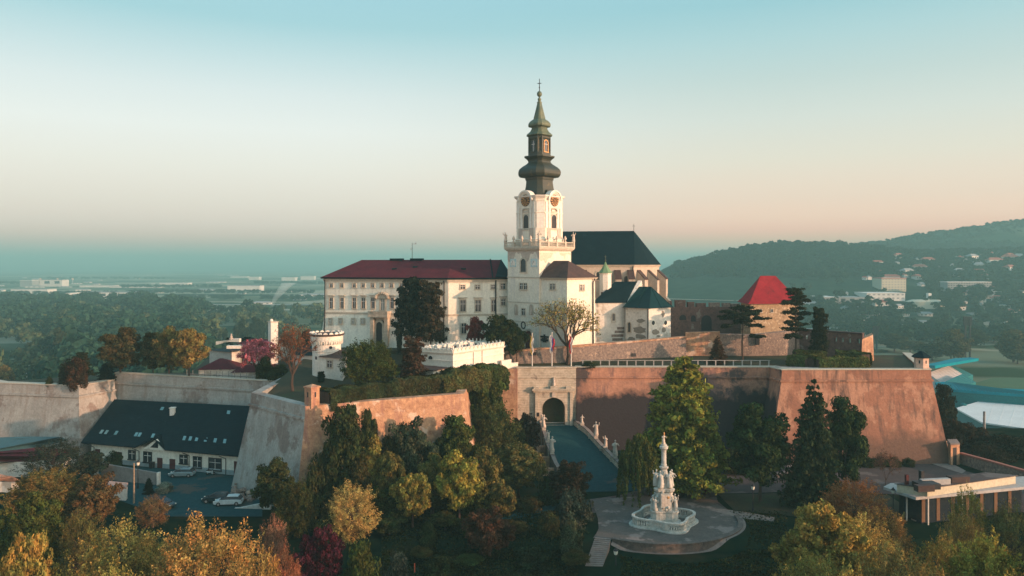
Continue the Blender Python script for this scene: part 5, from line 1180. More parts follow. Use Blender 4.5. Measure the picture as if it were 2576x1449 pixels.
mb = MB(); mb.ext([CFc.p(gdx-3.2, zeC-.3, .5), CFc.p(gdx-.3, gp.z-.15, .5), CFc.p(gdx+.9, gp.z-1.4, .5), CFc.p(gdx+1.7, zeC-.3, .5)], (CFc.n*-.5).to_3d()); mb.build('gable', CREAM, cb_)
mb = MB(); mb.ext([CFc.p(gdx-1.5, zeC+.1, .5), CFc.p(gdx+.25, zeC+.1, .5), CFc.p(gdx+.25, gp.z-.75, .5), CFc.p(gdx-.2, gp.z-.5, .5)], (CFc.n*.08).to_3d()); mb.build('gable_window', GLASS, cb_)
mb = MB(); mb.ext([e0, e1_, rg1, rg0], (0,0,-.05)) if False else None
for px in (367,378,400,432.5,438.5,467,542,556,571,593,616,637): pass
for px, py in ((250,1083),(262,1083),(287,1087),(337,1090),(346,1091),(379.5,1095),(459,1100),(474,1102),(490,1104),(513,1106),(537,1108),(561,1111)):
    # screen column of the skylight on the sloping roof
    tq = None
    for k in range(400):
        t = CFc.L * k / 400
        p = on_roof(t, .22)
        if HX + F*p.x/p.y >= px: tq = t; break
    if tq is None: continue
    a, b = on_roof(tq, .205) + th_, on_roof(tq, .285) + th_; ud = (on_roof(tq+1,.2) - on_roof(tq,.2)).normalized()*.6; upv = Vector((0,-.05,.10))
    MB().ext([a, a+ud, b+ud, b], tuple(upv)).build('skylight', mat('skylight_glass', (.16,.30,.30), (.13,.26,.26), 1, rough=.2, spec=.5), cb_)
for t, q in ((CFc.L*.36,.80),(CFc.L*.86,.80),(CFc.L*.45,.82)):
    a, b = on_roof(t, q) + th_, on_roof(t, q+.07) + th_; ud = (on_roof(t+1,q) - on_roof(t,q)).normalized()*.7; MB().ext([a, a+ud, b+ud, b], (0,-.04,.08)).build('skylight', mat('skylight_glass', (.16,.30,.30)), cb_)
p = on_roof(CFc.L*.47, .72); mb = MB(); mb.box(-.4,.4,-.4,.4,-.3,1.5, org=tuple(p)); mb.box(-.5,.5,-.5,.5,1.5,1.65, org=tuple(p)); mb.build('chimney', WHITE, cb_)
zw = lambda a: a
cwin = [(324,341,1134,1155),(362,382,1138,1162),(453,472,1146,1166),(487,507,1150,1176),(526,557,1154,1182)]
for a, b, c, d in cwin:
    winpx(cb_, CFc, a+1, b-1, c, d, fr=.16, frame=DARK)
for a, b, c, d in ((396,409,1151,1179),(427,441,1154,1183),(240,252,1129,1170),(288,307,1136,1170),(589,600,1160,1192)):
    mb = MB(); CFc.box(mb, CFc.t(a), CFc.t(b), -.2, CFc.z(a, c), 0, .08); mb.build('door', DOORRED, cb_)
for px in (231+7, 351, 477, 569):
    mb = MB(); t = CFc.t(px); mb.path([CFc.p(t-.9, zeC-.3, .85), CFc.p(t, zeC-.9, .14), CFc.p(t, 0, .14)], [.07]*3, 5); mb.build('downpipe', DARK, cb_)
# bin
o = thing('litter_bin', 'dark wheeled bin by the wall of the courtyard house', 'bin', tuple(CFc.p(CFc.t(388), 0, .6))); q = CFc.p(CFc.t(388), 0, .6); mb = MB(); mb.box(-.35,.35,-.35,.35,.1,1.05, org=tuple(q)); mb.build('body', DARK, o); mb = MB(); mb.box(-.4,.4,-.42,.4,1.05,1.15, org=tuple(q)); mb.build('lid', DARK, o)
# courtyard wall, lamp, pole
w = plainwall('courtyard_wall', 'grey render wall with a bright white end dividing the courtyard', 'courtyard wall', mat('grey_render', (.24,.22,.20), (.18,.165,.15), .8), [(255,133.5,1166),(395,130,1190)], -1, .35)
mb = MB(); a = Vector((X(395,130),130)); mb.box(0,.35,-.15,.6,-1,Z(1190,130)+.05, org=(a.x,a.y,0)); mb.build('end_pier', WHITE, w)
def pole_px(name, label, cat, px, Y, ptop, zb, r_, m, group=None):
    o = thing(name, label, cat, (X(px,Y),Y,zb), group); MB().tube((X(px,Y),Y,zb), (X(px,Y),Y,Z(ptop,Y)), r_, r_*.7, 8).build('pole', m, o); return o
pole_px('utility_pole', 'weathered wooden utility pole standing above the yellow trees', 'pole', 337, 120, 1165, -1, .16, PALEBARK)
def lamp(label, px, Y, ptop, zb):
    o = pole_px('street_lamp', label, 'street lamp', px, Y, ptop+4, zb, .09, DARK, 'park street lamps'); p = (X(px,Y),Y,Z(ptop+4,Y)); MB().lathe([(.1,0),(.22,.1),(.3,.55),(.05,.6)], 8, p).build('lantern', LAMPG, o); MB().lathe([(.36,.56),(.1,.85),(.03,1.0)], 8, p).build('cap', DARK, o); MB().lathe([(.16,0),(.16,.5),(.1,.6)], 8, (p[0],p[1],zb)).build('base', DARK, o)
lamp('dark lantern lamp post in front of the grey courtyard wall', 347, 128, 1167, 0)
lamp('slender lamp post on the dry lawn right of the plaza', 1894, 116, 1228, 0)
lamp('dark lamp post left of the pavilion steps', 2247, 113, 1238, 0)
lamp('small lamp post on the lawn below the left end of the plaza wall', 1549, 98, 1392, -1.8) 
# cars
def car(label, p, ang, paint, L_=4.4, hatch=True):
    c = thing('parked_car', label, 'car', (p[0],p[1],p[2]), 'cars parked in the courtyard'); ca, sa = math.cos(ang), math.sin(ang)
    loc = lambda x, y, z: (p[0] + x*ca - y*sa, p[1] + x*sa + y*ca, p[2] + z)
    W2 = .88; ringx = [(-L_/2,.35,.55,.80),(-L_/2+.1,.28,.90,.86),(-L_/2+.7,.25,.98,W2),(-.6,.25,1.0,W2),(.7,.25,.98,W2),(1.5,.25,.88,.86),(L_/2-.2,.28,.72,.80),(L_/2,.35,.58,.70)]
    MB().loft([[loc(x,-w,z0),loc(x,w,z0),loc(x,w*.98,z1),loc(x,-w*.98,z1)] for x, z0, z1, w in ringx]).build('body', paint, c, bevel=.06)
    x0 = -L_/2+.15 if hatch else -L_/2+.6
    MB().loft([[loc(x,-w,z0),loc(x,w,z0),loc(x,w2,z1),loc(x,-w2,z1)] for x, w, w2, z0, z1 in ((x0,.80,.78,.93,.98),(x0+.45,.82,.68,.96,1.42),(.2,.82,.68,.96,1.45),(1.25,.80,.78,.93,.97))]).build('windows', GLASS, c)
    MB().loft([[loc(x,-.66,1.42),loc(x,.66,1.42),loc(x,.6,1.47+q),loc(x,-.6,1.47+q)] for x, q in ((x0+.42,0),(x0+1.2,.05),(.1,.03))]).build('roof', paint, c)
    for x in (-L_/2+.8, L_/2-.85):
        for s_ in (-1, 1):
            wq = MB().tube(loc(x, s_*.70, .32), loc(x, s_*.91, .32), .32, .32, 14).build('wheel', RUBBER, c); MB().tube(loc(x, s_*.88, .32), loc(x, s_*.925, .32), .19, .19, 10).build('rim', CONC, wq)
    for s_ in (-1, 1):
        m_ = MB(); m_.ball(loc(L_/2-.1, s_*.6, .66), .14, 1,1,.7,6,4); m_.build('headlight', LAMPG, c); m_ = MB(); m_.ball(loc(-L_/2+.1, s_*.68, .82), .12, .6,1,1,6,4); m_.build('tail_light', flatmat('tail_red', (.3,.02,.02)), c); m_ = MB(); m_.ball(loc(.95, s_*.95, 1.0), .09, 1,.8,.8,6,4); m_.build('mirror', paint, c)
    return c
q = g(458, 1199); car('silver hatchback parked outside the courtyard house', (q.x,q.y,.05), R(184), CARSIL)
q = g(545, 1263); car('dark hatchback half hidden behind the pale car', (q.x,q.y,.05), R(182), CARDK)
q = g(575, 1270); car('pale car beside the rubble at the foot of the bastion', (q.x,q.y,.05), R(186), CARWH)
q = g(408, 1277); car('dark car partly screened by shrubs and the utility pole', (q.x,q.y,.05), R(-20), CARDK)
q = g(530, 1195); sc = thing('scooter', 'small parked scooter right of the silver hatchback', 'scooter', (q.x,q.y,.05)); L2 = lambda x, z, y=0: (q.x + x, q.y + y, .05 + z)
for x in (-.6, .6):
    wq = MB().tube(L2(x,.25,-.06), L2(x,.25,.06), .25, .25, 12).build('wheel', RUBBER, sc); MB().tube(L2(x,.25,-.08), L2(x,.25,.08), .1, .1, 8).build('hub', CONC, wq)
MB().ball(L2(-.4,.55), .3, 1.5,.6,.8).build('body', CARWH, sc); MB().box(-.75,-.1,-.16,.16,.74,.86, org=(q.x,q.y,.05)).build('seat', DARK, sc); mb = MB(); mb.path([L2(.6,.3), L2(.45,.75), L2(.38,1.05)], [.05,.05,.04], 6); mb.tube(L2(.38,1.05,-.3), L2(.38,1.05,.3), .03,.03,5); mb.build('handlebar', DARK, sc); MB().box(.25,.4,-.2,.2,.2,.8, org=(q.x,q.y,.05)).build('leg_shield', CARWH, sc)
# roofs at the far left
def lowroof(label, pts, zb, m, wm, dep, zdrop):
    h = thing('low_building', label, 'low building', (pts[0].x, pts[0].y, zb)); n = len(pts); MB().ext(pts, (0,0,-.25)).build('roof', m, h); pl_ = [Vector((p.x,p.y)) for p in pts]; zm = min(p.z for p in pts); c = sum(pl_, Vector((0,0)))/n; block('wall', wm, h, [p.lerp(c, .06) for p in pl_], zb, zm - .26); return h
lowroof('low building with blue green metal roof against the far left rampart', [G(-60,1140,3.2),G(60,1130,3.2),G(168,1105,4.2),G(150,1099,5.2),G(70,1098,5.2),G(-60,1102,5.2)], -1, mat('teal_sheet_roof', (.035,.085,.095), (.045,.10,.11), .5, rough=.5, spec=.4), CREAM2, 0, 0)
lowroof('long building with oxblood roof at the left picture edge', [G(-60,1158,3.0),G(75,1158,3.0),G(160,1146,3.4),G(200,1132,3.8),G(90,1126,4.6),G(-60,1142,4.8)], -1, REDROOF, CREAM2, 0, 0)
lowroof('oxblood lean-to roof right of the dark grey shrubs', [G(195,1160,2.4),G(250,1164,2.4),G(248,1150,3.0),G(200,1146,3.0)], -1, REDROOF, CREAM2, 0, 0)
lowroof('pinkish tiled shed in front of the courtyard wall', [G(268,1222,2.2),G(318,1226,2.2),G(322,1214,2.6),G(275,1210,2.6)], -1, flatmat('dusty_tile', (.42,.27,.22)), CREAM2, 0, 0)
lowroof('orange tiled roof corner low at the left picture edge', [G(-40,1205,2.2),G(52,1208,2.0),G(30,1198,2.8),G(-40,1186,3.2)], -1, flatmat('orange_tile', (.5,.24,.15)), CREAM2, 0, 0)
plainwall('parking_wall', 'pale low wall edging the courtyard behind the orange tree', 'low wall', CREAM2, [(395,119.5,1283),(480,118,1284),(600,117.5,1278),(680,117,1262)], -2, .4)
mb = MB(); rnd = random.Random(6)
for i in range(70): 
    q_ = g(rnd.uniform(585,650), rnd.uniform(1228,1262)); mb.ball((q_.x,q_.y,rnd.uniform(0,1.0)), rnd.uniform(.25,.7), 1,1,.7,6,4)
tag(mb.build('rubble_heap', RUBBLE), 'grey rubble blocks below the pale bastion beside the parked cars', 'rubble')['kind'] = 'stuff'
# small red bins, fountain post on the park
o = thing('litter_bin', 'small red litter bin at the edge of the dry lawn', 'bin', tuple(g(1777,1243))); q = g(1777,1243); MB().box(-.3,.3,-.3,.3,0,1.1, org=tuple(q)).build('body', DOORRED, o); MB().box(-.34,.34,-.34,.34,1.1,1.2, org=tuple(q)).build('lid', DARK, o)
pole_px('marker_post', 'thin red marker post on the lawn at the lower edge', 'post', 1043, 96, 1417, -2.2, .09, flatmat('marker_red', (.5,.10,.05)))
# ================================================================ stadium and hall, lower right
hl = thing('sports_hall', 'big sports hall with flat white membrane roof at the right picture edge', 'hall', (X(2450,300),300,-38))
zh = -26.5; hp = [G(2404,1030,zh), G(2470,1066,zh), G(2640,1090,zh), G(2660,1010,zh), G(2492,1004,zh)]
MB().ext(hp, (0,0,.6)).build('roof', HALLW, hl); hq = [Vector((p.x,p.y)) for p in hp]; cc = sum(hq, Vector((0,0)))/5; block('wall', HALLS, hl, [p.lerp(cc,.02) for p in hq], -40, zh)
for k in range(6):
    a, b = hp[1].lerp(hp[2], (k+.5)/6), hp[4].lerp(hp[3], (k+.5)/6); mb = MB(); mb.tube(a + Vector((0,0,.6)), b + Vector((0,0,.6)), .05, .05, 4); mb.build('roof_seam', HALLW, hl)
q = G(2424,1023,zh); MB().lathe([(1.2,.6),(1.2,1.2),(.6,1.5)], 12, tuple(q)).build('roof_dome', STADG, hl)
o = pole_px('floodlight_pole', 'pale stubby pole rising from the dark trees before the white hall', 'pole', 2476, 175, 1035, -14, .35, CONC)
sd_ = thing('stadium', 'football stadium with bright blue canopies and green seats beyond the bastion', 'stadium', tuple(G(2450,985,-38)))
pit = [G(2410,975,-37.9), G(2700,990,-37.9), G(2700,950,-37.9), G(2500,950,-37.9)]; MB().poly(pit).build('pitch', mat('pitch', (.05,.10,.04), (.07,.12,.05), .05), sd_)
# near canopy (blue band), far left canopy wing, stands
zc4 = -22.2; nb4 = [G(2352,968,zc4), G(2372,984,zc4), G(2700,1008,zc4), G(2700,992,zc4), G(2500,982,zc4), G(2380,966,zc4)]
MB().ext(nb4, (0,0,1.2)).build('near_canopy', STADB, sd_)
for k in range(34):
    a, b = nb4[1].lerp(nb4[2], k/33), nb4[5].lerp(nb4[4], k/33); mb = MB(); mb.tube(a + Vector((0,0,1.25)), b + Vector((0,0,1.25)), .22, .22, 4); mb.build('canopy_rib', STADG, sd_)
p0 = [Vector((p.x,p.y)) for p in nb4]; cc = sum(p0, Vector((0,0)))/len(p0); block('near_stand', STADG, sd_, [p.lerp(cc,.03) for p in p0], -40, zc4)
wing = [P(2330,924,473), P(2352,927,462), P(2462,908,516), P(2440,905.5,533), P(2400,908,525)]; MB().ext(wing, (0,0,1.8)).build('far_canopy', STADB, sd_)
mb = MB()
for k in range(14):
    a, b = wing[1].lerp(wing[2], k/13), wing[0].lerp(wing[3], k/13); mb.tube(a + Vector((0,0,1.4)), b + Vector((0,0,1.4)), .35, .35, 4)
mb.build('canopy_rib', STADB, sd_)
# raked stands as stepped terraces
def stand(name, a, b, c, d, n, m, alt=None):
    """a,b upper edge left/right; d,c lower edge left/right"""
    mb = MB()
    for k in range(n):
        q, q2 = k/n, (k+1)/n; l0, r0_, l1, r1 = a.lerp(d,q), b.lerp(c,q), a.lerp(d,q2), b.lerp(c,q2); z = l0.z
        mb.ext([Vector((l0.x,l0.y,-40)),Vector((r0_.x,r0_.y,-40)),Vector((r1.x,r1.y,-40)),Vector((l1.x,l1.y,-40))], (0,0,z+40 - (l0.z-l1.z)*.0))
    return mb.build(name, m, sd_)
stand('west_stand', P(2333,938,467), P(2385,926,502), P(2432,950,485), P(2372,967,456), 12, flatmat('pale_seats', (.50,.46,.44)))
stand('lower_stand', P(2385,926,502), P(2402,923,513), P(2448,947,496), P(2432,950,485), 12, STADG)
stand('corner_stand', P(2360,968,430), P(2420,951,473), P(2455,966,456), P(2400,980,430), 8, STADG)
mb = MB(); mb.ext([P(2358,975,447), P(2430,954,485), P(2430,960,485), P(2360,980,447)], (0,1.5,0)); mb.build('advertising_board', FARW, sd_)
stand('east_stand', P(2492,932,602), P(2640,938,574), P(2640,965,545), P(2474,957,566), 8, STADG)
mb = MB(); mb.ext([P(2487,929,608), P(2640,935,579), P(2640,941,579), P(2493,936,608)], (0,6,0)); mb.build('east_canopy', STADG, sd_)
# floodlight masts
def mast(label, px, Y, y0, y1, w_, tilt=0):
    o = thing('floodlight_mast', label, 'floodlight mast', (X(px,Y),Y,-38), 'stadium floodlight masts'); hw = w_*Y/F/2; zt7, zb7 = Z(y0,Y), Z(y1,Y)
    for s_ in (-1, 1): MB().tube((X(px,Y)+s_*hw*.55, Y, -39), (X(px,Y)+s_*hw*.55, Y, zt7), .9, .75, 6).build('leg', DARK, o)
    mb = MB(); n = 6
    for k in range(n+1):
        z = zb7 + (zt7-zb7)*k/n; s0 = tilt*k/n*hw; mb.box(-hw+s0,hw+s0,-.25,.25,z-.25,z+.25, org=(X(px,Y),Y,0))
        for j in range(6):
            if k < n: mb.ball((X(px,Y)+s0-hw*.85+hw*1.7*j/5, Y-.4, z+(zt7-zb7)/n/2), hw*.17,1,1,1,6,4)
    for s_ in (-1,1): mb.tube((X(px,Y)+s_*hw, Y, zb7), (X(px,Y)+s_*hw+tilt*hw, Y, zt7), .35, .35, 4)
    mb.build('lamp_rack', DARK, o)
mast('tall twin legged floodlight mast above the stadium at right', 2434, 617, 797, 818, 21)
mast('shorter tilted floodlight mast right of the loophole wall', 2201, 645, 821, 843, 15, .5)
# ================================================================ far buildings
def farblock(name, label, cat, px0, px1, ptop, pbase, wm, rm, dep=25, group=None, rows=0, Y=None, win=GLASS):
    p = GT((px0+px1)/2, pbase) if Y is None else Vector((0,Y,Z(pbase,Y))); Y = p.y; zt8 = Z(ptop, Y); z0 = p.z - 4
    o = thing(name, label, cat, (X((px0+px1)/2,Y), Y, z0), group); x0, x1 = X(px0,Y), X(px1,Y); h = zt8 - p.z
    MB().box(x0,x1,0,dep,z0,zt8, org=(0,Y,0)).build('wall', wm, o); ov = max(.3, h*.04); MB().box(x0-ov,x1+ov,-ov,dep+ov,zt8,zt8+max(.4,h*.06), org=(0,Y,0)).build('roof', rm, o)
    for k in range(rows):
        z = p.z + h*(k+.45)/rows; mb = MB(); n = max(2, int((x1-x0)/ (h/rows*1.2)))
        for j in range(n): mb.box(x0+(x1-x0)*(j+.25)/n, x0+(x1-x0)*(j+.75)/n, -.12,.05, z, z+h/rows*.4, org=(0,Y,0))
        pieces(mb, 'window', win, o)
    return o
FB_ = [
 ('factory','largest cream factory block left on the plain',80.6,156,704.6,721,1),('factory','grey factory wing left of the largest cream block',50,80,706,722,0),
 ('warehouse','long low pale warehouse beneath the cream factory at far left',26.6,119,728,740,0),('warehouse','broad white warehouse with stepped right end on the left plain',203,340,736,753,1),
 ('warehouse','narrow pale block left of the broad white warehouse',166,177,738,753,0),('warehouse','bright pink lit long roof in the middle of the left plain',401,472,711.5,716.5,0),
 ('warehouse','pale hall with rounded right side near the smoke',572,653,719,732,0),('warehouse','small bright hall near the horizon',626,651,697,704.5,0),
 ('warehouse','faint pale hall just left of the palace roof line',708,742,698,706.5,0),('warehouse','faint pale hall closest to the palace',756,790,695.5,704,0),
 ('warehouse','thin bright strip roof near the horizon',580,622,695.5,698.5,0),('warehouse','small pink lit shed at the extreme left edge',-4,16,753,761,0),
 ('warehouse','thin pale sheds left of the pink lit roof',275,400,720,724,0),('warehouse','faint long shed above the broad white warehouse',200,285,718,723,0)]
for nm, lab, a, b, c, d, rws in FB_: farblock(nm, lab, nm, a, b, c, d, FARW if 'grey' not in lab else FARG, FARG if b-a > 60 else FARW, 40, rows=rws)
for i, px in enumerate((101.5,144.5,182.5)): 
    p = GT(px, 712); o = thing('storage_silo', f'small bright round silo cap above the factories at far left, {("left","middle","right")[i]} of three', 'silo', tuple(p), 'bright silo caps'); hs_ = (712-702)/F*p.y; MB().lathe([(2,0),(2,hs_-2)], 12, tuple(p)).build('drum', FARG, o); MB().ball((p.x,p.y,p.z+hs_), 4.0, n=12).build('cap', flatmat('bright_cap', (.85,.6,.45)), o)
o = farblock('apartment_block', 'cream apartment block with pink roof on the right slope', 'apartment block', 2218, 2279.4, 701, 733, flatmat('far_cream', (.62,.56,.42)), flatmat('pink_roof', (.5,.22,.18)), 30, rows=5, win=FARG)
farblock('apartment_block', 'long white slab block with dark stairwells on the right slope', 'apartment block', 2384, 2494, 710.5, 738.5, FARG, FARW, 20, rows=5)
farblock('industrial_hall', 'white two storey hall right of the town centre', 'hall', 2181, 2277, 738, 757, FARW, FARW, 40, rows=2, win=FARG)
farblock('industrial_hall', 'pale hall with few windows in the middle of three', 'hall', 2110, 2177.6, 749, 765, FARG, FARG, 40, rows=1)
farblock('industrial_hall', 'pale low hall just right of the tall pine', 'hall', 2044, 2106.6, 748, 765, FARG, FARW, 40, rows=0)
p = GT(2327, 773.6); o = thing('oval_arena', 'oval cream arena building with a square chimney', 'arena', tuple(p)); Y = p.y; MB().lathe([(X(2375,Y)-X(2327,Y),-5),(X(2375,Y)-X(2327,Y),Z(758,Y)-p.z),((X(2375,Y)-X(2327,Y))*.7,Z(754,Y)-p.z)], 32, tuple(p), .5).build('wall', flatmat('arena_cream', (.56,.52,.40)), o); MB().box(X(2344,Y)-p.x,X(2351.5,Y)-p.x,8,14,0,Z(738,Y)-p.z, org=tuple(p)).build('chimney', FARW, o)
for nm, lab, a, b, c, d in (('town_house','white house with grey roof at far right above the trees',2531,2570,768,782),('town_house','long low white shed right of the floodlight mast',2474,2513,809,818.5),('town_house','white flat house at the right edge below the arena',2533,2572,808,819.6),('town_house','thin pale roof right behind the floodlight mast',2446,2470,789,793),('petrol_station','petrol station canopy with a pale rim by the road',2266,2345,809,815)):
    farblock(nm, lab, nm.replace('_',' '), a, b, c, d, FARW, FARG, 14)
Y = GT(2180,832).y; o = thing('billboard', 'large white roadside billboard with a grey picture', 'billboard', (X(2180,Y),Y,-38)); MB().box(X(2168,Y),X(2193,Y),-.3,.3,Z(817,Y),Z(805,Y), org=(0,Y,0)).build('panel', FARW, o); MB().ext([(X(2180,Y),Y-.35,Z(814.5,Y)),(X(2191,Y),Y-.35,Z(814.5,Y)),(X(2191,Y),Y-.35,Z(809,Y)),(X(2187,Y),Y-.35,Z(811.5,Y))], (0,-.1,0)).build('picture', FARG, o); MB().tube((X(2180,Y),Y,-39),(X(2180,Y),Y,Z(816,Y)),.5,.5,8).build('post', FARG, o)
# hillside houses: one kind, many copies
def hill_house(name):
    r_ = thing(name, 'x', 'house'); MB().box(-6,6,-5,5,-6,5).build('wall', FARW, r_); MB().add([(-7,-6,5),(7,-6,5),(7,6,5),(-7,6,5),(-4,0,9),(4,0,9)], [(0,1,5,4),(1,2,5),(2,3,4,5),(3,0,4),(3,2,1,0)]).build('roof', FARR if name == 'hill_house' else FARG, r_)
    for x in (-3.5, 0, 3.5): MB().box(x-.7,x+.7,-5.1,-4.9,1,3.2).build('window', GLASS, r_)
    return r_
hh = hill_house('hill_house'); hg = hill_house('hill_house')
for c in hg.children:
    if c.name.startswith('roof'): c.data.materials[0] = FARG
spots = [(675,320),(715,330),(850,310),(935,320),(1075,350),(1105,380),(1135,375),(1410,350),(1515,345),(1630,360),(1735,340),(1790,370),(1915,375),(2025,355),(2130,290),(2290,305),(2250,360),(2500,285),(2560,290),(1350,380),(1400,400),(1440,420),(1420,440),(1380,450),(1035,435),(1115,430),(1250,440),(510,500),(570,515),(250,540),(350,550),(715,550),(930,530),(790,600),(740,610),(1345,490),(1460,535),(1530,510),(1690,560),(1775,565),(1840,565),(1580,480),(2280,745),(2090,900),(2320,870),(1885,880),(1800,410),(1905,400),(1410,580),(1350,575),(1490,425),(1590,490),(1660,375),(2060,345),(2210,320),(1960,310),(1880,320),(520,780),(800,780)]
rnd = random.Random(21); used = 0
LABH = {0: ('small hazy house on the wooded slope above the stone tower', 'hazy houses low on the left of the slope'), 1: ('small pale house among trees in the middle of the hillside village', 'hillside village houses'), 2: ('small pale house high on the slope at far right', 'hillside houses at far right')}
for i, (a, b) in enumerate(spots):
    px, py = 2012.5 + a*.21875, 570.2 + b*.21875; p = GT(px, py + 1.2)
    src = (hh, hg)[i % 2]; first = i < 2; o = src if first else copy_tree(src)
    sc_ = p.y / 1900 * rnd.uniform(.8, 1.25) * (.62 if py < 700 else .75)
    o.location = p + Vector((0,0,.5)); o.rotation_euler = (0,0,rnd.uniform(-.6,.6)); o.scale = (sc_*rnd.uniform(.8,1.5), sc_, sc_)
    k = 0 if px < 2170 else (1 if px < 2430 else 2); o['label'], o['group'] = LABH[k]
rnd = random.Random(77); n_ = 0
while n_ < 84:
    px = rnd.uniform(2000, 2600); py = rnd.choice((rnd.uniform(690, 862), rnd.uniform(645, 720) if px > 2200 else 800)); 
    if 2040 < px < 2290 and 730 < py < 770: continue
    p = GT(px, py); o = copy_tree((hh, hg)[n_ % 2]); sc_ = rnd.uniform(.55, 1.0) * (p.y/900)**.5; o.location = p + Vector((0,0,.3)); o.rotation_euler = (0,0,rnd.uniform(-.7,.7)); o.scale = (sc_*rnd.uniform(.9,2.2), sc_, sc_*.9); n_ += 1
    k = 0 if px < 2200 else (1 if py < 770 else 2)
    o['label'], o['group'] = (('small pale town house on the valley floor beyond the loophole wall', 'houses beyond the loophole wall'), ('small hazy house around the apartment blocks on the right slope', 'houses around the apartment blocks'), ('small town house among the trees near the floodlight masts', 'houses near the floodlight masts'))[k]
for i_ in range(46):
    px, py = rnd.uniform(-20, 810), rnd.choice([rnd.uniform(692, 715), rnd.uniform(715, 768)]); p = GT(px, py); o = copy_tree(hg); sc_ = rnd.uniform(.5, 1.1); o.location = p + Vector((0,0,.3)); o.rotation_euler = (0,0,rnd.uniform(-.2,.2)); o.scale = (sc_*rnd.uniform(1.2,6), sc_*1.2, sc_*.7)
    o['label'], o['group'] = ('tiny hazy low building strewn over the left plain', 'tiny low buildings on the left plain')
# left far buildings just behind the rampart
farblock('white_building', 'small white flat building with two dark windows behind the far left rampart', 'building', 33, 94, 931, 962, FARW, STADG, 20, Y=473)
p = P(105, 965, 545); o = thing('domed_hall', 'pale round topped membrane hall behind the far left rampart', 'hall', tuple(p)); MB().ext([(p.x + 13*math.cos(math.pi*k/14), p.y, p.z + 16.5*math.sin(math.pi*k/14)*.95) for k in range(15)], (11,31,0)).build('vault', mat('membrane_grey', (.30,.40,.42), (.25,.35,.37), .1), o)
mb = MB(); mb.box(33,48,0,0,0,0) 
for a, b in ((42,57),(68,84)): MB().box(X(a,473),X(b,473),-.2,.1,Z(944,473),Z(938,473), org=(0,473,0)).build('window', GLASS, bpy.data.objects['white_building'])
farblock('white_building', 'long pale building between the bush group and the chestnut', 'building', 318, 395, 927, 938, FARW, FARG, 16, Y=459, rows=1)
o = pole_px('portal_frame', 'slim white pole left of the tallest chestnut on the rampart', 'pole', 251.5, 430, 911, -38, .4, FARW)
for a, lab in ((368, 'thin red and white striped chimney rising from the far wood'),): o = thing('factory_chimney', lab, 'chimney', (X(a,889),889,-38)); MB().tube((X(a,889),889,-38),(X(a,889),889,Z(806,889)),1.7,1.0,8).build('shaft', CHIMRED, o); MB().tube((X(a,889),889,Z(816,889)),(X(a,889),889,Z(811,889)),1.36,1.28,8).build('band', FARW, o)
def smat(n, c):
    m = mat(n, c); return m
# roads on the plain
def strip(pts, w_, m, nm='far_road'):
    mb = MB(); v = [GT(*p) for p in pts]; 
    for i in range(len(v)-1):
        d = Vector((-(v[i+1]-v[i]).y, (v[i+1]-v[i]).x, 0)).normalized()*w_; mb.add([v[i]-d+Vector((0,0,.4)), v[i]+d+Vector((0,0,.4)), v[i+1]+d+Vector((0,0,.4)), v[i+1]-d+Vector((0,0,.4))], [(0,1,2,3)])
    structure(mb.build(nm, m))
strip([(-40,770.5),(130,769),(300,765),(500,766),(800,768)], 8, FARG); strip([(1950,832),(2100,826),(2250,834),(2420,842)], 7, FARG)
strip([(380,779),(600,780),(830,779)], 22, flatmat('pale_field', (.30,.30,.22)), 'field'); strip([(1680,752),(1850,757),(1990,752)], 14, flatmat('pale_field', (.30,.30,.22)), 'field')
# ================================================================ vegetation
rng = np.random.default_rng(7)
def unit(n):
    v = rng.normal(size=(n,3)); return v / np.linalg.norm(v, axis=1)[:,None]
def leaf_quads(pos, nrm, size, asp=1.5):
    n = len(pos); r = unit(n); t = np.cross(nrm, r); t /= (np.linalg.norm(t, axis=1)[:,None] + 1e-9); b = np.cross(nrm, t)
    t = t * (size*asp*.5)[:,None]; b = b * (size*.5)[:,None]
    return np.stack([pos - t - b*.4, pos - t*.1 - b, pos + t + b*.3, pos + t*.05 + b], 1)
def quad_mesh(name, quads):
    n = len(quads); me = bpy.data.meshes.new(name); me.vertices.add(n*4); me.vertices.foreach_set('co', quads.astype(np.float32).ravel())
    me.loops.add(n*4); me.loops.foreach_set('vertex_index', np.arange(n*4, dtype=np.int32)); me.polygons.add(n)
    me.polygons.foreach_set('loop_start', np.arange(0, n*4, 4, dtype=np.int32)); me.polygons.foreach_set('loop_total', np.full(n, 4, dtype=np.int32)); me.update(calc_edges=True)
    me.materials.append(FOL); return me
def clump_leaves(c, r, n, leaf, flat=.8, up=0.0, fill=.55, outw=1.0):
    """leaves over the shell of lumpy ellipsoids; c (k,3), r (k,)"""
    k = len(c); idx = np.repeat(np.arange(k), n); d = unit(k*n); d[:,2] = d[:,2]*.9 + up; d /= np.linalg.norm(d, axis=1)[:,None]
    rad = r[idx] * (fill + (1-fill)*rng.random(k*n)**.5) * (1 + .18*np.sin(d[:,0]*7 + idx) * np.cos(d[:,1]*6 + idx*1.7))
    pos = c[idx] + d*rad[:,None]*np.array([1,1,flat]); nr = d*outw + unit(k*n)*.75; nr /= np.linalg.norm(nr, axis=1)[:,None]
    return leaf_quads(pos, nr, leaf*(.45 + 1.35*rng.random(k*n)**2))
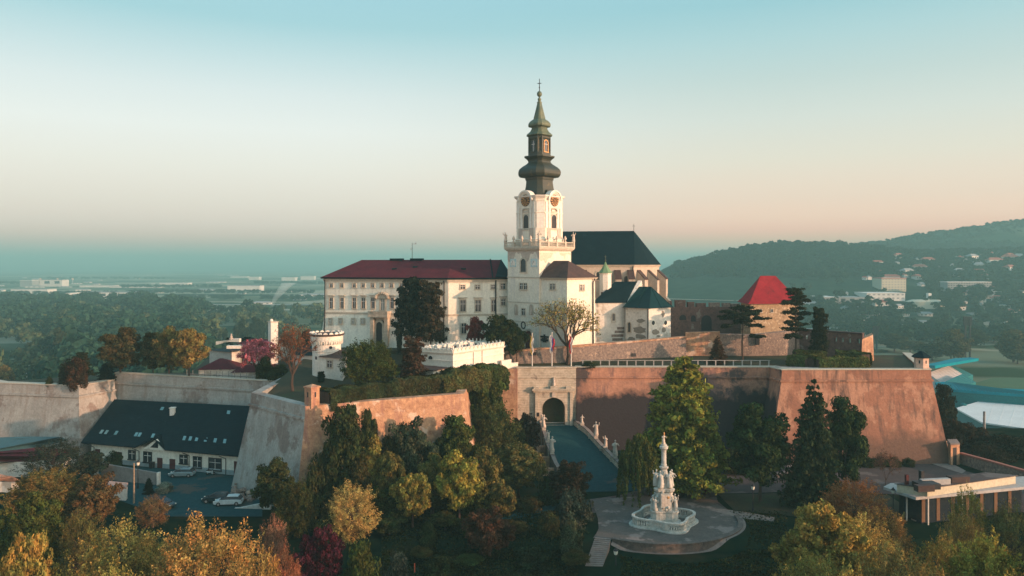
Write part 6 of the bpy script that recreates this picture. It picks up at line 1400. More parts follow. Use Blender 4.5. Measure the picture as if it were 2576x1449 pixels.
def limbs(cs, zb, ztop, r0, n, rnd, twist=.05):
    mb = MB(); pts = [Vector((0,0,0))]; m = 6
    for i in range(1, m+1): q = i/m; pts.append(Vector((rnd.uniform(-twist,twist)*q, rnd.uniform(-twist,twist)*q, ztop*q)))
    mb.path(pts, [r0*(1.25 if i == 0 else 1 - .8*i/m) for i in range(m+1)], 7)
    for c in cs[:n]:
        c = Vector(c); q = min(.9, max(zb/ztop, (c.z*.6)/ztop)); s = int(q*m); a = pts[s].lerp(pts[min(m,s+1)], q*m - s); mid_ = a.lerp(c, .5) + Vector((rnd.uniform(-.05,.05), rnd.uniform(-.05,.05), -.04))
        mb.path([a, mid_, c], [r0*.38*(1-.5*q), r0*.22*(1-.4*q), r0*.06], 5)
    return mb
def broad(seed, h=2.5, base=.18, k=80, nl=230, leaf=.06, cr=(.15,.30), wide=1.0, gaps=.0, tr=.05, lobes=5, nlimb=14, fill=.55):
    global rng
    rng = np.random.default_rng(seed); rnd = random.Random(seed); zc = h*(base+1)/2; hz = h*(1-base)/2
    d = unit(k*3); d = d[:k]; rr = rng.random(k)**(1/2.6); ph = rng.random(3)*6
    az = np.arctan2(d[:,1], d[:,0]); lob = 1 + .16*np.sin(lobes*az + ph[0]) * (1-np.abs(d[:,2])) + .10*np.sin(3*d[:,2] + 2*az + ph[1])
    c = np.stack([d[:,0]*rr*lob*.80*wide, d[:,1]*rr*lob*.80*wide, zc + d[:,2]*rr*(hz-.16)*(1+.06*np.sin(4*az+ph[2]))], 1)
    # narrower at the very top, flatter at the skirt
    r = rng.uniform(*cr, size=k)
    if gaps: keep = rng.random(k) > gaps; c, r = c[keep], r[keep]
    q = clump_leaves(c, r, nl, leaf, .8, .15, fill); order = np.argsort(rng.random(len(c)))
    return quad_mesh('crown', q), limbs(c[order].tolist(), zc-hz*.8, zc+hz*.4, tr, nlimb, rnd), h
def conifer(seed, h=3.2, base=.06, lev=24, per=9, nl=120, leaf=.06, pw=.85, droop=.25, dens=.9, tr=.035, rr=.11):
    global rng
    rng = np.random.default_rng(seed); rnd = random.Random(seed); C, Rr = [], []; br = []
    for i in range(lev):
        z = base + (.985-base)*(i/(lev-1)); rad = ((1-z)/(1-base))**pw; m = max(3, int(per*(.3+rad))); big = 1 + .12*math.sin(i*1.9+seed)
        for j in range(m):
            if rnd.random() > dens: continue
            a = 2*math.pi*(j/m) + i*1.1 + rnd.uniform(-.3,.3); L_ = rad*rnd.uniform(.66,1.10)*big*(1+.10*math.sin(3*a+seed)); steps = max(1, int(L_/.13))
            for s in range(steps):
                f_ = (s+.9)/steps; C.append((math.cos(a)*L_*f_, math.sin(a)*L_*f_, h*z - droop*L_*f_**1.3 + rnd.uniform(-.03,.03))); Rr.append((rr*(.35+.65*min(1,rad*2.2)) + .05*rad*(1-f_*.4))*rnd.uniform(.7,1.3))
            br.append((math.cos(a)*L_*.9, math.sin(a)*L_*.9, h*z - droop*L_*.8, h*z))
    C.append((0,0,h*.99)); Rr.append(.03); C, Rr = np.array(C), np.array(Rr)
    q = clump_leaves(C, Rr, max(12, int(nl*.3)), leaf, .5, -.05, .3); mb = MB(); mb.tube((0,0,0),(0,0,h*.97), tr, .008, 7)
    for x, y, z, z0 in br[::2]: mb.tube((0,0,z0),(x,y,z), .012, .004, 4)
    return quad_mesh('crown', q), mb, h
def pads(seed, plist, h, nl=900, leaf=.05, tr=.045, flat=.3):
    """pine built from flat needle pads; plist (x,y,z,r)"""
    global rng
    rng = np.random.default_rng(seed); rnd = random.Random(seed); C, Rr = [], []
    for x, y, z, r in plist:
        for k in range(9): a = rnd.uniform(0,6.28); q = rnd.random()**.5*r; C.append((x+q*math.cos(a), y+q*math.sin(a), z + rnd.uniform(-.06,.07))); Rr.append(rnd.uniform(.38,.62)*r)
    q = clump_leaves(np.array(C), np.array(Rr), nl//9, leaf, flat*1.2, .15, .2)
    mb = MB(); mb.path([(0,0,0),(.02,0,h*.35),(-.03,.01,h*.7),(.02,0,h*.95)], [tr, tr*.8, tr*.5, tr*.15], 7)
    for x, y, z, r in plist: mb.path([(0,0,max(.1,z-.12)), (x*.5,y*.5,z-.07), (x,y,z-.01)], [tr*.35, tr*.22, tr*.08], 4)
    return quad_mesh('crown', q), mb, h
def twiggy(seed, h=2.2, n=90, nl=60, leaf=.035, base=.25, tr=.06):
    """spring tree: visible forked branches with thin foliage at their ends"""
    global rng
    rng = np.random.default_rng(seed); rnd = random.Random(seed); mb = MB(); ends = []
    def grow(p, d, L_, r, lv):
        q = p + d*L_; m = p.lerp(q, .5) + Vector((rnd.uniform(-.08,.08), rnd.uniform(-.08,.08), rnd.uniform(-.03,.05)))*L_
        mb.path([p, m, q], [r, r*.85, r*.65], 6 if lv < 2 else 4)
        if lv >= 5: ends.append(q); return
        if lv >= 3: ends.append(m); ends.append(q)
        elif lv == 2: ends.append(m)
        nk = 5 if lv == 0 else (3 if lv < 3 else 2); a0 = rnd.uniform(0, 6.28); ax = d.orthogonal().normalized(); ay = d.cross(ax)
        for k in range(nk):
            a = a0 + 2*math.pi*k/nk + rnd.uniform(-.3,.3); sp = rnd.uniform(.55,.95) if lv == 0 else rnd.uniform(.4,.8)
            grow(p.lerp(q, rnd.uniform(.75,1)), (d + (ax*math.cos(a) + ay*math.sin(a))*sp + Vector((0,0,.12))).normalized(), L_*(rnd.uniform(.85,1.1) if lv == 0 else rnd.uniform(.66,.82)), r*.6, lv+1)
    grow(Vector((0,0,0)), Vector((.03,0,1)), h*base, tr, 0)
    e = np.array([list(v) for v in ends]); zm = e[:,2].max(); sz = h*.96/zm; ox, oy = e[:,0].mean(), e[:,1].mean()
    e[:,0] -= ox*e[:,2]/zm; e[:,1] -= oy*e[:,2]/zm; s = max(np.percentile(np.abs(e[:,0]), 97), np.percentile(np.abs(e[:,1]), 97), .1)*1.08; mb.v = [((x-ox*z/zm)/s, (y-oy*z/zm)/s, z*sz) for x, y, z in mb.v]
    e[:,:2] /= s; e[:,2] *= sz
    q = clump_leaves(e, np.full(len(e), .10), max(6, nl//4), leaf, .9, .1, .1); return quad_mesh('crown', q), mb, h
def willow(seed, h=1.9):
    global rng
    rng = np.random.default_rng(seed); rnd = random.Random(seed); Q = []; cs = []
    for k in range(150):
        a = rnd.uniform(0,6.28); q = rnd.random()**.5; x, y = q*.95*math.cos(a), q*.95*math.sin(a); zt_w = h*(1 - .35*q*q) - rnd.uniform(0,.15); L_ = rnd.uniform(.5,1.25) * (.5+q*.6); n = 90; t = rng.random(n)
        pos = np.stack([x + x*.12*t + rng.normal(0,.025,n), y + y*.12*t + rng.normal(0,.025,n), zt_w - L_*t], 1); nr = unit(n); nr[:,2] *= .2; nr /= np.linalg.norm(nr,axis=1)[:,None]; Q.append(leaf_quads(pos, nr, np.full(n,.045), 2.0)); cs.append((x*.7,y*.7,zt_w-.05))
    return quad_mesh('crown', np.concatenate(Q)), limbs(cs, .3, h*.75, .06, 14, rnd), h
def spray(seed, h=2.1, n=620, nl=62, leaf=.024, base=.05, gaps=.12, lobes=5, nlimb=70, core=True):
    """crown of many leafy twigs reaching outward and up: ragged outline"""
    global rng
    rng = np.random.default_rng(seed); rnd = random.Random(seed); zc = h*(base+1)/2; hz = h*(1-base)/2; d = unit(n); az = np.arctan2(d[:,1], d[:,0])
    lob = 1 + .15*np.sin(lobes*az + seed)*(1-np.abs(d[:,2])) + .10*np.sin(3*d[:,2]*2 + 2*az) + rng.normal(0,.05,n); rr = (.45 + .55*rng.random(n)**.6)*lob*.80
    c0 = np.stack([d[:,0]*rr, d[:,1]*rr, zc + d[:,2]*rr*hz*1.05], 1); dr = d*np.array([1,1,.8]) + unit(n)*.45; dr[:,2] += .45; dr /= np.linalg.norm(dr, axis=1)[:,None]; L_ = .16 + .20*rng.random(n)
    if gaps: kp = (np.sin(az*4 + d[:,2]*5 + seed) + rng.normal(0,.5,n)) > -1.6 + gaps*4; c0, dr, L_ = c0[kp], dr[kp], L_[kp]
    m = len(c0); idx = np.repeat(np.arange(m), nl); t = rng.random(m*nl); sp = .085*(1-.55*t)
    pos = c0[idx] + dr[idx]*(L_[idx]*t)[:,None] + rng.normal(0,1,(m*nl,3))*sp[:,None]*.6; nr = unit(m*nl) + dr[idx]*.4 + np.array([0,0,.4]); nr /= np.linalg.norm(nr,axis=1)[:,None]
    q = leaf_quads(pos, nr, leaf*(.4 + 1.3*rng.random(m*nl)**2)); o_ = np.argsort(rng.random(m)); return quad_mesh('crown', q), limbs(c0[o_].tolist(), zc-hz*.85, zc+hz*.4, .05, nlimb, rnd), h
PR = {}
def proto(k, fn): 
    cm, tb, h = fn(); me = bpy.data.meshes.new('trunk'); me.from_pydata(tb.v, [], tb.f); me.materials.append(BARK); PR[k] = (cm, me, h)
proto('broadA', lambda: broad(1)); proto('broadB', lambda: broad(2, h=2.2, k=70, lobes=3)); proto('broadC', lambda: broad(3, h=2.9, k=90, base=.12, lobes=4))
proto('bigA', lambda: broad(4, h=2.3, base=.15, k=170, nl=230, leaf=.036, cr=(.10,.20), tr=.045, nlimb=26)); proto('bigB', lambda: broad(5, h=2.0, base=.1, k=150, nl=230, leaf=.038, cr=(.09,.21), gaps=.1, lobes=6, nlimb=30))
proto('airy', lambda: spray(6)); proto('airyB', lambda: spray(31, h=1.9, lobes=3, gaps=.2)); proto('airyC', lambda: spray(33, h=2.4, lobes=4, base=.12, gaps=.16)); proto('bush', lambda: broad(8, h=1.5, base=-.25, k=60, nl=200, leaf=.06, cr=(.2,.36), tr=.03))
proto('spruce', lambda: conifer(10, pw=.66, per=11, rr=.12)); proto('spruceW', lambda: conifer(11, h=2.6, lev=18, per=12, pw=.42, droop=.2, leaf=.055)); proto('larch', lambda: conifer(12, h=3.0, lev=20, per=13, pw=.50, droop=.1, leaf=.06, nl=150, base=.1, tr=.045, rr=.15))
proto('cypress', lambda: broad(13, h=5.0, base=-.02, k=70, nl=160, leaf=.11, cr=(.4,.6), wide=.75, tr=.05)); proto('poplar', lambda: broad(14, h=6.5, base=.05, k=90, nl=110, leaf=.13, cr=(.32,.55), wide=.8, tr=.05))
proto('umbrella', lambda: pads(15, [(-.75,0,1.95,.35),(-.35,.2,2.15,.4),(.05,-.1,2.4,.45),(.5,.1,2.2,.4),(.8,-.05,1.95,.35),(.3,-.3,1.75,.3),(-.5,-.2,1.6,.35),(.75,.1,1.55,.28),(-.2,.2,1.85,.4),(-.7,.1,1.15,.28),(.05,.35,2.05,.4),(-.25,-.3,2.25,.35)], 2.5))
proto('tallpine', lambda: pads(16, [(0,0,3.5,.35),(.35,.1,3.35,.35),(-.3,-.1,3.2,.35),(.45,-.1,3.0,.4),(-.45,.1,2.85,.4),(.1,.25,2.9,.35),(.75,0,2.55,.35),(-.3,.2,2.45,.4),(.2,-.2,2.35,.35),(.55,.1,2.1,.3),(-.65,-.05,1.95,.35),(.35,0,1.8,.35),(-.3,.1,1.6,.4),(.65,-.1,1.55,.3),(-.5,0,1.25,.35),(.1,.1,1.3,.3)], 3.6))
proto('cedar', lambda: pads(17, [(math.cos(i*2.4)*(.85-.6*(i/34)**1.4)*((i*7)%5/5*.5+.5), math.sin(i*2.4)*(.85-.6*(i/34)**1.4)*((i*7)%5/5*.5+.5), .75+1.9*i/34, .42-.2*i/34) for i in range(34)], 2.7, nl=700, flat=.45, leaf=.055))
proto('shaggy', lambda: pads(18, [(math.cos(i*2.4)*(.6-.25*(i/26))*((i*3)%4/4*.6+.4), math.sin(i*2.4)*(.6-.25*(i/26))*((i*3)%4/4*.6+.4), .7+2.5*i/26, .5-.22*i/26) for i in range(26)], 3.3, nl=800, flat=.6, leaf=.06))
proto('fork', lambda: twiggy(22, leaf=.028, nl=44, base=.2)); proto('forkB', lambda: twiggy(23, h=1.9, nl=90, leaf=.045)); proto('willow', lambda: willow(24)); proto('thin', lambda: twiggy(25, h=2.4, nl=40, base=.3, tr=.03))
C_ = dict(dark=(.042,.052,.021), green=(.066,.082,.024), olive=(.095,.085,.028), yg=(.20,.19,.04), yellow=(.28,.20,.055), orange=(.32,.19,.065), brown=(.11,.062,.032), pink=(.46,.12,.16), purple=(.08,.017,.032), spruce=(.028,.045,.026), gold=(.28,.21,.065), rust=(.22,.085,.035), pine=(.028,.032,.018), bright=(.15,.17,.035), plum=(.14,.035,.035), greyg=(.035,.05,.045), silver=(.22,.24,.20), teal=(.03,.05,.035), dgold=(.15,.105,.035))
py_alt = lambda px: int(px) % 2 == 0
proto('bigC', lambda: spray(35, h=2.2, n=700, leaf=.03, nl=70, base=.1, gaps=.05))
def tree(name, label, cat, px, ptop, w, Y, zg, kind, col, rz=None, dec=0, bark=None, group=None, hs=1.0):
    if kind == 'airy': kind = ('airy','airyB','airyC')[int(px) % 3]
    if kind == 'bigA' and py_alt(px): kind = 'bigC'
    cm, tm, h = PR[kind]; x = X(px, Y); r = w*Y/F/2; H = Z(ptop, Y) - zg; o = thing(name, label, cat, (x, Y, zg), group); rz = (px*7.3) % 6.28 if rz is None else rz
    o.rotation_euler = (0,0,rz); big_ = kind in ('airy','airyB','airyC','bigC'); o.scale = (r*(.90 if big_ else 1.02),)*2 + (H/h/(1.13 if big_ else .985),)
    if isinstance(col, str): col = C_[col]
    if max(col) < .11: col = tuple(v * .85 for v in col)
    for nm, me in (('crown', cm), ('trunk', tm)):
        c = bpy.data.objects.new(nm, me); COL.objects.link(c); c.parent = o
        if nm == 'crown': c.color = (*col, 1)
    return o
TR = [
 # rampart, left
 ('chestnut_tree','blossoming chestnut with bronze lit top, leftmost on the long rampart',303,822,114,160,14,'broadC',(.075,.062,.03)),
 ('chestnut_tree','dark narrow chestnut between the bronze topped and the golden chestnuts',385,834,66,161,14,'broadC',(.06,.055,.026)),
 ('chestnut_tree','chestnut with golden blossom on its left rounded top',425,822,88,159,14,'broadA',(.13,.105,.04)),
 ('chestnut_tree','broad golden blossoming chestnut on the rampart right beside the houses',476,822,104,157,14,'broadB',(.20,.145,.05)),
 ('pine_tree','dark rounded pine behind the bush group on the far left bastion',205,886,58,154,13.4,'cedar','pine'),
 ('bush','dark round bush left in the bush group on the far left bastion',172,907,54,151,13.4,'bush',(.03,.028,.02)),
 ('bush','brownish front bush of the group on the far left bastion',193,905,58,149.6,13.4,'bush',(.05,.03,.02)),
 ('shrub','tiny dark shrub on the edge of the far left bastion',124,948,22,150.5,13.4,'bush','dark'),
 ('juniper','dark cone shaped juniper beside the first chestnut',268,912,44,159,13.5,'spruceW',(.014,.02,.016)),
 ('blossom_tree','pink blossoming tree in front of the pale houses',645,853,92,158,14,'forkB','pink'),
 ('shrub','dark green shrub under the pink tree',668,897,52,156,14,'bush','dark'),
 ('shrub','low dark shrubs right of the pink tree trunk',705,918,70,155,14,'bush','dark'),
 ('copper_tree','tall thin leaved coppery tree left of the round tower',736,812,112,136,15,'fork',(.17,.065,.035)),
 ('cypress_tree','black green cypress behind the round tower',770,828,24,172,18,'cypress',(.012,.02,.018)),
 ('cypress_tree','small clipped cypress in front of the round tower',808,931,21,143,15,'cypress',(.018,.03,.018)),
 ('linden_tree','large dark round tree right of the round tower',922,840,150,137,15,'bigA','green'),
 ('linden_tree','lower right shoulder tree beside the large dark round tree',975,895,66,139,15,'broadB','green'),
 ('pine_tree','shaggy brownish conifer left of the attic building',1040,845,88,140,15,'shaggy',(.075,.045,.032)),
 ('pine_tree','tall dark pine against the palace front',1036,700,100,168,18,'cedar',(.018,.024,.018)),
 ('pine_tree','tall russet tinged pine against the palace front',1083,704,104,166,18,'shaggy',(.052,.040,.026)),
 ('cypress_tree','dark column cypress before the palace portal',1004,818,16,165,18,'cypress',(.012,.02,.018)),
 ('shrub','dark shrub mass under the palace pines',960,868,50,160,17,'bush','dark'),
 ('plum_tree','dark red plum tree against the palace',1196,793,56,164,18,'broadB','plum'),
 ('yew_tree','big rounded dark yew between palace and bell tower',1257,788,96,161,17.5,'broadB','dark'),
 ('yew_tree','smaller rounded dark yew at the foot of the bell tower',1300,820,64,160,17,'broadB','dark'),
 ('spring_tree','forked spring tree with thin yellow leaves before the church annex',1428,746,172,160.3,16.9,'fork',(.27,.22,.08)),
 # terrace, right
 ('umbrella_pine','flat topped umbrella pine left of the stone tower',1868,772,112,165,17,'umbrella','pine'),
 ('tall_pine','tall layered pine in front of the stone tower',2002,728,108,163,17,'tallpine','pine'),
 ('small_pine','slim dark pine before the loophole wall',2062,771,56,162,17,'shaggy','pine'),
 ('small_spruce','little rusty spruce on the terrace below the rubble wall',1805,846,46,162,17,'spruce',(.08,.045,.028)),
 ('shrub','low clipped shrub right of the flagpoles above the gate',1487,911,60,159.3,16.2,'bush','dark'),
 # mid ground: trees on and below the walls
 ('ivy_tree','dark ivy mass climbing the brick bastion wall',862,1012,120,115,-2,'broadC','dark'),
 ('ivy_tree','tall dark ivy clad tree by the left gate wall',1222,918,112,138,0,'broadC','green'),
 ('ivy_tree','ivy hanging over the brick bastion wall right of the ivy mass',925,1020,60,118,0,'broadB','dark'),
 ('oak_tree','big dark tree between the gate and the brick bastion',1240,985,150,134,0,'bigA',(.085,.095,.035)),
 ('yew_tree','brown dark yew crowding the left side of the gate',1322,1033,90,141,0,'bigB',(.055,.035,.025)),
 ('maple_tree','olive domed tree left of the bridge foot',1305,1112,160,122,0,'bigA',(.115,.105,.04)),
 ('chestnut_tree','dark chestnut with white blossom candles below the brick bastion',1035,1045,165,120,0,'bigB',(.055,.068,.045)),
 ('ash_tree','tree with olive gold crown right of the ivy mass',932,1098,104,117,0,'broadA',(.22,.18,.05)),
 ('ash_tree','dark tree filling the gap below the chestnut with blossom candles',1130,1085,120,123,0,'broadB','dark'),
 ('ash_tree','dark tree against the right end of the brick bastion wall',1150,1040,112,124,0,'broadC','green'),
 ('ash_tree','olive crowned tree squeezed between the olive gold crown and the chestnut with candles',985,1132,86,114,0,'broadB',(.115,.105,.036)),
 ('ash_tree','olive green tree directly left of the bright yellow green tree',1085,1140,84,114,0,'broadC',(.115,.11,.036)),
 ('ash_tree','olive tree directly right of the bright yellow green tree',1222,1128,96,116,0,'broadA',(.12,.105,.036)),
 ('ash_tree','small olive tree below the olive domed tree',1262,1212,84,109,0,'broadB',(.115,.10,.035)),
 ('lime_tree','bright yellow green tree in the centre of the park edge',1155,1137,124,111,0,'broadA',(.23,.20,.045)),
 ('lime_tree','round olive tree left of the bright yellow green tree',1038,1187,108,109,0,'broadB',(.20,.17,.045)),
 ('birch_tree','sunlit pale yellow tree with visible white trunk',888,1200,150,104,-1,'airy',(.40,.28,.10)),
 ('lime_tree','dark tree behind the pale yellow tree',950,1220,90,112,0,'broadB','green'),
 ('juniper','dark brown spreading juniper at the bridge foot',1432,1153,124,117,0,'bigB',(.045,.035,.024)),
 ('shrub','dark shrub flecked with white flowers left of the plaza',1440,1236,104,110,0,'bush',(.045,.058,.048)),
 ('shrub','two toned round shrub on the lawn left of the plaza',1438,1313,78,101,-1.6,'bush',(.075,.085,.05)),
 ('beech_shrub','big reddish brown rounded shrub on the lower lawn',1232,1273,154,101,-1.6,'bigB',(.085,.045,.03)),
 ('shrub','low dark shrub beneath the round olive tree',1078,1316,60,104,-1.5,'bush','dark'),
 ('shrub','flat dark shrub on the lawn left of the reddish brown shrub',1110,1402,90,96,-2,'bush','dark'),
 ('shrub','low spreading dark shrub between the reddish brown shrub and the two toned shrub',1340,1380,110,98,-1.9,'bush',(.028,.040,.022)),
 ('willow_tree','weeping willow with hanging strands at the bridge foot',1607,1090,102,121,0,'willow',(.085,.10,.03)),
 ('dawn_redwood','large bright green pointed tree behind the plague column',1720,905,222,127,0,'larch',(.17,.175,.036)),
 ('linden_tree','dark broad cone tree right of the bright green pointed tree',1912,1012,164,121,0,'broadC',(.035,.055,.022)),
 ('spruce_tree','tall dark spruce with pointed top, left of the pair before the red bastion',2048,960,150,119,0,'spruce',(.036,.052,.026)),
 ('spruce_tree','dark rounded conifer, right of the pair before the red bastion',2128,994,116,122,0,'broadC',(.035,.055,.022)),
 ('spring_tree','thin orange brown spring tree right of the spruces',2150,1188,170,106,0,'airy',(.22,.10,.042)),
 ('shrub','brown shrub at the foot of the paired spruces',2092,1245,70,112,0,'bush',(.07,.04,.03)),
 # bottom left
 ('elm_tree','dark grey green tree before the oxblood roofs at left',135,1095,170,128,0,'airy',(.040,.048,.036)),
 ('elm_tree','dark small round tree beside the courtyard wall',230,1132,80,131,0,'broadB',(.030,.042,.032)),
 ('shrub','dark evergreen shrub by the door of the courtyard house',285,1137,50,139,0,'bush','dark'),
 ('shrub','silvery grey round shrub at the end of the courtyard wall',413,1214,52,126,0,'bush','silver'),
 ('juniper','small dark pointed conifer by the courtyard wall end',374,1203,26,125,0,'spruceW',(.015,.025,.02)),
 ('hornbeam_tree','brown gold tree spreading at the left edge below the roofs',120,1163,210,108,0,'bigA','dgold'),
 ('hornbeam_tree','dark tree with orange lit top left of the utility pole',232,1185,150,108,0,'bigB',(.12,.075,.035)),
 ('shrub','thin brown shrub beside the utility pole',385,1238,90,109,0,'airy',(.17,.10,.05)),
 ('maple_tree','deep green domed tree low at the left',85,1235,180,92,-2,'bigA',(.075,.085,.022)),
 ('magnolia_tree','sparse yellow leaved tree in the lower left corner',52,1335,150,76,-2,'forkB','yellow'),
 ('acacia_tree','yellow green feathery tree in the lower left',300,1272,250,78,-2,'airy','gold'),
 ('acacia_tree','lower yellow green tree below the feathery one at the left',290,1370,190,66,-2,'airy',(.30,.25,.07)),
 ('acacia_tree','huge orange gold tree at the bottom left of centre',525,1268,330,74,-2,'airy',(.38,.22,.075)),
 ('acacia_tree','orange shoulder tree at the bottom edge right of the huge orange one',640,1330,190,70,-2,'airy','orange'),
 ('plum_tree','pinkish brown small tree above the orange shoulder tree',688,1278,84,92,-2,'airy',(.30,.15,.10)),
 ('maple_tree','dark green tree in front of the pale grey bastion',690,1152,110,112,0,'broadA',(.055,.062,.024)),
 ('maple_tree','olive green oval tree right in front of the bastion salient',748,1193,124,105,-1,'bigA',(.060,.062,.022)),
 ('plum_tree','deep purple shrub like tree at the bottom',805,1318,140,88,-2,'bigB','purple'),
 ('shrub','mid green shrub right of the deep purple tree at the bottom',905,1372,120,88,-2,'bush','green'),
 ('shrub','grey green shrub at the bottom edge of the lawn',1000,1396,84,90,-2,'bush','greyg'),
 ('acacia_tree','golden tree filling the gap left of the huge orange gold tree',400,1332,160,80,-2,'airy',(.27,.19,.06)),
 ('acacia_tree','dim olive tree behind the feathery yellow green tree at left',205,1262,130,92,-2,'airy',(.12,.10,.035)),
 ('acacia_tree','dark olive tree at the bottom edge between the lower left trees',160,1402,170,66,-2,'airy',(.12,.11,.035)),
 ('acacia_tree','rusty tree at the bottom edge below the huge orange gold tree',470,1392,260,62,-2,'airy',(.32,.21,.065)),
 ('plum_tree','brown red tree at the bottom edge left of the deep purple tree',715,1352,110,80,-2,'airy',(.24,.10,.06)),
 # bottom right
 ('acacia_tree','gold topped dense tree right of the lower lawn',2075,1258,250,84,-2,'bigA',(.27,.20,.055)),
 ('acacia_tree','yellow orange tree beneath the paired spruces',2170,1275,210,88,-2,'airy',(.40,.27,.08)),
 ('acacia_tree','olive tree at the bottom edge right of the lower lawn',2045,1350,230,74,-2,'airy',(.20,.17,.05)),
 ('acacia_tree','brown olive tree at the bottom in front of the pavilion',2260,1340,250,74,-2,'airy',(.24,.17,.06)),
 ('acacia_tree','bright yellow green tree in the lower right corner',2490,1308,250,72,-2,'bigA',(.26,.22,.05)),
 ('acacia_tree','tall yellow green tree against the right edge of the pavilion',2435,1200,100,96,-1,'airy',(.20,.17,.045)),
 ('acacia_tree','thin olive tree right of the pavilion at the picture edge',2545,1238,120,94,-1,'airy',(.17,.14,.05)),
 ('acacia_tree','olive tree between pavilion steps and the corner tree',2370,1320,160,82,-2,'airy',(.22,.17,.05)),
 ('acacia_tree','brown gold tree filling the middle of the bottom right corner',2330,1375,230,66,-2,'airy',(.22,.15,.05)),
 ('acacia_tree','dense olive gold tree behind the ones at the bottom right',2215,1262,170,96,-1,'airy',(.24,.14,.05)),
 ('acacia_tree','yellow tree cut by the lower picture edge right of the lawn',2130,1392,260,62,-2,'airy',(.26,.21,.06)),
 ('acacia_tree','dark yellow tree at the very bottom edge near the right corner',2560,1395,240,60,-2,'airy',(.24,.19,.05)),
 ('acacia_tree','small olive tree beneath the white canopy at right',2420,1262,120,90,-1,'airy',(.15,.12,.045)),
 ('linden_tree','park tree just outside the right of the picture nearest the pavilion',2720,1170,230,92,-1,'bigA','olive'),
 ('linden_tree','near park tree outside the lower right of the picture',2740,1300,300,66,-2,'bigB','olive'),
 # slope right of the bastion
 ('oak_tree','dark tree hugging the right edge of the red bastion',2365,965,90,170,-6,'broadC',(.028,.030,.020)),
 ('oak_tree','dark round tree below the white hall on the slope',2430,1062,140,158,-3,'bigB',(.040,.033,.024)),
 ('oak_tree','dark tree at the right picture edge on the slope',2540,1090,150,150,-3,'bigB',(.034,.034,.022)),
 ('oak_tree','low dark tree just above the boundary wall',2480,1110,130,147,-3,'bigA',(.040,.036,.024)),
 ('oak_tree','small dark tree beside the doorway hut',2395,1050,90,153,-2,'broadB',(.036,.030,.022)),
]
for t_ in TR:
    nm, lab, px, top, w_, Y, zg, kind, col = t_; tree(nm, lab, nm.replace('_', ' '), px, top, w_, Y, zg, kind, col)
# fallen gaps: dark undergrowth at the foot of the walls
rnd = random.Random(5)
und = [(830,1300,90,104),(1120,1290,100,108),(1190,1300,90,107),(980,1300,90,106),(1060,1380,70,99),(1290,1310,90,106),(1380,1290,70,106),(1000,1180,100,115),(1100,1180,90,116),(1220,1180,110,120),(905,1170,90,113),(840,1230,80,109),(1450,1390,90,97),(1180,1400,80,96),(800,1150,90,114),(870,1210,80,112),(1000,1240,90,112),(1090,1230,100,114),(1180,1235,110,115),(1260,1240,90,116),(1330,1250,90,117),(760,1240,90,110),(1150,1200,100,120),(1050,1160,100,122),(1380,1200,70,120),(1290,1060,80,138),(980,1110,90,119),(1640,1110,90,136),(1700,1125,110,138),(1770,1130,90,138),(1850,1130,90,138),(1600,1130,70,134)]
ORD = ['highest', 'second highest', 'third highest', 'fourth highest', 'fifth highest', 'sixth highest', 'seventh highest', 'eighth highest']
def bin_(px):
    for lim, w in ((815,'below the bastion salient'), (885,'beside the pale yellow tree'), (985,'left of the round olive tree'), (1070,'around the round olive tree'), (1160,'beside the bright yellow green tree'), (1255,'above the reddish brown shrub'), (1350,'beside the olive domed tree'), (1470,'between the olive domed tree and the plaza'), (1690,'behind the willow')):
        if px < lim: return w
    return 'in the ditch behind the bright green pointed tree'
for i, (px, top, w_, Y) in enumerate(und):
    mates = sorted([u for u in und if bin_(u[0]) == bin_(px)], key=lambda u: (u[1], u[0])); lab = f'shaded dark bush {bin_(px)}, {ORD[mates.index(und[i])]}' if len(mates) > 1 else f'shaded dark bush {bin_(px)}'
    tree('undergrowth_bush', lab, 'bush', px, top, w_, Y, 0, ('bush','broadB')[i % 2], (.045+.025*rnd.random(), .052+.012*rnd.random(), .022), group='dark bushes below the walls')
for i, (px, top, w_, Y) in enumerate([(2180,1150,50,142),(2215,1150,44,142),(2250,1151,44,142),(2285,1153,36,142)]): tree('low_shrub', 'low dark shrub at the foot of the red bastion, ' + ('leftmost','second from the left','third from the left','rightmost')[i] + ' of four', 'shrub', px, top, w_, Y, 0, 'bush', 'dark', group='shrub bed below the red bastion')
tree('bare_sapling', 'thin bare sapling before the foot of the red bastion', 'sapling', 2228, 1130, 60, 128, 0, 'thin', (.14,.08,.06))
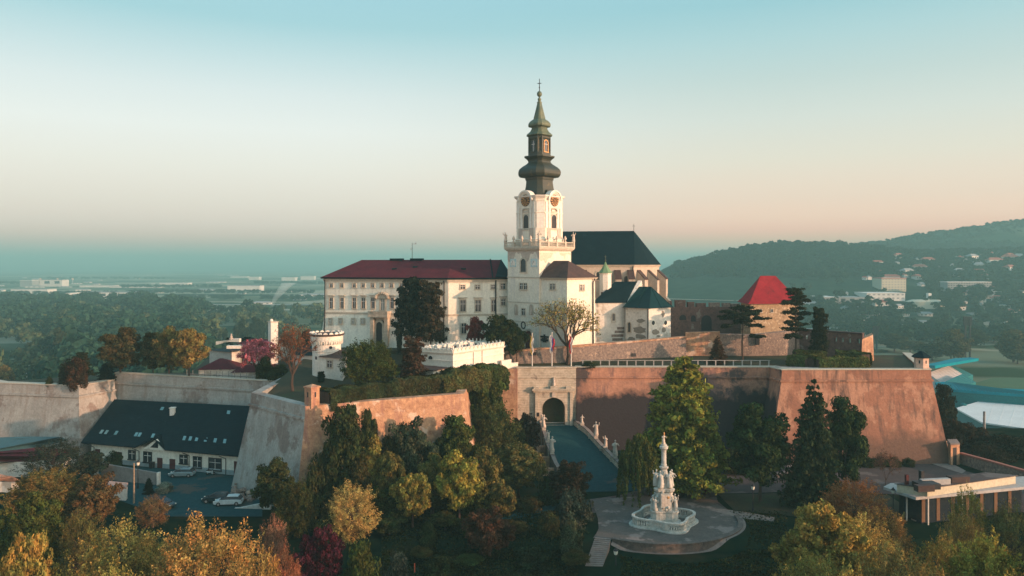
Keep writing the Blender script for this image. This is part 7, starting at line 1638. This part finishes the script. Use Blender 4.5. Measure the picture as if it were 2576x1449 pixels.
# clipped hedges
def hedge(label, pts, w_, z0, z1, col, seed=0, cat='hedge', name='hedge', rough=.25, group=None, dens=260):
    """a clipped hedge: rounded box section along a line, covered in leaves"""
    global rng
    rng = np.random.default_rng(seed + 50); P_, N_ = [], []
    for i in range(len(pts)-1):
        a, b = np.array(pts[i], float), np.array(pts[i+1], float); L_ = np.linalg.norm(b[:2]-a[:2]); n = int(dens*L_*(w_ + 2*(z1-z0))*.5); t = rng.random(n); s = rng.random(n)*(w_ + 2*(z1-z0)); d = (b[:2]-a[:2])/L_; nn = np.array([d[1], -d[0]])
        hh_ = z1-z0; off = np.where(s < hh_, w_/2, np.where(s < hh_+w_, w_/2-(s-hh_), -w_/2)); zz = np.where(s < hh_, s, np.where(s < hh_+w_, hh_, hh_-(s-hh_-w_)))
        base = a[None,:2] + (b-a)[None,:2]*t[:,None]; zb_ = (a[2] + (b[2]-a[2])*t) if len(a) > 2 else 0
        edge = 1 - .22*np.clip((zz/hh_-.75)/.25,0,1)*(np.abs(off)/(w_/2)); ps = np.stack([base[:,0]+nn[0]*off*edge, base[:,1]+nn[1]*off*edge, z0+zb_+zz*(1+.05*np.sin(t*L_*1.7+seed))], 1) + rng.normal(0, rough*.35, (n,3))
        nr = np.stack([nn[0]*np.sign(off), nn[1]*np.sign(off), (zz > hh_*.98)*1.5], 1) + unit(n)*.7; nr /= np.linalg.norm(nr,axis=1)[:,None]; P_.append(ps); N_.append(nr)
    ps, nr = np.concatenate(P_), np.concatenate(N_); o = thing(name, label, cat, (pts[0][0], pts[0][1], z0), group); me = quad_mesh('foliage', leaf_quads(ps, nr, .22 + .2*rng.random(len(ps)))); c = bpy.data.objects.new('foliage', me); COL.objects.link(c); c.parent = o; c.matrix_parent_inverse = parent_inv(o); c.color = (*col, 1)
    mb = MB()
    for i in range(len(pts)-1):
        a, b = Vector(pts[i][:2]), Vector(pts[i+1][:2]); za_ = pts[i][2] if len(pts[i]) > 2 else 0; zb_ = pts[i+1][2] if len(pts[i+1]) > 2 else 0; d = (b-a).normalized(); nn = Vector((d.y,-d.x))*(w_/2*.8)
        mb.add([(p_.x,p_.y,z) for p_, z in ((a-nn,z0+za_),(b-nn,z0+zb_),(b+nn,z0+zb_),(a+nn,z0+za_),(a-nn*.8,z1+za_-.15),(b-nn*.8,z1+zb_-.15),(b+nn*.8,z1+zb_-.15),(a+nn*.8,z1+za_-.15))], [(3,2,1,0),(4,5,6,7),(0,1,5,4),(1,2,6,5),(2,3,7,6),(3,0,4,7)])
    mb.build('stems', BARK, o)
xy = lambda px, Y, z=0: (X(px,Y), Y, z)
HG = (.075,.085,.028)
hedge('long dark clipped hedge along the edge of the brick bastion', [xy(815,120.5),xy(870,123.5),xy(930,126.5),xy(995,129)], 4.2, 14.9, 17.8, (.036,.042,.020), 1)
hedge('middle stretch of clipped hedge before the shaggy conifer', [xy(990,130.5),xy(1050,132.5),xy(1105,134)], 3.6, 15.1, 18.1, (.045,.046,.022), 2)
hedge('mounded olive hedge below the attic building', [xy(1105,134,0),xy(1145,135.5,1.0),xy(1185,137,1.1),xy(1222,138,.3)], 5.0, 14.6, 18.0, (.080,.078,.030), 3, rough=.4)
hedge('rounded green hedge over the wall left of the gate', [xy(1185,146,0),xy(1225,147,.3),xy(1262,148.5,-.2)], 5.5, 14, 17.9, (.055,.068,.024), 4, rough=.4)
hedge('clipped box hedge at the left end of the terrace bastion', [xy(1990,156),xy(2033,153),xy(2040,157)], 3.0, 16.9, 19.2, HG, 5)
hedge('long front clipped box hedge on the terrace bastion', [xy(2054,152),xy(2110,152.2),xy(2176,152.4)], 3.2, 16.9, 19.1, HG, 6)
hedge('rear clipped box hedge on the terrace bastion', [xy(2000,163),xy(2075,162)], 3.0, 16.9, 19.3, HG, 7)
hedge('rear right clipped box hedge on the terrace bastion', [xy(2105,162),xy(2150,161),xy(2178,158)], 3.0, 16.9, 19.3, HG, 8)
hedge('low hedge strip on the lawn below the round plaza', [xy(2060,113),xy(2130,112)], 1.0, 0, .9, (.05,.05,.025), 9)
# poplars and lone trees on the plain
for i, (px, top, w_) in enumerate([(531,828,11),(548,838,10),(562,826,16),(577,842,10),(590,820,20),(604,800,22),(618,822,12),(628,812,12),(638,795,20),(646,800,24),(656,806,16),(672,815,14)]):
    tree('poplar_tree', 'hazy slim poplar ' + ('first','second','third','fourth','fifth','sixth','seventh','eighth','ninth','tenth','eleventh','twelfth')[i] + ' from the left in the row before the chimney stack', 'poplar', px+4, top, w_, 602+8*i, -38, 'poplar', (.03,.045,.025), group='row of hazy poplars')
tree('poplar_tree', 'single tall pointed tree standing above the far left wood', 'poplar', 150, 822, 34, 516, -38, 'poplar', (.05,.06,.03))
tree('cedar_tree', 'dark flat branched cedar behind the red ridge roof', 'cedar', 622, 848, 34, 200, 14, 'umbrella', (.012,.02,.018))
tree('cedar_tree', 'dark small cedar left of the flat branched cedar', 'cedar', 578, 850, 24, 200, 14, 'umbrella', (.012,.02,.018))
far = [(12,915,70,400,'dgold','olive gold tree at the far left edge beyond the rampart'),(75,902,64,600,'olive','tall hazy tree above the domed hall'),(110,910,50,430,'green','tree right of the domed hall'),(128,917,46,400,'olive','tree with pale olive crown beyond the far left bastion'),(220,905,40,516,'green','tree behind the pine of the bush group')]
for px, top, w_, Y, c, lab in far: tree('park_tree', lab, 'tree', px, top, w_, Y, -38, 'broadB', c)
rnd = random.Random(9)
right = [(2250,840,80),(2290,855,90),(2345,862,90),(2350,835,60),(2400,828,90),(2440,822,90),(2500,835,80),(2550,826,100),(2270,890,70),(2500,880,80),(2560,875,80),(2380,880,80),(2440,870,90),(2215,880,60),(2240,905,60)]
for i, (px, top, w_) in enumerate(right): tree('park_tree', 'hazy round tree in the belt before the town, ' + ('first','second','third','fourth','fifth','sixth','seventh','eighth','ninth','tenth','eleventh','twelfth','thirteenth','fourteenth','fifteenth')[sorted(right).index(right[i])] + ' from the left', 'tree', px, top, w_, 630+rnd.uniform(-60,130), -38, ('broadA','broadB')[i % 2], ((.06,.065,.03),(.10,.09,.04),(.04,.055,.028))[i % 3], group='tree belt before the town')
# ---------------------------------------------------------------- woods that read as one mass: one merged leafy surface each
def wood(name, label, pts, col, seed, nl=46, leaf=1.1):
    """pts: (x, y, ground z, height, radius)"""
    global rng
    rng = np.random.default_rng(seed); P_ = np.array(pts); k = 7; idx = np.repeat(np.arange(len(P_)), k); B = P_[idx]; d = unit(len(B))
    c = np.stack([B[:,0] + d[:,0]*B[:,4]*.55, B[:,1] + d[:,1]*B[:,4]*.55, B[:,2] + B[:,3]*(.62 + .26*d[:,2])], 1); r = B[:,4]*.52
    idx2 = np.repeat(np.arange(len(c)), nl); dd = unit(len(idx2)); dd[:,2] = np.abs(dd[:,2])*.9 - .15; pos = c[idx2] + dd*(r[idx2]*(.8+.3*rng.random(len(idx2))))[:,None]; nr = dd + unit(len(idx2))*.5; nr /= np.linalg.norm(nr,axis=1)[:,None]
    me = quad_mesh(name, leaf_quads(pos, nr, r[idx2]*.42*leaf*(.6+.8*rng.random(len(idx2))), 1.3)); o = bpy.data.objects.new(name, me); COL.objects.link(o); o.color = (*col, 1); tag(o, label, 'woodland'); o['kind'] = 'stuff'; return o
def scatter(n, pxr, Yf, hr, seed, acc=None):
    rnd = random.Random(seed); out = []; tries = 0
    while len(out) < n and tries < n*30:
        tries += 1; Y = Yf(rnd); px = rnd.uniform(*pxr); x = X(px, Y)
        if acc and not acc(px, Y, rnd): continue
        h_ = rnd.uniform(*hr); out.append((x, Y, T(x,Y), h_, h_*rnd.uniform(.35,.55)))
    return out
cl = lambda px, Y: math.sin(px*.013 + Y*.008) + math.sin(Y*.021 + px*.006 + 1)
wood('woodland', 'broad hazy wood filling the plain behind the left rampart', scatter(760, (-120, 860), lambda r: 345 + 950*r.random()**1.05, (18, 31), 1, lambda px, Y, r: ((Y < 1330 - max(0, px - 330)*1.05 and (cl(px*1.6, Y*.7) > -.75 or Y < 430)) or r.random() < .03) and (px > 150 or Y > 640) and (px < 490 or Y < 455 or (Y > 900 and r.random() < .16))), (.028,.062,.042), 1)
wood('woodland', 'lighter olive trees scattered through the left wood', scatter(160, (-120, 860), lambda r: 400 + 640*r.random(), (17, 28), 2), (.075,.095,.05), 2)
wood('tree_rows', 'thin dark tree lines crossing the left plain', [q for (a, b, yb) in ((330,800,741),(420,820,757),(0,330,746),(300,560,726),(640,820,716),(0,160,716),(120,420,703)) for q in [(lambda p: (p.x,p.y,p.z,12,8))(GT(a + (b-a)*i/60 + rnd.uniform(-3,3), yb + rnd.uniform(-1,1))) for i in range(60) if rnd.random() < .75]], (.02,.045,.03), 3, nl=30)
wood('woodland', 'town trees between the houses on the right plain', scatter(620, (1990, 2680), lambda r: 690 + 560*r.random(), (10, 18), 4, lambda px, Y, r: (px > 2330 and Y < 1150 and r.random() < .6) or (cl(px,Y*.7) > .35) or r.random() < .10), (.022,.046,.030), 4)
hillpts = [GT(px, py) for px, py in [(rnd.uniform(1690, 2620), rnd.uniform(612, 700)) for _ in range(3200)]]
hillpts = [(p.x,p.y,p.z-1.5,rnd.uniform(4.5,9),rnd.uniform(4,7)) for p in hillpts if p.z > -12 and p.y < 5200]
ridge = []
for rid, yr, n in ((RID1, YR1, 420), (RID2, YR2, 520)):
    for i in range(n):
        u = 1690 + (2640-1690)*i/n; Y = yr + rnd.uniform(-60, 10); x = X(u, Y); ridge.append((x, Y, T(x,Y)-3, rnd.uniform(4.2,8), rnd.uniform(4,6.5)))
wood('hill_forest', 'forest covering the hills at the right horizon', hillpts + ridge, (.010,.034,.024), 5, nl=14, leaf=2.0)
# grass standing up over the mown lawns
cx, cyy = CXY.x, CXY.y + .3; rng = np.random.default_rng(91); n = 26000; py_ = rng.uniform(1286, 1470, n); px_ = rng.uniform(960, 1980, n)
gp_ = []
for a, b in zip(px_, py_):
    q = G(a, b, -1.0 if b > 1385 else 0); d2 = (q.x-cx)**2 + (q.y-cyy)**2
    if d2 < 12.2**2 or (1455 < a < 1560 and b > 1345): continue
    gp_.append((q.x, q.y, T(q.x, q.y) + .03))
gp_ = np.array(gp_); nr_ = unit(len(gp_)); nr_[:,2] *= .35; nr_ /= np.linalg.norm(nr_,axis=1)[:,None]
o = bpy.data.objects.new('grass', quad_mesh('grass', leaf_quads(gp_, nr_, .16 + .22*rng.random(len(gp_)), 1.4))); COL.objects.link(o); o.color = (.030,.036,.014,1); tag(o, 'short tufted grass on the lawns around the plaza', 'grass'); o['kind'] = 'stuff'
# smoke wisps
def smoke(label, pts, rs, dens):
    m = bpy.data.materials.new('smoke'); m.use_nodes = True; t = m.node_tree; t.nodes.remove(t.nodes['Principled BSDF']); v = t.nodes.new('ShaderNodeVolumePrincipled'); v.inputs['Density'].default_value = dens; v.inputs['Color'].default_value = (.85,.9,.88,1); t.links.new(v.outputs[0], t.nodes['Material Output'].inputs['Volume'])
    o = MB().loft([[(p.x + r_*math.cos(2*math.pi*i/10), p.y + r_*math.sin(2*math.pi*i/10), p.z) for i in range(10)] for p, r_ in zip(pts, rs)]).build('smoke_plume', m); tag(o, label, 'smoke'); o['kind'] = 'stuff'
smoke('thin pale smoke drifting up from the plain left of the palace', [P(683,782,1290),P(685,768,1290),P(692,752,1290),P(703,738,1290),P(716,722,1290),P(728,712,1290)], [1.5,3,5,8,10,13], .03)
# ================================================================ haze
hz_ = MB().box(-16500, 19500, -250, 16000, -42, 172).build('haze', None); hz_['kind'] = 'stuff'
hm = bpy.data.materials.new('haze'); hm.use_nodes = True; t = hm.node_tree; t.nodes.remove(t.nodes['Principled BSDF']); v = t.nodes.new('ShaderNodeVolumePrincipled')
v.inputs['Density'].default_value = HAZE_D; v.inputs['Color'].default_value = (*HAZE_C, 1); v.inputs['Anisotropy'].default_value = 0.0
t.links.new(v.outputs[0], t.nodes['Material Output'].inputs['Volume']); hz_.data.materials.append(hm); tag(hz_, 'thin teal morning haze over the plain and hills', 'haze')
